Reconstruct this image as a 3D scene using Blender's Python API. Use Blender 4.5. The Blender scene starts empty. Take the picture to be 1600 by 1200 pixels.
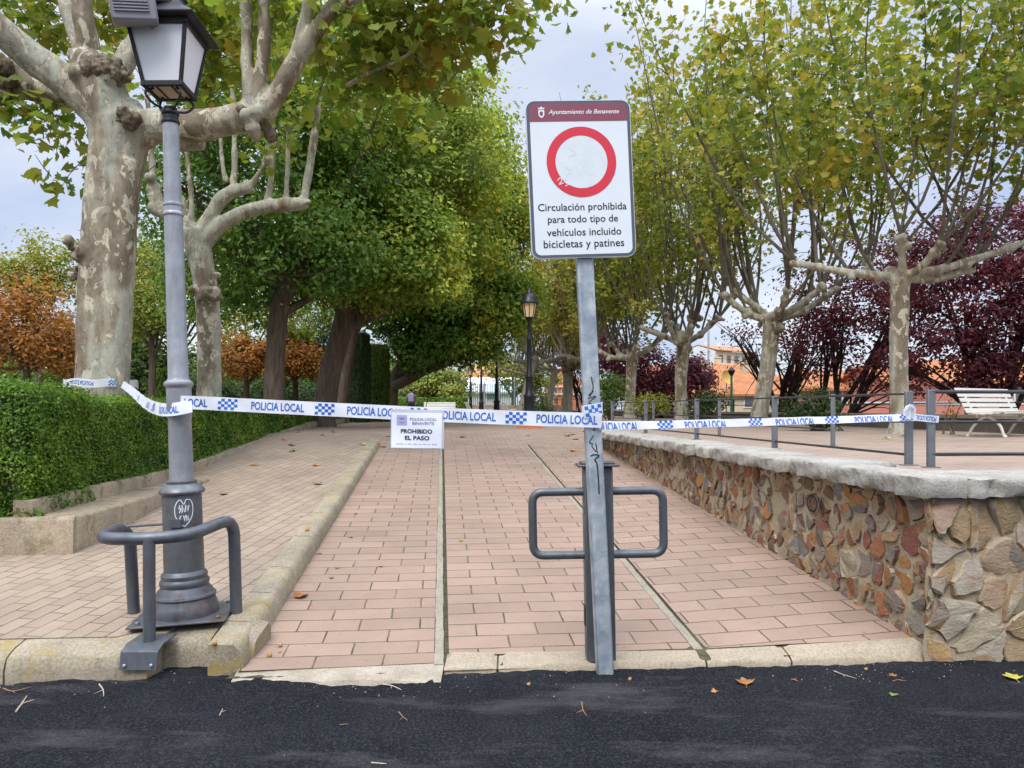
import bpy, math, random
import numpy as np
from mathutils import Vector, Matrix
C = bpy.context
SC = C.scene
COL = SC.collection
R = math.radians

# ------------------------------------------------------------------ camera
F_PX, HOR = 1150.0, 638.0
cam_d = bpy.data.cameras.new('camera')
cam_d.sensor_width = 36.0
cam_d.lens = 36.0 * F_PX / 1600.0
cam_d.shift_y = (HOR - 600.0) / 1600.0
cam_d.clip_start, cam_d.clip_end = 0.05, 6000.0
cam = bpy.data.objects.new('camera', cam_d)
COL.objects.link(cam)
cam.location = (0, 0, 1.55)
cam.rotation_euler = (R(90), 0, 0)
SC.camera = cam

# ------------------------------------------------------------------ sky and sun (overcast)
SUN_EL, SUN_AZ = 52.0, 200.0          # azimuth measured clockwise from +Y
W = bpy.data.worlds.new('World')
SC.world = W
W.use_nodes = True
wn = W.node_tree
wn.nodes.clear()
def wnode(t, **kw):
    n = wn.nodes.new(t)
    for k, v in kw.items():
        if hasattr(n, k): setattr(n, k, v)
        else: n.inputs[k].default_value = v
    return n
wl = wn.links.new
w_out = wnode('ShaderNodeOutputWorld')
w_bg = wnode('ShaderNodeBackground'); w_bg.inputs['Strength'].default_value = 0.1
w_sky = wnode('ShaderNodeTexSky', sky_type='NISHITA', sun_disc=False)
w_sky.sun_elevation = R(SUN_EL); w_sky.sun_rotation = R(SUN_AZ)
w_tc = wnode('ShaderNodeTexCoord')
w_sep = wnode('ShaderNodeSeparateXYZ')
wl(w_tc.outputs['Generated'], w_sep.inputs[0])
w_map = wnode('ShaderNodeMapping'); w_map.inputs['Scale'].default_value = (1.0, 1.0, 2.6)
wl(w_tc.outputs['Generated'], w_map.inputs[0])
w_n1 = wnode('ShaderNodeTexNoise'); w_n1.inputs['Scale'].default_value = 2.3; w_n1.inputs['Detail'].default_value = 6; w_n1.inputs['Roughness'].default_value = .5
w_n1.inputs['Distortion'].default_value = .3
wl(w_map.outputs[0], w_n1.inputs['Vector'])
w_r1 = wnode('ShaderNodeValToRGB')
cr = w_r1.color_ramp
cr.elements[0].position = .36; cr.elements[0].color = (2.9, 3.45, 4.7, 1)
cr.elements[1].position = .62; cr.elements[1].color = (4.95, 5.2, 5.75, 1)
e = cr.elements.new(.5); e.color = (4.0, 4.35, 5.2, 1)
wl(w_n1.outputs['Fac'], w_r1.inputs[0])
# an overcast sky is brighter overhead; boosted further here, above the view, for light
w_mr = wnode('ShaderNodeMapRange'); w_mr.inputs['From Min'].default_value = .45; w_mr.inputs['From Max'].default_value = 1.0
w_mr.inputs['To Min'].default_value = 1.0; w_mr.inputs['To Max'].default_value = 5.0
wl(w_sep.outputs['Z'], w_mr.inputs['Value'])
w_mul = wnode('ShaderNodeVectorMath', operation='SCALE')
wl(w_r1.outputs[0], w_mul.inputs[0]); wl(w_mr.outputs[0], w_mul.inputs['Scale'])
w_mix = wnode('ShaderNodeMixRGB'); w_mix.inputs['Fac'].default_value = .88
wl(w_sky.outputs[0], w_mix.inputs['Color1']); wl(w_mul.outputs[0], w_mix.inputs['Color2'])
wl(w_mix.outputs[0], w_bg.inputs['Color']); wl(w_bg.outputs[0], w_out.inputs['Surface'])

sun_d = bpy.data.lights.new('sun', 'SUN')
sun_d.energy = 1.3; sun_d.angle = R(25); sun_d.color = (1.0, .96, .9)
sun = bpy.data.objects.new('sun', sun_d); COL.objects.link(sun)
sun.rotation_euler = (R(90 - SUN_EL), 0, R(180 - SUN_AZ))
sun.location = (0, 0, 30)

vs = SC.view_settings
SC.display_settings.display_device = 'sRGB'
vs.view_transform = 'Standard'; vs.look = 'None'; vs.exposure = 0.9; vs.gamma = 1.0; vs.use_curve_mapping = False
SC.cycles.max_bounces = 7; SC.cycles.diffuse_bounces = 4; SC.cycles.transmission_bounces = 4; SC.cycles.transparent_max_bounces = 8
SC.cycles.caustics_reflective = False; SC.cycles.caustics_refractive = False

# ------------------------------------------------------------------ coordinates
CB, SB = 0.9954, 0.0953               # the ramp's axis is turned 5.5 degrees from the view
def P(u, v, z=0.0): return Vector((CB*u - SB*v, SB*u + CB*v, z))
def UVc(X, Y): return (CB*X + SB*Y, -SB*X + CB*Y)
def at(px, py, Y): return Vector(((px-800)/F_PX*Y, Y, 1.55 + (HOR-py)/F_PX*Y))
PLZ = 1.05
def kerb_y(X): return 4.40 + .06*(X-.5)
def z_ramp(u, v): return min(PLZ, .05 + .086*max(0, v-4.45) + .045*max(0, u-1.6)*min(1, max(0, (15-v)/8)))
def z_walk(u, v): return min(PLZ+.004, .19 + .0815*max(0, v-4.4))
def z_ground(X, Y):
    u, v = UVc(X, Y)
    if Y < kerb_y(X) - (.0 if u > 0 else .05): return .014
    if u < -1.14: return z_walk(u, v)
    if u < 2.95: return z_ramp(u, v)
    return PLZ
def hit(px, py):
    Y = 3.0
    while Y < 60:
        p = at(px, py, Y)
        if p.z <= z_ground(p.x, p.y): break
        Y += .01
    p.z = z_ground(p.x, p.y)
    return p

# ------------------------------------------------------------------ objects
WL = {}
def wloc(o): return WL.get(o.name, Vector((0, 0, 0))) if o else Vector((0, 0, 0))
def tag(o, label=None, cat=None, group=None, kind=None):
    if label: o['label'] = label
    if cat: o['category'] = cat
    if group: o['group'] = group
    if kind: o['kind'] = kind
    return o
def thing(name, label, cat, loc=(0, 0, 0), group=None):
    o = bpy.data.objects.new(name, None); COL.objects.link(o)
    o.location = loc; o.empty_display_size = .2
    WL[o.name] = Vector(loc)
    return tag(o, label, cat, group)
def link(name, me, parent=None, org=None):
    o = bpy.data.objects.new(name, me); COL.objects.link(o)
    if parent:
        o.parent = parent; WL[o.name] = wloc(parent)
    elif org is not None:
        o.location = org; WL[o.name] = Vector(org)
    return o
def copy_tree(o, parent=None):
    c = o.copy(); COL.objects.link(c)
    if parent: c.parent = parent
    for ch in o.children: copy_tree(ch, c)
    return c

class MB:
    """collects shapes in world coordinates"""
    def __init__(s): s.v = []; s.f = []; s.mi = []; s.M = Matrix(); s.cur = 0
    def add(s, vs_, fs_):
        o = len(s.v)
        s.v += [s.M @ Vector(p) for p in vs_]
        s.f += [tuple(i+o for i in f) for f in fs_]
        s.mi += [s.cur]*len(fs_)
    def box(s, c, d, rz=0, M=None):
        x, y, z = d[0]/2, d[1]/2, d[2]/2
        m = (M or Matrix.Rotation(rz, 4, 'Z')); c = Vector(c)
        s.add([c + m @ Vector(p) for p in ((-x,-y,-z),(x,-y,-z),(x,y,-z),(-x,y,-z),(-x,-y,z),(x,-y,z),(x,y,z),(-x,y,z))],
              [(0,3,2,1),(4,5,6,7),(0,1,5,4),(1,2,6,5),(2,3,7,6),(3,0,4,7)])
    def hexa(s, p8): s.add(p8, [(0,3,2,1),(4,5,6,7),(0,1,5,4),(1,2,6,5),(2,3,7,6),(3,0,4,7)])
    def tube(s, pts, r, n=10, closed=False, caps=True):
        pts = [Vector(p) for p in pts]; m = len(pts)
        rs = r if isinstance(r, (list, tuple)) else [r]*m
        tan = []
        for i in range(m):
            a = pts[(i-1) % m] if (closed or i > 0) else pts[0]
            b = pts[(i+1) % m] if (closed or i < m-1) else pts[-1]
            t = b-a; tan.append(t.normalized() if t.length > 1e-9 else Vector((0,0,1)))
        nrm = tan[0].orthogonal().normalized(); vs_ = []
        for i in range(m):
            nrm = nrm - tan[i]*nrm.dot(tan[i])
            nrm = nrm.normalized() if nrm.length > 1e-6 else tan[i].orthogonal().normalized()
            bi = tan[i].cross(nrm)
            for k in range(n):
                a = 2*math.pi*k/n
                vs_.append(pts[i] + (nrm*math.cos(a) + bi*math.sin(a))*rs[i])
        fs_ = []
        for i in range(m if closed else m-1):
            j = (i+1) % m
            for k in range(n):
                l = (k+1) % n
                fs_.append((i*n+k, i*n+l, j*n+l, j*n+k))
        if caps and not closed:
            fs_.append(tuple(range(n-1, -1, -1))); fs_.append(tuple((m-1)*n+k for k in range(n)))
        s.add(vs_, fs_)
    def lathe(s, prof, c, n=24, M=None):
        c = Vector(c); m = M or Matrix(); vs_ = []; fs_ = []
        for (r, z) in prof:
            for k in range(n):
                a = 2*math.pi*k/n
                vs_.append(c + m @ Vector((r*math.cos(a), r*math.sin(a), z)))
        for i in range(len(prof)-1):
            for k in range(n):
                l = (k+1) % n
                fs_.append((i*n+k, i*n+l, (i+1)*n+l, (i+1)*n+k))
        fs_.append(tuple(range(n-1, -1, -1))); fs_.append(tuple((len(prof)-1)*n+k for k in range(n)))
        s.add(vs_, fs_)
    def prism(s, poly, org, ax, ay, d):
        """polygon in the plane (ax, ay) pushed along ax x ay by d"""
        org, ax, ay = Vector(org), Vector(ax), Vector(ay); nz = ax.cross(ay).normalized()*d; n = len(poly)
        a = [org + ax*p[0] + ay*p[1] for p in poly]
        s.add(a + [q+nz for q in a], [tuple(range(n-1, -1, -1)), tuple(range(n, 2*n))] + [(i, (i+1) % n, n+(i+1) % n, n+i) for i in range(n)])
    def ball(s, c, r, n=10, m=6, sq=(1, 1, 1)):
        vs_ = [Vector(c)+Vector((0,0,-r*sq[2]))]; fs_ = []
        for i in range(1, m):
            t = math.pi*i/m - math.pi/2
            for k in range(n):
                a = 2*math.pi*k/n
                vs_.append(Vector(c)+Vector((r*sq[0]*math.cos(t)*math.cos(a), r*sq[1]*math.cos(t)*math.sin(a), r*sq[2]*math.sin(t))))
        vs_.append(Vector(c)+Vector((0,0,r*sq[2])))
        for k in range(n):
            l = (k+1) % n
            fs_.append((0, 1+l, 1+k))
            for i in range(m-2): fs_.append((1+i*n+k, 1+i*n+l, 1+(i+1)*n+l, 1+(i+1)*n+k))
            fs_.append((1+(m-2)*n+k, 1+(m-2)*n+l, len(vs_)-1))
        s.add(vs_, fs_)
    def build(s, name, mat, parent=None, org=None, smooth=True, bev=0, uv=None, ang=40, sub=0):
        me = bpy.data.meshes.new(name)
        o3 = wloc(parent) if parent else (Vector(org) if org is not None else Vector((0,0,0)))
        me.from_pydata([p-o3 for p in s.v], [], s.f)
        for m in (mat if isinstance(mat, (list, tuple)) else [mat]): me.materials.append(m)
        if any(s.mi): me.polygons.foreach_set('material_index', s.mi)
        if uv:
            l = me.uv_layers.new(name='UVMap')
            for lp in me.loops: l.data[lp.index].uv = uv(s.v[lp.vertex_index])
        if smooth:
            me.polygons.foreach_set('use_smooth', [True]*len(me.polygons))
            me.set_sharp_from_angle(angle=R(ang))
        me.update()
        o = link(name, me, parent, org)
        if bev:
            b = o.modifiers.new('bevel', 'BEVEL'); b.width = bev; b.segments = 2; b.limit_method = 'ANGLE'; b.angle_limit = R(35)
        if sub:
            b = o.modifiers.new('sub', 'SUBSURF'); b.levels = b.render_levels = sub
        return o

def spline(pts, n=6):
    """Catmull-Rom through points (tuples of any length)"""
    pts = [np.array(p, float) for p in pts]; out = []
    q = [2*pts[0]-pts[1]] + pts + [2*pts[-1]-pts[-2]]
    for i in range(1, len(q)-2):
        a, b, c, d = q[i-1:i+3]
        for k in range(n):
            t = k/n
            out.append(.5*((2*b) + (c-a)*t + (2*a-5*b+4*c-d)*t*t + (3*b-a-3*c+d)*t**3))
    out.append(pts[-1])
    return out

def fillet(pts, r, n=6):
    """polyline with rounded corners"""
    pts = [Vector(p) for p in pts]; out = [pts[0]]
    for i in range(1, len(pts)-1):
        a, b, c = pts[i-1], pts[i], pts[i+1]
        d1 = (a-b); d2 = (c-b); rr = min(r, d1.length*.49, d2.length*.49)
        p, q = b+d1.normalized()*rr, b+d2.normalized()*rr
        for k in range(n+1):
            t = k/n
            out.append(p*(1-t)**2 + b*2*t*(1-t) + q*t*t)
    out.append(pts[-1]); return out

_tc = {}
def text2d(body, size=1.0, align='CENTER', bold=0.0, shear=0.0, space=1.0):
    cu = bpy.data.curves.new('text', 'FONT'); cu.body = body; cu.size = size; cu.align_x = align; cu.align_y = 'CENTER'
    cu.offset = bold*size; cu.shear = shear; cu.space_character = space; cu.resolution_u = 3; cu.fill_mode = 'FRONT'
    o = bpy.data.objects.new('text', cu); me = o.to_mesh()
    v = [(p.co.x, p.co.y) for p in me.vertices]; f = [tuple(p.vertices) for p in me.polygons]
    o.to_mesh_clear(); bpy.data.objects.remove(o); bpy.data.curves.remove(cu)
    return v, f
def fit_text(body, width, height=None, **kw):
    v, f = text2d(body, 1.0, **kw)
    xs = [p[0] for p in v]; ys = [p[1] for p in v]
    sx = width/(max(xs)-min(xs)); cx = (max(xs)+min(xs))/2; cy = (max(ys)+min(ys))/2
    sy = sx if height is None else height/(max(ys)-min(ys))
    return [((p[0]-cx)*sx, (p[1]-cy)*sy) for p in v], f
def stroke2d(pts, w):
    """a pen stroke as a thin strip of quads (2-D)"""
    pts = [Vector((p[0], p[1])) for p in pts]; v = []; f = []
    for i, p in enumerate(pts):
        t = (pts[min(i+1, len(pts)-1)] - pts[max(i-1, 0)])
        t = t.normalized() if t.length > 0 else Vector((1, 0))
        nn = Vector((-t.y, t.x))*w/2
        v += [tuple(p+nn), tuple(p-nn)]
        if i: f.append((2*i-2, 2*i-1, 2*i+1, 2*i))
    return v, f

# ------------------------------------------------------------------ materials
def nmat(name, rough=.7, spec=.3, metal=0.0):
    m = bpy.data.materials.new(name); m.use_nodes = True
    nt = m.node_tree; b = nt.nodes['Principled BSDF']
    b.inputs['Roughness'].default_value = rough; b.inputs['Metallic'].default_value = metal
    b.inputs['Specular IOR Level'].default_value = spec
    return m, nt, b
def nd(nt, t, **kw):
    n = nt.nodes.new(t)
    for k, v in kw.items():
        k2 = k.replace('_', ' ')
        if k in n.bl_rna.properties: setattr(n, k, v)
        elif k2 in n.inputs: n.inputs[k2].default_value = v
    return n
def ramp(nt, fac, stops, const=False):
    r = nt.nodes.new('ShaderNodeValToRGB'); el = r.color_ramp.elements
    if const: r.color_ramp.interpolation = 'CONSTANT'
    while len(el) < len(stops): el.new(1.0)
    for i, (p, c) in enumerate(stops):
        el[i].position = p; el[i].color = (*c, 1) if len(c) == 3 else c
    if fac is not None: nt.links.new(fac, r.inputs[0])
    return r.outputs[0]
def coords(nt, kind='Object', scale=(1, 1, 1), rot=(0, 0, 0)):
    t = nt.nodes.new('ShaderNodeTexCoord'); m = nt.nodes.new('ShaderNodeMapping')
    m.inputs['Scale'].default_value = scale; m.inputs['Rotation'].default_value = rot
    nt.links.new(t.outputs[kind], m.inputs[0]); return m.outputs[0]
def noise(nt, vec, scale, detail=5, rough=.55, dist=0.0):
    n = nd(nt, 'ShaderNodeTexNoise', Scale=scale, Detail=detail, Roughness=rough, Distortion=dist)
    nt.links.new(vec, n.inputs['Vector']); return n.outputs['Fac']
def mixc(nt, fac, a, b, mode='MIX'):
    n = nt.nodes.new('ShaderNodeMixRGB'); n.blend_type = mode
    for s, v in ((0, fac), (1, a), (2, b)):
        if hasattr(v, 'is_linked'): nt.links.new(v, n.inputs[s])
        elif isinstance(v, (int, float)): n.inputs[s].default_value = v
        else: n.inputs[s].default_value = (*v, 1)
    return n.outputs[0]
def math_(nt, op, a, b=0.0):
    n = nt.nodes.new('ShaderNodeMath'); n.operation = op
    for s, v in ((0, a), (1, b)):
        if hasattr(v, 'is_linked'): nt.links.new(v, n.inputs[s])
        else: n.inputs[s].default_value = v
    return n.outputs[0]
def bump(nt, b, h, strength=.4, dist=.01):
    n = nd(nt, 'ShaderNodeBump', Strength=strength, Distance=dist)
    nt.links.new(h, n.inputs['Height']); nt.links.new(n.outputs[0], b.inputs['Normal']); return n
def setc(nt, b, c):
    if hasattr(c, 'is_linked'): nt.links.new(c, b.inputs['Base Color'])
    else: b.inputs['Base Color'].default_value = (*c, 1)

def simple(name, c, rough=.6, metal=0.0, spec=.3, var=.15, scale=8.0, bmp=0.0):
    m, nt, b = nmat(name, rough, spec, metal)
    v = coords(nt); n = noise(nt, v, scale)
    lo = tuple(x*(1-var) for x in c); hi = tuple(min(1, x*(1+var)) for x in c)
    setc(nt, b, ramp(nt, n, [(.3, lo), (.7, hi)]))
    if bmp: bump(nt, b, noise(nt, v, scale*6), bmp, .005)
    return m

def leaf_mat(name, stops, trans=.3, nscale=.5, tint=None, rough=.55):
    """colour differs from leaf to leaf, with slow drift through the crown"""
    m, nt, b = nmat(name, rough, .25)
    g = nt.nodes.new('ShaderNodeNewGeometry')
    v = coords(nt); n = noise(nt, v, nscale, 3)
    f = math_(nt, 'ADD', math_(nt, 'MULTIPLY', g.outputs['Random Per Island'], .62), math_(nt, 'MULTIPLY', math_(nt, 'SUBTRACT', n, .5), 1.1))
    f = math_(nt, 'ADD', f, .19)
    c = ramp(nt, f, stops)
    setc(nt, b, c)
    tr = nt.nodes.new('ShaderNodeBsdfTranslucent')
    nt.links.new(mixc(nt, 1.0, c, (1.0, 1.0, .55), 'MULTIPLY'), tr.inputs['Color'])
    mx = nt.nodes.new('ShaderNodeMixShader'); mx.inputs[0].default_value = min(.55, trans+.1)
    out = nt.nodes['Material Output']
    nt.links.new(b.outputs[0], mx.inputs[1]); nt.links.new(tr.outputs[0], mx.inputs[2]); nt.links.new(mx.outputs[0], out.inputs['Surface'])
    return m

def paver_mat(name, c1, c2, mortar, bw, rh, gap, stain=(.58, .55, .5), dirt=.65, rot=0.0):
    m, nt, b = nmat(name, .85, .2)
    uv = nt.nodes.new('ShaderNodeUVMap'); mp = nt.nodes.new('ShaderNodeMapping'); mp.inputs['Rotation'].default_value = (0, 0, rot)
    nt.links.new(uv.outputs[0], mp.inputs[0])
    wob = nd(nt, 'ShaderNodeTexNoise', Scale=1.7, Detail=2); nt.links.new(mp.outputs[0], wob.inputs['Vector'])
    va = nd(nt, 'ShaderNodeVectorMath', operation='SCALE'); va.inputs['Scale'].default_value = .022
    vb = nd(nt, 'ShaderNodeVectorMath', operation='ADD')
    nt.links.new(wob.outputs['Color'], va.inputs[0]); nt.links.new(va.outputs[0], vb.inputs[0]); nt.links.new(mp.outputs[0], vb.inputs[1])
    wob2 = nd(nt, 'ShaderNodeTexNoise', Scale=23.0, Detail=3); nt.links.new(mp.outputs[0], wob2.inputs['Vector'])
    va2 = nd(nt, 'ShaderNodeVectorMath', operation='SCALE'); va2.inputs['Scale'].default_value = .009
    vb2 = nd(nt, 'ShaderNodeVectorMath', operation='ADD')
    nt.links.new(wob2.outputs['Color'], va2.inputs[0]); nt.links.new(va2.outputs[0], vb2.inputs[0]); nt.links.new(vb.outputs[0], vb2.inputs[1])
    def brick(ms, sm):
        k = nd(nt, 'ShaderNodeTexBrick', offset=.5, offset_frequency=2, squash=1.0)
        for s, x in (('Scale', 1.0), ('Mortar Size', ms), ('Mortar Smooth', sm), ('Bias', 0.0), ('Brick Width', bw), ('Row Height', rh)): k.inputs[s].default_value = x
        k.inputs['Color1'].default_value = (0, 0, 0, 1); k.inputs['Color2'].default_value = (1, 1, 1, 1); k.inputs['Mortar'].default_value = (.5, .5, .5, 1)
        nt.links.new(vb2.outputs[0], k.inputs['Vector']); return k
    k = brick(gap, .25); k2 = brick(gap*2.6, 1.0)
    base = ramp(nt, k.outputs['Color'], [(0, c1), (.5, tuple((x+y)/2 for x, y in zip(c1, c2))), (1, c2)])
    n1 = noise(nt, mp.outputs[0], .9, 6, .6); n2 = noise(nt, mp.outputs[0], 9, 5, .65); n3 = noise(nt, mp.outputs[0], 160, 2)
    base = mixc(nt, math_(nt, 'MULTIPLY', ramp(nt, n1, [(.42, (0,0,0)), (.68, (1,1,1))]), dirt), base, mixc(nt, 1.0, base, stain, 'MULTIPLY'))
    base = mixc(nt, math_(nt, 'MULTIPLY', ramp(nt, n2, [(.5, (0,0,0)), (.75, (1,1,1))]), .4), base, mixc(nt, 1.0, base, (.66, .62, .58), 'MULTIPLY'))
    base = mixc(nt, .22, base, ramp(nt, n3, [(.3, (.25, .2, .17)), (.7, (.8, .68, .58))]))
    spots = nd(nt, 'ShaderNodeTexVoronoi', Scale=7.0); nt.links.new(mp.outputs[0], spots.inputs['Vector'])
    base = mixc(nt, math_(nt, 'MULTIPLY', ramp(nt, spots.outputs['Distance'], [(.05, (1,1,1)), (.085, (0,0,0))]), .5), base, (.09, .08, .07))
    mort = mixc(nt, ramp(nt, n2, [(.42, (0,0,0)), (.6, (1,1,1))]), mortar, (.085, .09, .045))
    n5 = noise(nt, mp.outputs[0], 3.1, 4)
    mf = math_(nt, 'MULTIPLY', k.outputs['Fac'], ramp(nt, n5, [(.33, (.45,.45,.45)), (.55, (1,1,1))]))
    setc(nt, b, mixc(nt, mf, base, mort))
    h = math_(nt, 'ADD', math_(nt, 'MULTIPLY', math_(nt, 'SUBTRACT', 1.0, k2.outputs['Fac']), 1.0), math_(nt, 'ADD', math_(nt, 'MULTIPLY', n3, .18), math_(nt, 'MULTIPLY', k.outputs['Color'], .25)))
    bump(nt, b, h, .55, .006)
    return m

def concrete_mat(name, base, dark, lichen=None, grain=(.42, .365, .28), scale=1.0, bm=.5):
    m, nt, b = nmat(name, .9, .15)
    v = coords(nt)
    n1 = noise(nt, v, 2.2*scale, 7, .65); n2 = noise(nt, v, 14*scale, 5, .7); n3 = noise(nt, v, 62*scale, 4, .75)
    c = ramp(nt, n1, [(.32, dark), (.62, base)])
    c = mixc(nt, math_(nt, 'MULTIPLY', ramp(nt, n2, [(.45, (0,0,0)), (.7, (1,1,1))]), .55), c, dark)
    c = mixc(nt, .35, c, ramp(nt, n3, [(.35, tuple(x*.45 for x in grain)), (.65, tuple(min(1, x*1.5) for x in grain))]))
    if lichen:
        n4 = noise(nt, v, 5*scale, 6, .7)
        c = mixc(nt, math_(nt, 'MULTIPLY', ramp(nt, n4, [(.52, (0,0,0)), (.66, (1,1,1))]), .75), c, lichen)
    setc(nt, b, c)
    bump(nt, b, math_(nt, 'ADD', math_(nt, 'MULTIPLY', n2, .6), n3), bm, .008)
    return m

def bark_plane(name):
    """flaking plane bark: olive grey, cream and grey brown scales"""
    m, nt, b = nmat(name, .85, .15)
    v = coords(nt, scale=(1, 1, .55))
    w = nd(nt, 'ShaderNodeTexNoise', Scale=3.0, Detail=4); nt.links.new(v, w.inputs['Vector'])
    va = nd(nt, 'ShaderNodeVectorMath', operation='SCALE'); va.inputs['Scale'].default_value = .35
    vb = nd(nt, 'ShaderNodeVectorMath', operation='ADD')
    nt.links.new(w.outputs['Color'], va.inputs[0]); nt.links.new(va.outputs[0], vb.inputs[0]); nt.links.new(v, vb.inputs[1])
    n1 = noise(nt, coords(nt, scale=(1, 1, .25)), 2.2, 3, .5); n2 = noise(nt, vb.outputs[0], 8.5, 2.5, .55); n3 = noise(nt, v, 32, 4, .75); n4 = noise(nt, vb.outputs[0], 17, 2, .5)
    c = ramp(nt, n1, [(.39, (.14, .105, .064)), (.455, (.25, .20, .135)), (.49, (.36, .325, .24)), (.53, (.41, .42, .34)), (.64, (.30, .285, .215))])
    cream = ramp(nt, n2, [(.555, (0,0,0)), (.565, (1,1,1))])
    c = mixc(nt, math_(nt, 'MULTIPLY', cream, .9), c, ramp(nt, n4, [(.4, (.55, .46, .29)), (.6, (.60, .57, .45))]))
    dark = ramp(nt, n4, [(.63, (0,0,0)), (.65, (1,1,1))])
    c = mixc(nt, math_(nt, 'MULTIPLY', dark, .6), c, (.125, .10, .066))
    edge = ramp(nt, n2, [(.535, (0,0,0)), (.552, (1,1,1)), (.556, (1,1,1)), (.562, (0,0,0))])
    c = mixc(nt, math_(nt, 'MULTIPLY', edge, .5), c, (.11, .085, .055))
    c = mixc(nt, .3, c, ramp(nt, n3, [(.3, (.14, .12, .08)), (.7, (.5, .45, .36))]))
    sm_ = coords(nt, scale=(1, 1, .12)); n6 = noise(nt, sm_, 6, 4, .6)
    c = mixc(nt, math_(nt, 'MULTIPLY', ramp(nt, n6, [(.56, (0,0,0)), (.66, (1,1,1))]), .45), c, (.13, .09, .052))
    setc(nt, b, c)
    h = math_(nt, 'ADD', math_(nt, 'MULTIPLY', cream, -.6), math_(nt, 'ADD', math_(nt, 'MULTIPLY', n3, .5), math_(nt, 'MULTIPLY', n6, -.5)))
    bump(nt, b, h, .6, .012)
    return m
def bark_rough(name, c1, c2):
    m, nt, b = nmat(name, .95, .1)
    v = coords(nt, scale=(1, 1, .16)); n1 = noise(nt, v, 16, 5, .65, .6); n2 = noise(nt, v, 2.0, 3)
    c = ramp(nt, n1, [(.35, c1), (.62, c2)])
    c = mixc(nt, .4, c, ramp(nt, n2, [(.35, tuple(x*.6 for x in c1)), (.7, tuple(x*1.2 for x in c2))]))
    setc(nt, b, c); bump(nt, b, n1, .9, .03); return m
def metal_mat(name, c, rough=.45, rust=0.0, metal=.35, streak=.3):
    m, nt, b = nmat(name, rough, .4, metal)
    v = coords(nt); vz = coords(nt, scale=(1, 1, .2))
    n1 = noise(nt, v, 7, 6, .65); n2 = noise(nt, vz, 22, 4, .6); n3 = noise(nt, v, 70, 3)
    col = ramp(nt, n1, [(.3, tuple(x*.74 for x in c)), (.55, c), (.75, tuple(min(1, x*1.18) for x in c))])
    col = mixc(nt, math_(nt, 'MULTIPLY', ramp(nt, n2, [(.45, (0,0,0)), (.7, (1,1,1))]), streak), col, tuple(x*.55 for x in c))
    if rust:
        nr = noise(nt, v, 5, 8, .75)
        col = mixc(nt, math_(nt, 'MULTIPLY', ramp(nt, nr, [(.50, (0,0,0)), (.62, (1,1,1))]), rust), col, (.13, .075, .05))
    setc(nt, b, col); nt.links.new(ramp(nt, n1, [(.3, (rough+.12,)*3), (.7, (rough-.1,)*3)]), b.inputs['Roughness'])
    bump(nt, b, math_(nt, 'ADD', n3, math_(nt, 'MULTIPLY', n1, 1.5)), .12, .004); return m
def galv_mat(name):
    m, nt, b = nmat(name, .45, .5, .45)
    v = coords(nt); vo = nd(nt, 'ShaderNodeTexVoronoi', Scale=26.0); nt.links.new(v, vo.inputs['Vector'])
    n1 = noise(nt, v, 6, 6, .65); n2 = noise(nt, coords(nt, scale=(1, 1, .25)), 14, 5, .7)
    c = ramp(nt, vo.outputs['Color'], [(.1, (.30, .34, .38)), (.9, (.46, .50, .53))])
    c = mixc(nt, .55, c, ramp(nt, n1, [(.36, (.15, .195, .24)), (.5, (.36, .41, .45)), (.64, (.66, .69, .71))]))
    c = mixc(nt, math_(nt, 'MULTIPLY', ramp(nt, n2, [(.58, (0,0,0)), (.66, (1,1,1))]), .4), c, (.68, .70, .72))
    setc(nt, b, c); bump(nt, b, n1, .1, .004); return m
def asphalt_mat(name):
    m, nt, b = nmat(name, .9, .1)
    v = coords(nt)
    n1 = noise(nt, v, 1.1, 6, .65); n2 = noise(nt, v, 70, 4, .8); n3 = noise(nt, v, 30, 3, .7)
    c = ramp(nt, n1, [(.3, (.006, .0065, .008)), (.5, (.011, .012, .0145)), (.72, (.026, .026, .029))])
    c = mixc(nt, .36, c, ramp(nt, n2, [(.40, (.003, .003, .004)), (.52, (.016, .017, .021)), (.62, (.085, .087, .095))]))
    sp = nd(nt, 'ShaderNodeTexVoronoi', Scale=75.0); nt.links.new(v, sp.inputs['Vector'])
    c = mixc(nt, math_(nt, 'MULTIPLY', ramp(nt, sp.outputs['Distance'], [(.10, (1,1,1)), (.22, (0,0,0))]), .5), c, (.13, .13, .14))
    # pale dusty smears
    n4 = noise(nt, coords(nt, scale=(.5, 1.6, 1), rot=(0, 0, .5)), 1.5, 5, .7)
    c = mixc(nt, math_(nt, 'MULTIPLY', ramp(nt, n4, [(.53, (0,0,0)), (.7, (1,1,1))]), .35), c, (.13, .12, .125))
    setc(nt, b, c)
    bump(nt, b, math_(nt, 'ADD', n2, math_(nt, 'MULTIPLY', n3, .7)), .9, .012); return m
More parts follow.
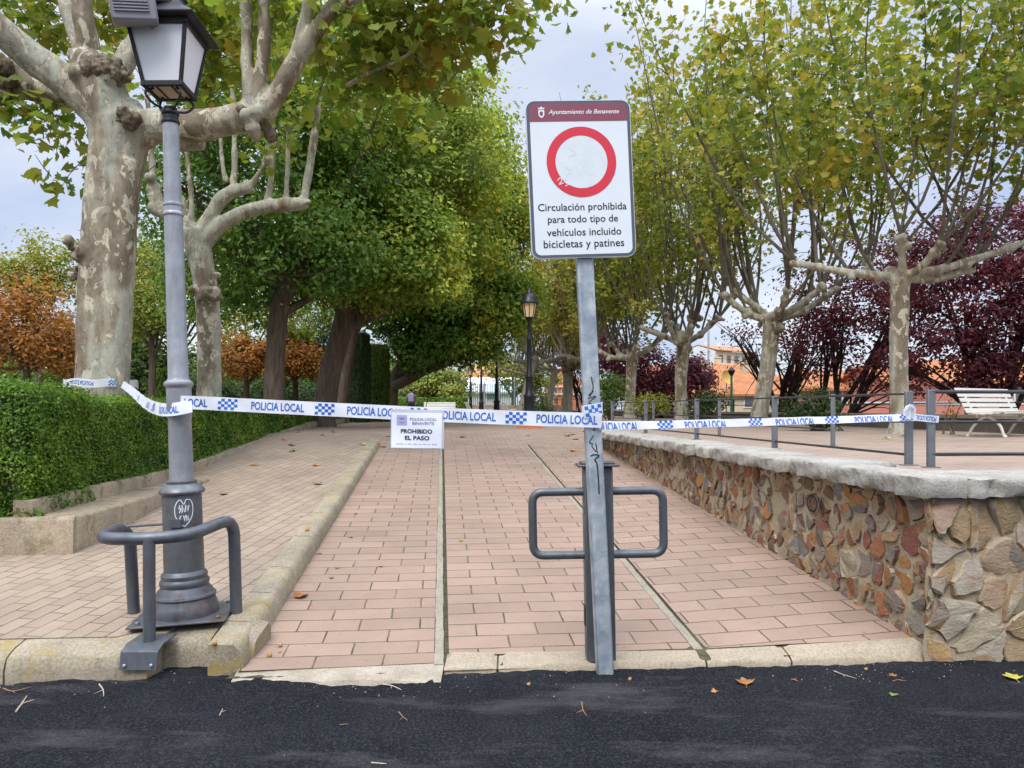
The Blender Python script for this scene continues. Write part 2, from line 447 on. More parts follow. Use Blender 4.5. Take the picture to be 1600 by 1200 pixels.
def stone_mat(name, pale=0):
    """field stones: every stone its own colour, veined"""
    m, nt, b = nmat(name, .75, .3)
    g = nt.nodes.new('ShaderNodeNewGeometry'); v = coords(nt)
    c = ramp(nt, g.outputs['Random Per Island'], [
        (0, (.36, .27, .17)), (.06, (.17, .055, .033)), (.13, (.42, .34, .23)), (.19, (.10, .042, .036)), (.25, (.22, .19, .155)), (.32, (.44, .185, .04)),
        (.39, (.38, .31, .21)), (.45, (.15, .078, .038)), (.52, (.24, .20, .165)), (.58, (.33, .115, .04)), (.64, (.38, .25, .12)), (.70, (.16, .145, .135)),
        (.76, (.25, .062, .036)), (.82, (.44, .37, .26)), (.88, (.17, .09, .05)), (.94, (.33, .20, .085))], const=True)
    if pale: c = mixc(nt, .6, c, ramp(nt, math_(nt, 'FRACT', math_(nt, 'MULTIPLY', g.outputs['Random Per Island'], 7.3)), [(0, (.50, .42, .29)), (.3, (.36, .31, .25)), (.5, (.47, .35, .18)), (.7, (.27, .12, .06)), (.78, (.50, .44, .34))], const=True))
    va = nd(nt, 'ShaderNodeVectorMath', operation='ADD')
    sc = nd(nt, 'ShaderNodeCombineXYZ'); r10 = math_(nt, 'MULTIPLY', g.outputs['Random Per Island'], 37.0)
    for i in range(3): nt.links.new(r10, sc.inputs[i])
    nt.links.new(v, va.inputs[0]); nt.links.new(sc.outputs[0], va.inputs[1])
    st = nd(nt, 'ShaderNodeMapping'); st.inputs['Scale'].default_value = (1, 1, 2.6); st.inputs['Rotation'].default_value = (.25, .3, .2)
    nt.links.new(va.outputs[0], st.inputs[0])
    n1 = noise(nt, st.outputs[0], 8, 7, .7, .8); n2 = noise(nt, va.outputs[0], 5, 4, .6); n3 = noise(nt, v, 55, 4, .7)
    c = mixc(nt, math_(nt, 'MULTIPLY', ramp(nt, n1, [(.52, (0,0,0)), (.68, (1,1,1))]), .35), c, (.46, .38, .26))
    c = mixc(nt, math_(nt, 'MULTIPLY', ramp(nt, n2, [(.55, (0,0,0)), (.7, (1,1,1))]), .55), c, (.30, .13, .045))
    c = mixc(nt, math_(nt, 'MULTIPLY', ramp(nt, n1, [(.3, (1,1,1)), (.42, (0,0,0))]), .45), c, (.10, .07, .06))
    c = mixc(nt, .2, c, ramp(nt, n3, [(.3, (.04, .03, .022)), (.7, (.42, .34, .25))]))
    setc(nt, b, c); bump(nt, b, math_(nt, 'ADD', n1, math_(nt, 'MULTIPLY', n3, .5)), .8, .02); return m

M = {}
M['asphalt'] = asphalt_mat('asphalt')
M['ramp'] = paver_mat('ramp pavers', (.222, .133, .086), (.295, .186, .127), (.06, .042, .028), .40, .20, .006)
M['walk'] = paver_mat('walk pavers', (.235, .17, .112), (.31, .23, .154), (.075, .055, .036), .24, .122, .0045)
M['plaza'] = paver_mat('plaza pavers', (.215, .145, .098), (.28, .195, .135), (.075, .053, .036), .21, .105, .004)
M['terrace'] = paver_mat('terrace pavers', (.25, .168, .115), (.32, .222, .158), (.08, .056, .04), .40, .20, .006)
M['kerb'] = concrete_mat('kerb stone', (.33, .275, .185), (.135, .112, .072), (.30, .215, .055))
M['kerb2'] = concrete_mat('front kerb', (.37, .295, .20), (.24, .19, .128))
M['strip'] = concrete_mat('strip concrete', (.27, .245, .185), (.16, .14, .10))
M['broken'] = concrete_mat('broken concrete', (.42, .37, .29), (.20, .165, .115), scale=2)
M['planter'] = concrete_mat('planter render', (.35, .265, .165), (.14, .105, .062), (.13, .11, .05))
M['granite'] = concrete_mat('granite', (.42, .395, .345), (.19, .17, .135), None, (.47, .44, .39), 1.3, 1.0)
M['mortar'] = concrete_mat('mortar', (.42, .34, .23), (.27, .21, .135), None, (.39, .32, .22))
M['stone'] = stone_mat('field stone')
M['stone_pale'] = stone_mat('pale field stone', 1)
M['moss'] = simple('moss', (.07, .065, .035), .95, var=.5, scale=30)
M['earth'] = simple('park earth', (.10, .085, .055), .95, var=.4, scale=3)
M['terrain'] = simple('terrain', (.13, .12, .07), .95, var=.3, scale=.05)
M['bark'] = bark_plane('plane bark')
M['burl'] = bark_rough('burl bark', (.085, .06, .038), (.30, .25, .18))
M['shoot'] = bark_rough('shoot bark', (.085, .072, .052), (.20, .175, .13))
M['bark_far'] = bark_rough('plane bark far', (.12, .108, .08), (.25, .23, .18))
M['elm_bark'] = bark_rough('dark bark', (.07, .05, .036), (.19, .145, .11))
M['plum_bark'] = bark_rough('plum bark', (.028, .02, .018), (.065, .048, .042))
M['thin_bark'] = bark_rough('thin bark', (.08, .06, .045), (.17, .135, .10))
M['lamp'] = metal_mat('grey lamp paint', (.35, .36, .385), .42, .12, .3, .45)
M['lamp_base'] = metal_mat('worn grey paint', (.15, .158, .172), .42, .75, .4, .5)
M['guard'] = metal_mat('guard paint', (.125, .135, .152), .42, .35, .4, .6)
M['bollard'] = metal_mat('bollard paint', (.115, .128, .143), .42, .22, .4, .6)
M['rail'] = metal_mat('railing paint', (.19, .20, .215), .5, .15, .4)
M['rail_dark'] = metal_mat('dark railing paint', (.05, .05, .055), .5, .2, .4)
M['galv'] = galv_mat('galvanised steel')
M['black'] = metal_mat('black iron', (.02, .021, .024), .4, 0, .3)
M['lantern'] = metal_mat('lantern black', (.025, .026, .03), .5, .15, .3)
M['flood'] = simple('grey plastic', (.30, .295, .32), .5, var=.08)
m, nt, b = nmat('opal pane', .25, .5); setc(nt, b, (.90, .89, .91)); M['opal'] = m
b.inputs['Subsurface Weight'].default_value = .0
m, nt, b = nmat('amber pane', .3, .5); setc(nt, b, (.72, .55, .30)); M['amber'] = m
M['pane_under'] = simple('cream pane', (.62, .50, .36), .4, var=.05)
M['sign_white'] = simple('sign white', (.70, .74, .77), .35, spec=.5, var=.03, scale=4)
M['sign_disc'] = simple('sign disc', (.66, .71, .72), .35, spec=.5, var=.04, scale=14)
M['sign_red'] = simple('sign red', (.64, .028, .05), .35, spec=.5, var=.06)
M['sign_maroon'] = simple('sign maroon', (.235, .06, .09), .35, spec=.5, var=.05)
M['sign_border'] = simple('sign border', (.095, .105, .13), .4, var=.08)
M['ink'] = simple('black ink', (.012, .012, .016), .5, var=.1)
M['ink_grey'] = simple('grey ink', (.20, .20, .24), .5, var=.1)
M['marker'] = simple('marker', (.02, .022, .028), .4, var=.2)
M['white_ink'] = simple('white ink', (.78, .78, .78), .5, var=.05)
m, nt, b = nmat('tape plastic', .35, .4); setc(nt, b, mixc(nt, noise(nt, coords(nt), 9, 4), (.76, .79, .86), (.86, .87, .9)))
tr = nt.nodes.new('ShaderNodeBsdfTranslucent'); tr.inputs[0].default_value = (.8, .82, .88, 1); mx = nt.nodes.new('ShaderNodeMixShader'); mx.inputs[0].default_value = .3
nt.links.new(b.outputs[0], mx.inputs[1]); nt.links.new(tr.outputs[0], mx.inputs[2]); nt.links.new(mx.outputs[0], nt.nodes['Material Output'].inputs['Surface'])
M['tape'] = m
M['tape_blue'] = simple('tape blue', (.025, .13, .47), .4, var=.12)
M['paper'] = simple('paper', (.80, .82, .90), .5, var=.02)
M['sleeve'] = simple('plastic sleeve', (.55, .56, .6), .25, spec=.5, var=.05)
M['crest'] = simple('crest blue', (.42, .42, .66), .6, var=.1)
M['white_paint'] = simple('white paint', (.56, .53, .47), .5, var=.06)
PLANE_GREEN = [(0, (.095, .165, .03)), (.3, (.19, .28, .046)), (.55, (.30, .35, .055)), (.8, (.31, .31, .055)), (.93, (.42, .30, .05)), (1, (.38, .15, .03))]
M['leaf_plane'] = leaf_mat('plane leaves', PLANE_GREEN, .48, .55)
M['leaf_row'] = leaf_mat('plane row leaves', [(0, (0.092, 0.154, 0.030)), (.3, (0.175, 0.246, 0.044)), (.55, (0.297, 0.318, 0.053)), (.8, (0.441, 0.372, 0.064)), (1, (0.616, 0.354, 0.059))], .4, .4)
M['leaf_row_far'] = leaf_mat('far plane leaves', [(0, (0.127, 0.154, 0.033)), (.4, (0.234, 0.244, 0.050)), (.75, (0.390, 0.314, 0.058)), (1, (0.546, 0.306, 0.058))], .35, .4)
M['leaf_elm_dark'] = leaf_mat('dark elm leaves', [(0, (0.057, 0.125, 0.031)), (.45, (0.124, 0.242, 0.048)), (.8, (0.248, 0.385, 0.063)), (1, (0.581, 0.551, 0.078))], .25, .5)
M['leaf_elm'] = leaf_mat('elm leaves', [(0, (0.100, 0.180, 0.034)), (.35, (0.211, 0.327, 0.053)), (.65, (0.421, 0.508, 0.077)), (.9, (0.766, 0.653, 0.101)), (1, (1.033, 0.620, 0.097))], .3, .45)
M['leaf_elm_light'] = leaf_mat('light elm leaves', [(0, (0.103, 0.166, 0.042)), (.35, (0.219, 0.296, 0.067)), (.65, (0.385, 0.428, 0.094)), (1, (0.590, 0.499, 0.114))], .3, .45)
M['leaf_plum'] = leaf_mat('plum leaves', [(0, (0.052, 0.020, 0.027)), (.4, (0.122, 0.033, 0.049)), (.75, (0.255, 0.051, 0.070)), (1, (0.406, 0.085, 0.094))], .25, .5)
M['leaf_orange'] = leaf_mat('orange leaves', [(0, (0.173, 0.088, 0.031)), (.4, (0.375, 0.167, 0.041)), (.75, (0.531, 0.240, 0.056)), (1, (0.469, 0.350, 0.099))], .35, .6)
M['leaf_yellow'] = leaf_mat('yellow green leaves', [(0, (0.109, 0.156, 0.031)), (.4, (0.250, 0.288, 0.055)), (.75, (0.437, 0.414, 0.078)), (1, (0.562, 0.468, 0.109))], .4, .5)
M['leaf_green'] = leaf_mat('green leaves', [(0, (0.062, 0.119, 0.030)), (.5, (0.136, 0.218, 0.048)), (1, (0.269, 0.326, 0.076))], .3, .6)
M['leaf_dark'] = leaf_mat('dark shrub leaves', [(0, (0.030, 0.055, 0.019)), (.5, (0.059, 0.097, 0.031)), (1, (0.109, 0.153, 0.043))], .25, .8)
M['leaf_hedge'] = leaf_mat('hedge leaves', [(0, (0.047, 0.105, 0.018)), (.4, (0.108, 0.209, 0.027)), (.75, (0.205, 0.331, 0.036)), (.97, (0.365, 0.453, 0.059)), (.985, (0.264, 0.165, 0.050)), (1, (0.264, 0.165, 0.050))], .25, 1.6)
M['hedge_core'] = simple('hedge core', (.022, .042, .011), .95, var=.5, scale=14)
M['cypress'] = leaf_mat('cypress sprays', [(0, (0.048, 0.100, 0.020)), (.5, (0.121, 0.201, 0.029)), (1, (0.209, 0.282, 0.040))], .2, 1.0)
M['dry_leaf'] = simple('dry leaf', (.27, .115, .04), .8, var=.4, scale=25)
M['orange_leaf'] = simple('orange fallen leaf', (.44, .19, .045), .8, var=.3, scale=25)
M['yellow_leaf'] = simple('yellow fallen leaf', (.42, .36, .06), .8, var=.25, scale=25)
M['green_leaf'] = simple('green fallen leaf', (.16, .21, .05), .8, var=.25, scale=25)
M['twig'] = simple('pale twig', (.42, .34, .25), .85, var=.25, scale=30)
M['twig_brown'] = simple('brown twig', (.24, .13, .08), .85, var=.25, scale=30)
M['seed'] = simple('seed ball', (.38, .23, .075), .95, var=.4, scale=150, bmp=.5)
def tile_mat(name, c):
    m, nt, b = nmat(name, .85, .15)
    v = coords(nt); w = nd(nt, 'ShaderNodeTexWave', Scale=1.6, Distortion=.4, wave_type='BANDS', bands_direction='X'); nt.links.new(v, w.inputs['Vector'])
    n = noise(nt, v, 1.4, 6, .7); cc = ramp(nt, n, [(.3, tuple(x*.72 for x in c)), (.7, tuple(min(1, x*1.22) for x in c))])
    setc(nt, b, mixc(nt, .25, cc, mixc(nt, 1.0, cc, w.outputs['Color'], 'MULTIPLY'))); bump(nt, b, w.outputs['Fac'], .5, .05); return m
M['tile'] = tile_mat('terracotta tiles', (.46, .19, .085))
M['tile_pale'] = tile_mat('pale terracotta tiles', (.52, .27, .15))
M['render_cream'] = simple('cream render', (.58, .47, .34), .9, var=.12, scale=.8)
M['render_white'] = simple('white render', (.66, .67, .70), .9, var=.06, scale=.6)
M['render_pink'] = simple('salmon render', (.55, .22, .16), .9, var=.12, scale=.8)
M['brick_red'] = simple('red brick', (.50, .17, .085), .9, var=.15, scale=1.5)
M['brick_orange'] = simple('orange brick', (.52, .24, .11), .9, var=.15, scale=1.5)
M['shed_white'] = simple('pale metal roof', (.60, .63, .66), .5, var=.06)
M['window'] = simple('window glass', (.10, .11, .13), .2, spec=.5, var=.2)
M['shutter'] = simple('window shutter', (.26, .16, .12), .6, var=.2)
M['green_mesh'] = simple('green fence mesh', (.05, .16, .09), .7, var=.2)
M['green_paint'] = simple('green paint', (.04, .13, .075), .5, var=.1)
M['dish'] = simple('ochre dish', (.50, .32, .09), .5, var=.1)
M['steel_pole'] = simple('pale steel pole', (.34, .36, .38), .5, metal=.4, var=.1)
M['skin'] = simple('skin', (.45, .27, .19), .6, var=.05)
M['hair'] = simple('dark hair', (.02, .015, .012), .7, var=.2)
M['jacket'] = simple('olive jacket', (.11, .12, .075), .85, var=.15)
M['trousers'] = simple('dark trousers', (.022, .024, .032), .85, var=.15)
M['backpack'] = simple('lilac backpack', (.25, .22, .36), .7, var=.1)
# ================================================================== THE SETTING
rnd = random.Random(7)
def vnoise(x, y, s=0.0):
    return (math.sin(x*1.7+s)+math.sin(y*2.3+s*1.3+x*.7)+math.sin(x*4.1-y*3.3+s*2.1)*.6+math.sin(x*9.3+y*7.7+s)*.35+math.sin(x*23.1-y*17.7+s*.7)*.2)/3.15
def loft(mb, rings, caps=True, closed=True):
    n = len(rings[0]); v = [p for r in rings for p in r]; f = []
    for i in range(len(rings)-1):
        for k in range(n if closed else n-1):
            l = (k+1) % n
            f.append((i*n+k, i*n+l, (i+1)*n+l, (i+1)*n+k))
    if caps and closed: f += [tuple(range(n-1, -1, -1)), tuple((len(rings)-1)*n+k for k in range(n))]
    mb.add(v, f)
def sheet(name, us, vs_, zf, mat, uvo=(0, 0), kind='structure', uvfn=None):
    mb = MB(); nu = len(us); v = []; f = []
    for b_ in vs_:
        for a_ in us: v.append(P(a_, b_, zf(a_, b_)))
    for j in range(len(vs_)-1):
        for i in range(nu-1): f.append((j*nu+i, j*nu+i+1, (j+1)*nu+i+1, (j+1)*nu+i))
    mb.add(v, f)
    o = mb.build(name, mat, smooth=True, uv=lambda c: tuple(x+y for x, y in zip(UVc(c.x, c.y), uvo)))
    return tag(o, kind=kind)
lin = lambda a, b, n: [a+(b-a)*i/n for i in range(n+1)]

mb = MB(); mb.add([(-3000, -3000, -3), (3000, -3000, -3), (3000, 3000, -3), (-3000, 3000, -3)], [(0, 1, 2, 3)])
tag(mb.build('terrain', M['terrain']), kind='structure')

# road: the wide sheet, then the fresh surface with its ragged lip against the kerbs
mb = MB(); mb.add([(-60, -30, -.004), (60, -30, -.004), (60, 4.1, -.004), (-60, 4.0, -.004)], [(0, 1, 2, 3)])
tag(mb.build('road_bed', M['asphalt']), kind='structure')
def road_edge(X):
    n = vnoise(X*7, 3.0)*.03 + vnoise(X*29, 8.0)*.012
    if X < -2.06: return 4.185+.07*(X+2.0) + n
    if X < -1.56: return 4.43 + n*.6
    if X < -.98: t = (X+1.56)/.58; return 4.28 - .20*t + n
    if X < -.42: t = (X+.98)/.56; return 4.08 + .25*t*t + n
    return 4.30+.072*X + n*.5
mb = MB(); xs = lin(-7, 7, 420); rows = [0, .25, .5, .7, .8, .87, .91, .94, .96, .975, .985, .995, 1.0]; v = []
for X in xs:
    ye = road_edge(X)
    for t in rows:
        Y = 2.4 + (ye-2.4)*t
        z = .002 + .016*t + .010*vnoise(X*3, Y*3, 2.0)*t + .006*vnoise(X*31, Y*31)*max(0, t-.6)*2.5
        if t > .99: z -= .028*(t-.99)/.01
        v.append((X, Y, z))
k = len(rows)
mb.add(v, [(i*k+j, (i+1)*k+j, (i+1)*k+j+1, i*k+j+1) for i in range(len(xs)-1) for j in range(k-1)])
tag(mb.build('road', M['asphalt'], ang=80), kind='structure')

# ramp in three paved lanes
vtop = 13.9
def lane(u0, u1, f0, off):
    us = lin(u0, u1, 8); vs_ = [0]+lin(.04, 1, 30)
    mb = MB(); v = []; nu = len(us)
    for t in vs_:
        for a_ in us:
            s = (a_-u0)/(u1-u0); b0 = f0[0]+(f0[1]-f0[0])*s
            b_ = b0+(vtop-b0)*t
            v.append(P(a_, b_, z_ramp(a_, b_)+.003*vnoise(a_*2, b_*2)))
    mb.add(v, [(j*nu+i, j*nu+i+1, (j+1)*nu+i+1, (j+1)*nu+i) for j in range(len(vs_)-1) for i in range(nu-1)])
    tag(mb.build('ramp_pavement', M['ramp'], uv=lambda c: tuple(x+y for x, y in zip(UVc(c.x, c.y), off))), kind='structure')
lane(-1.16, -.045, (4.33, 4.36), (.13, .07))
lane(.045, 1.565, (4.47, 4.47), (-.045, .02))
lane(1.645, 3.02, (4.46, 4.35), (.31, .11))
# bed under the lanes, and the mossy gaps and concrete strips between them
sheet('ramp_bed', lin(-1.2, 3.05, 4), lin(4.28, vtop+.1, 12), lambda a_, b_: z_ramp(a_, b_)-.022, M['moss'])
for u0 in (0.0, 1.605):
    mb = MB(); vv = lin(4.33 if u0 == 0 else 4.44, vtop-.05, 120)
    loft(mb, [[P(u0-.042+.004*vnoise(b_*9, 1), b_, z_ramp(u0, b_)-.03), P(u0-.042+.004*vnoise(b_*9, 1), b_, z_ramp(u0, b_)+.004+.003*vnoise(b_*5, 2)),
               P(u0+.012+.005*vnoise(b_*11, 4), b_, z_ramp(u0, b_)+.004+.003*vnoise(b_*5, 2)), P(u0+.016+.005*vnoise(b_*11, 4), b_, z_ramp(u0, b_)-.03)] for b_ in vv])
    tag(mb.build('concrete_strip', M['strip']), kind='structure')
# kerb at the foot of the ramp, in blocks
mb = MB()
edges = [-.40, -.085, .50, 1.16, 1.68, 2.60]
for x0, x1 in zip(edges, edges[1:]):
    rings = []
    for X in lin(x0+.006, x1-.006, 24):
        yf = 4.305+.072*X+.004*vnoise(X*13, 1); yb = 4.515+.038*X; zb = z_ramp(*UVc(X, yb))+.004; w = .004*vnoise(X*17, 5)
        e = .012 if (X-x0 < .03 or x1-X < .03) else 0
        rings.append([Vector((X, yf-.012, -.06)), Vector((X, yf-.004, .028+w)), Vector((X, yf+.012, .046+w-e*.6)), Vector((X, yf+.05, zb-.012+w-e)), Vector((X, yb-.003, zb-e)), Vector((X, yb-.003, -.06))])
    loft(mb, rings)
tag(mb.build('kerb', M['kerb2'], ang=50), kind='structure')
# broken concrete apron in front of the left lane
mb = MB(); rings = []
for X in lin(-1.575, -.40, 90):
    yb = 4.305+.062*(X+1.0); yf = 4.08+.10*vnoise(X*3.3, 2)*.3
    zz = [max(-.05, .036+.008*vnoise(X*11, k*1.7)-.006*k) for k in range(4)]
    rings.append([Vector((X, yb, -.06)), Vector((X, yb, .047)), Vector((X, yb-.04, .044+zz[0]*.05)), Vector((X, yb-.10+.01*vnoise(X*14, 3), zz[1])), Vector((X, yf+.05, zz[2]-.006)), Vector((X, yf, -.06))])
loft(mb, rings)
tag(mb.build('broken_apron', M['broken'], ang=25), kind='structure')
# kerb between the ramp and the left walk
mb = MB(); b0 = 4.36
lens_ = [.38, .55, .6]+[.95]*12
for L in lens_:
    b1 = min(b0+L, vtop)
    if b1-b0 < .1: break
    rings = []; m_ = max(6, int((b1-b0)/.03))
    for b_ in lin(b0+.007, b1-.007, m_):
        zt = z_walk(-1.4, b_)+.006; zb = z_ramp(-1.14, b_)-.06; j = lambda s: .006*vnoise(b_*15, s)+.004*vnoise(b_*41, s)
        en = .014 if (b_-b0 < .03 or b1-b_ < .03) else 0
        rings.append([P(-1.125+j(1), b_, zb), P(-1.130+j(2), b_, z_ramp(-1.14, b_)+.01), P(-1.146+j(3)-en, b_, zt-.040+j(6)), P(-1.166+j(4)-en, b_, zt-.012-en*.6+j(7)), P(-1.19, b_, zt-en*.5+j(8)*.6), P(-1.335, b_, zt+j(9)*.5), P(-1.335, b_, zb)])
    loft(mb, rings); b0 = b1
tag(mb.build('kerb', M['kerb'], ang=50), kind='structure')
# corner blocks between the street kerb and the ramp kerb
mb = MB()
for x0, x1, yf, yb in ((-2.1, -1.80, 4.37, 4.66), (-1.79, -1.535, 4.34, 4.66)):
    rings = []
    for X in lin(x0+.004, x1-.004, 20):
        u, v_ = UVc(X, yb); zt = .185; j = lambda s: .007*vnoise(X*15, s)+.004*vnoise(X*47, s)
        rr = max(0, (X-(-1.60))/.065) if X > -1.6 else 0
        rings.append([Vector((X, yf+j(1)+.05*rr, -.05)), Vector((X, yf+.004+j(2)+.05*rr, .10)), Vector((X, yf+.016+j(3)+.05*rr, .145+j(7)-.03*rr)), Vector((X, yf+.05+j(4)+.03*rr, zt-.012+j(8)-.03*rr)), Vector((X, yf+.11, zt+.004-.03*rr)), Vector((X, yb, z_walk(-1.5, yb)+.004-.02*rr)), Vector((X, yb+.02, .20-.03*rr)), Vector((X, yb+(.25 if X < -1.72 else .04), .20-.03*rr)), Vector((X, yb+(.25 if X < -1.72 else .04), -.05))])
    loft(mb, rings)
tag(mb.build('kerb', M['kerb'], ang=50), kind='structure')
# street kerb on the left
mb = MB(); x1 = -2.07
for L in (.78, .92, .9, .95, .95, 1., 1., 1.):
    x0 = x1-L; rings = []
    for X in lin(x0+.005, x1-.005, 34):
        yf = 4.185+.07*(X+2.0); j = lambda s: .006*vnoise(X*13, s)+.005*vnoise(X*43, s)
        e = .016 if (X-x0 < .03 or x1-X < .03) else 0
        rings.append([Vector((X, yf+j(1), -.06)), Vector((X, yf+.004+j(2), .07)), Vector((X, yf+.012+j(3)+e*.6, .135+j(7))), Vector((X, yf+.045+j(4)+e*.6, .168+j(8)-e*.5)), Vector((X, yf+.10, .184+j(9)*.7-e*.5)), Vector((X, yf+.20, .200)), Vector((X, yf+.40, .203)), Vector((X, yf+.40, -.06))])
    loft(mb, rings); x1 = x0
tag(mb.build('kerb', M['kerb'], ang=50), kind='structure')
# left walk: its front edge follows the street kerb
mb = MB(); us = lin(-14, -1.33, 44); v = []; nu = len(us); vs_ = lin(0, 1, 40)
for t in vs_:
    for a_ in us:
        X0 = a_*CB-SB*4.3; yk = 4.185+.07*(X0+2.0)+.185 if X0 < -2.05 else 4.62
        b_ = UVc(X0, yk)[1]; b_ = b_+(vtop-b_)*t
        v.append(P(a_, b_, z_walk(a_, b_)+.004*vnoise(a_*1.5, b_*1.5, 3)*min(1, t*20)))
mb.add(v, [(j*nu+i, j*nu+i+1, (j+1)*nu+i+1, (j+1)*nu+i) for j in range(len(vs_)-1) for i in range(nu-1)])
def walk_uv(c):
    a = .13; return (c.y*math.cos(a)+c.x*math.sin(a), -c.y*math.sin(a)+c.x*math.cos(a))
tag(mb.build('walk_pavement', M['walk'], uv=walk_uv), kind='structure')
# plaza above the ramp and the raised terrace on the right
def zp(a_, b_):
    return PLZ if b_ > 16.2 else min(PLZ, (z_walk(a_, b_) if a_ < -1.2 else z_ramp(a_, b_)))-.001
sheet('plaza_pavement', [-4.5, -3, -1.41, -1.14, 0, 1.6, 2.2, 3.0, 3.45], lin(vtop, 16.5, 14)+[20, 30, 60, 130], zp, M['plaza'])
sheet('terrace_pavement', lin(3.40, 11.4, 6), [4.95, 6, 8, 12, 20, 40, 130], lambda a_, b_: PLZ-.004, M['terrace'])
sheet('park_ground', lin(-70, -3.6, 10), [6.2, 12, 30, 60, 130], lambda a_, b_: PLZ-.02, M['earth'])
sheet('park_ground', [-70, -3.0], [130, 150], lambda a_, b_: PLZ-.02, M['earth'])

# ================================================================== RUBBLE WALL
def voronoi(rng, L, H, sx, sy, z0=0.0, jit=.8):
    """cells of a jittered grid, clipped by hand: list of polygons"""
    nx, ny = max(1, round(L/sx)), max(1, round(H/sy)); pts = []
    for i in range(-1, nx+1):
        for j in range(-1, ny+1):
            pts.append(((i+.5+(rng.random()-.5)*jit+(.5 if j % 2 else 0))*L/nx, z0+(j+.5+(rng.random()-.5)*jit)*H/ny))
    out = []
    for p in pts:
        xa, xb, ya, yb_ = max(0, p[0]-2*sx), min(L, p[0]+2*sx), max(z0, p[1]-2*sy), min(z0+H, p[1]+2*sy)
        if xb-xa < .02 or yb_-ya < .02: continue
        poly = [(xa, ya), (xb, ya), (xb, yb_), (xa, yb_)]
        for q in pts:
            if q is p or abs(q[0]-p[0]) > 3*sx or abs(q[1]-p[1]) > 3*sy: continue
            mx_, my_ = (p[0]+q[0])/2, (p[1]+q[1])/2; nx_, ny_ = q[0]-p[0], q[1]-p[1]
            new = []
            for i in range(len(poly)):
                a, c = poly[i], poly[(i+1) % len(poly)]
                da = (a[0]-mx_)*nx_+(a[1]-my_)*ny_; dc = (c[0]-mx_)*nx_+(c[1]-my_)*ny_
                if da <= 0: new.append(a)
                if da*dc < 0:
                    t = da/(da-dc); new.append((a[0]+(c[0]-a[0])*t, a[1]+(c[1]-a[1])*t))
            poly = new
            if len(poly) < 3: break
        if len(poly) >= 3:
            ar = abs(sum(poly[i][0]*poly[(i+1) % len(poly)][1]-poly[(i+1) % len(poly)][0]*poly[i][1] for i in range(len(poly))))/2
            if ar > .12*sx*sy: out.append(poly)
    return out
def add_stones(mb, rng, polys, place, gap, dmin, dmax, miss=.0):
    for poly in polys:
        if rng.random() < miss: continue
        cx = sum(p[0] for p in poly)/len(poly); cy = sum(p[1] for p in poly)/len(poly)
        rad = sum(math.hypot(p[0]-cx, p[1]-cy) for p in poly)/len(poly)
        if rad < gap*1.8: continue
        f = 1-gap*rng.uniform(.5, 2.4)/rad
        q = [(cx+(p[0]-cx)*f, cy+(p[1]-cy)*f) for p in poly]
        # soften the corners, then break the outline up a little
        r = []
        for i in range(len(q)):
            a, b_ = q[i], q[(i+1) % len(q)]
            for t in (.24, .5, .76): r.append((a[0]+(b_[0]-a[0])*t+rng.gauss(0, .06)*rad, a[1]+(b_[1]-a[1])*t+rng.gauss(0, .06)*rad))
        d = rng.uniform(dmin, dmax); n = len(r); tilt = (rng.gauss(0, .12), rng.gauss(0, .12)); v = []
        for s, h in ((1.03, -.015), (1.0, .5), (.94, .9), (.6, 1.0)):
            for p in r:
                x, y = cx+(p[0]-cx)*s, cy+(p[1]-cy)*s
                hh = h*d if h > 0 else h
                if h > 0: hh += ((p[0]-cx)*tilt[0]+(p[1]-cy)*tilt[1])*s + rng.gauss(0, .13)*d
                v.append(place(x, y, hh))
        fs = [(k*n+i, k*n+(i+1) % n, (k+1)*n+(i+1) % n, (k+1)*n+i) for k in range(3) for i in range(n)]
        v.append(place(cx, cy, d*1.04)); fs += [(3*n+i, 3*n+(i+1) % n, 4*n) for i in range(n)]
        mb.add(v, fs)
wall = thing('stone_wall', 'rubble wall of red, ochre and grey stones with rough granite coping beside the ramp', 'wall', P(3.1, 5, 0))
CX, CY = 2.525, 4.455                                   # street corner of the wall
FD = Vector((1, .055, 0)).normalized(); FNm = Vector((FD.y, -FD.x, 0))
side = lambda s, z, d: P(2.955-d, 4.185+s, z)
front = lambda s, z, d: Vector((CX, CY, 0)) + FD*(s-(.025*(1+vnoise(z*9, 3)) if s < .05 and d > 0 else 0)) + FNm*d + Vector((0, 0, z))
def mortar_face(mb, place, L, H, ds, z0=-.1):
    xs_, zs_ = lin(-.0, L, int(L/ds)), lin(z0, H, int((H-z0)/ds)); n = len(zs_)
    v = [place(x, z, .010*vnoise(x*14, z*14, 2)+.006*vnoise(x*47, z*47)) for x in xs_ for z in zs_]
    mb.add(v, [(i*n+j, (i+1)*n+j, (i+1)*n+j+1, i*n+j+1) for i in range(len(xs_)-1) for j in range(n-1)])
mb = MB()
mortar_face(mb, side, 9.7, 1.03, .035); mortar_face(mb, front, 5.6, 1.03, .05)
mb.box(P(3.22, 9.2, .45), (.42, 9.3, 1.12), math.atan2(SB, CB)); mb.box((5.33, 4.95, .45), (5.4, .5, 1.12), math.atan2(FD.y, FD.x)); mb.prism([(0, 0), (.5, 0), (.5, .3), (.02, .3)], front(.012, -.1, -.012), FD, -FNm, 1.12)
mb.build('mortar_core', M['mortar'], wall)
rg = random.Random(11)
mb = MB()
add_stones(mb, rg, voronoi(rg, 9.6, .98, .15, .165, .02, .98), side, .0145, .008, .026, .04)
stones_side = mb.build('stone_face', M['stone'], wall, ang=30)
mb = MB()
add_stones(mb, rg, voronoi(rg, 5.5, 1.04, .40, .112, -.03, .95), front, .0095, .012, .042, .0)
mb.build('stone_face', M['stone_pale'], wall, ang=30)
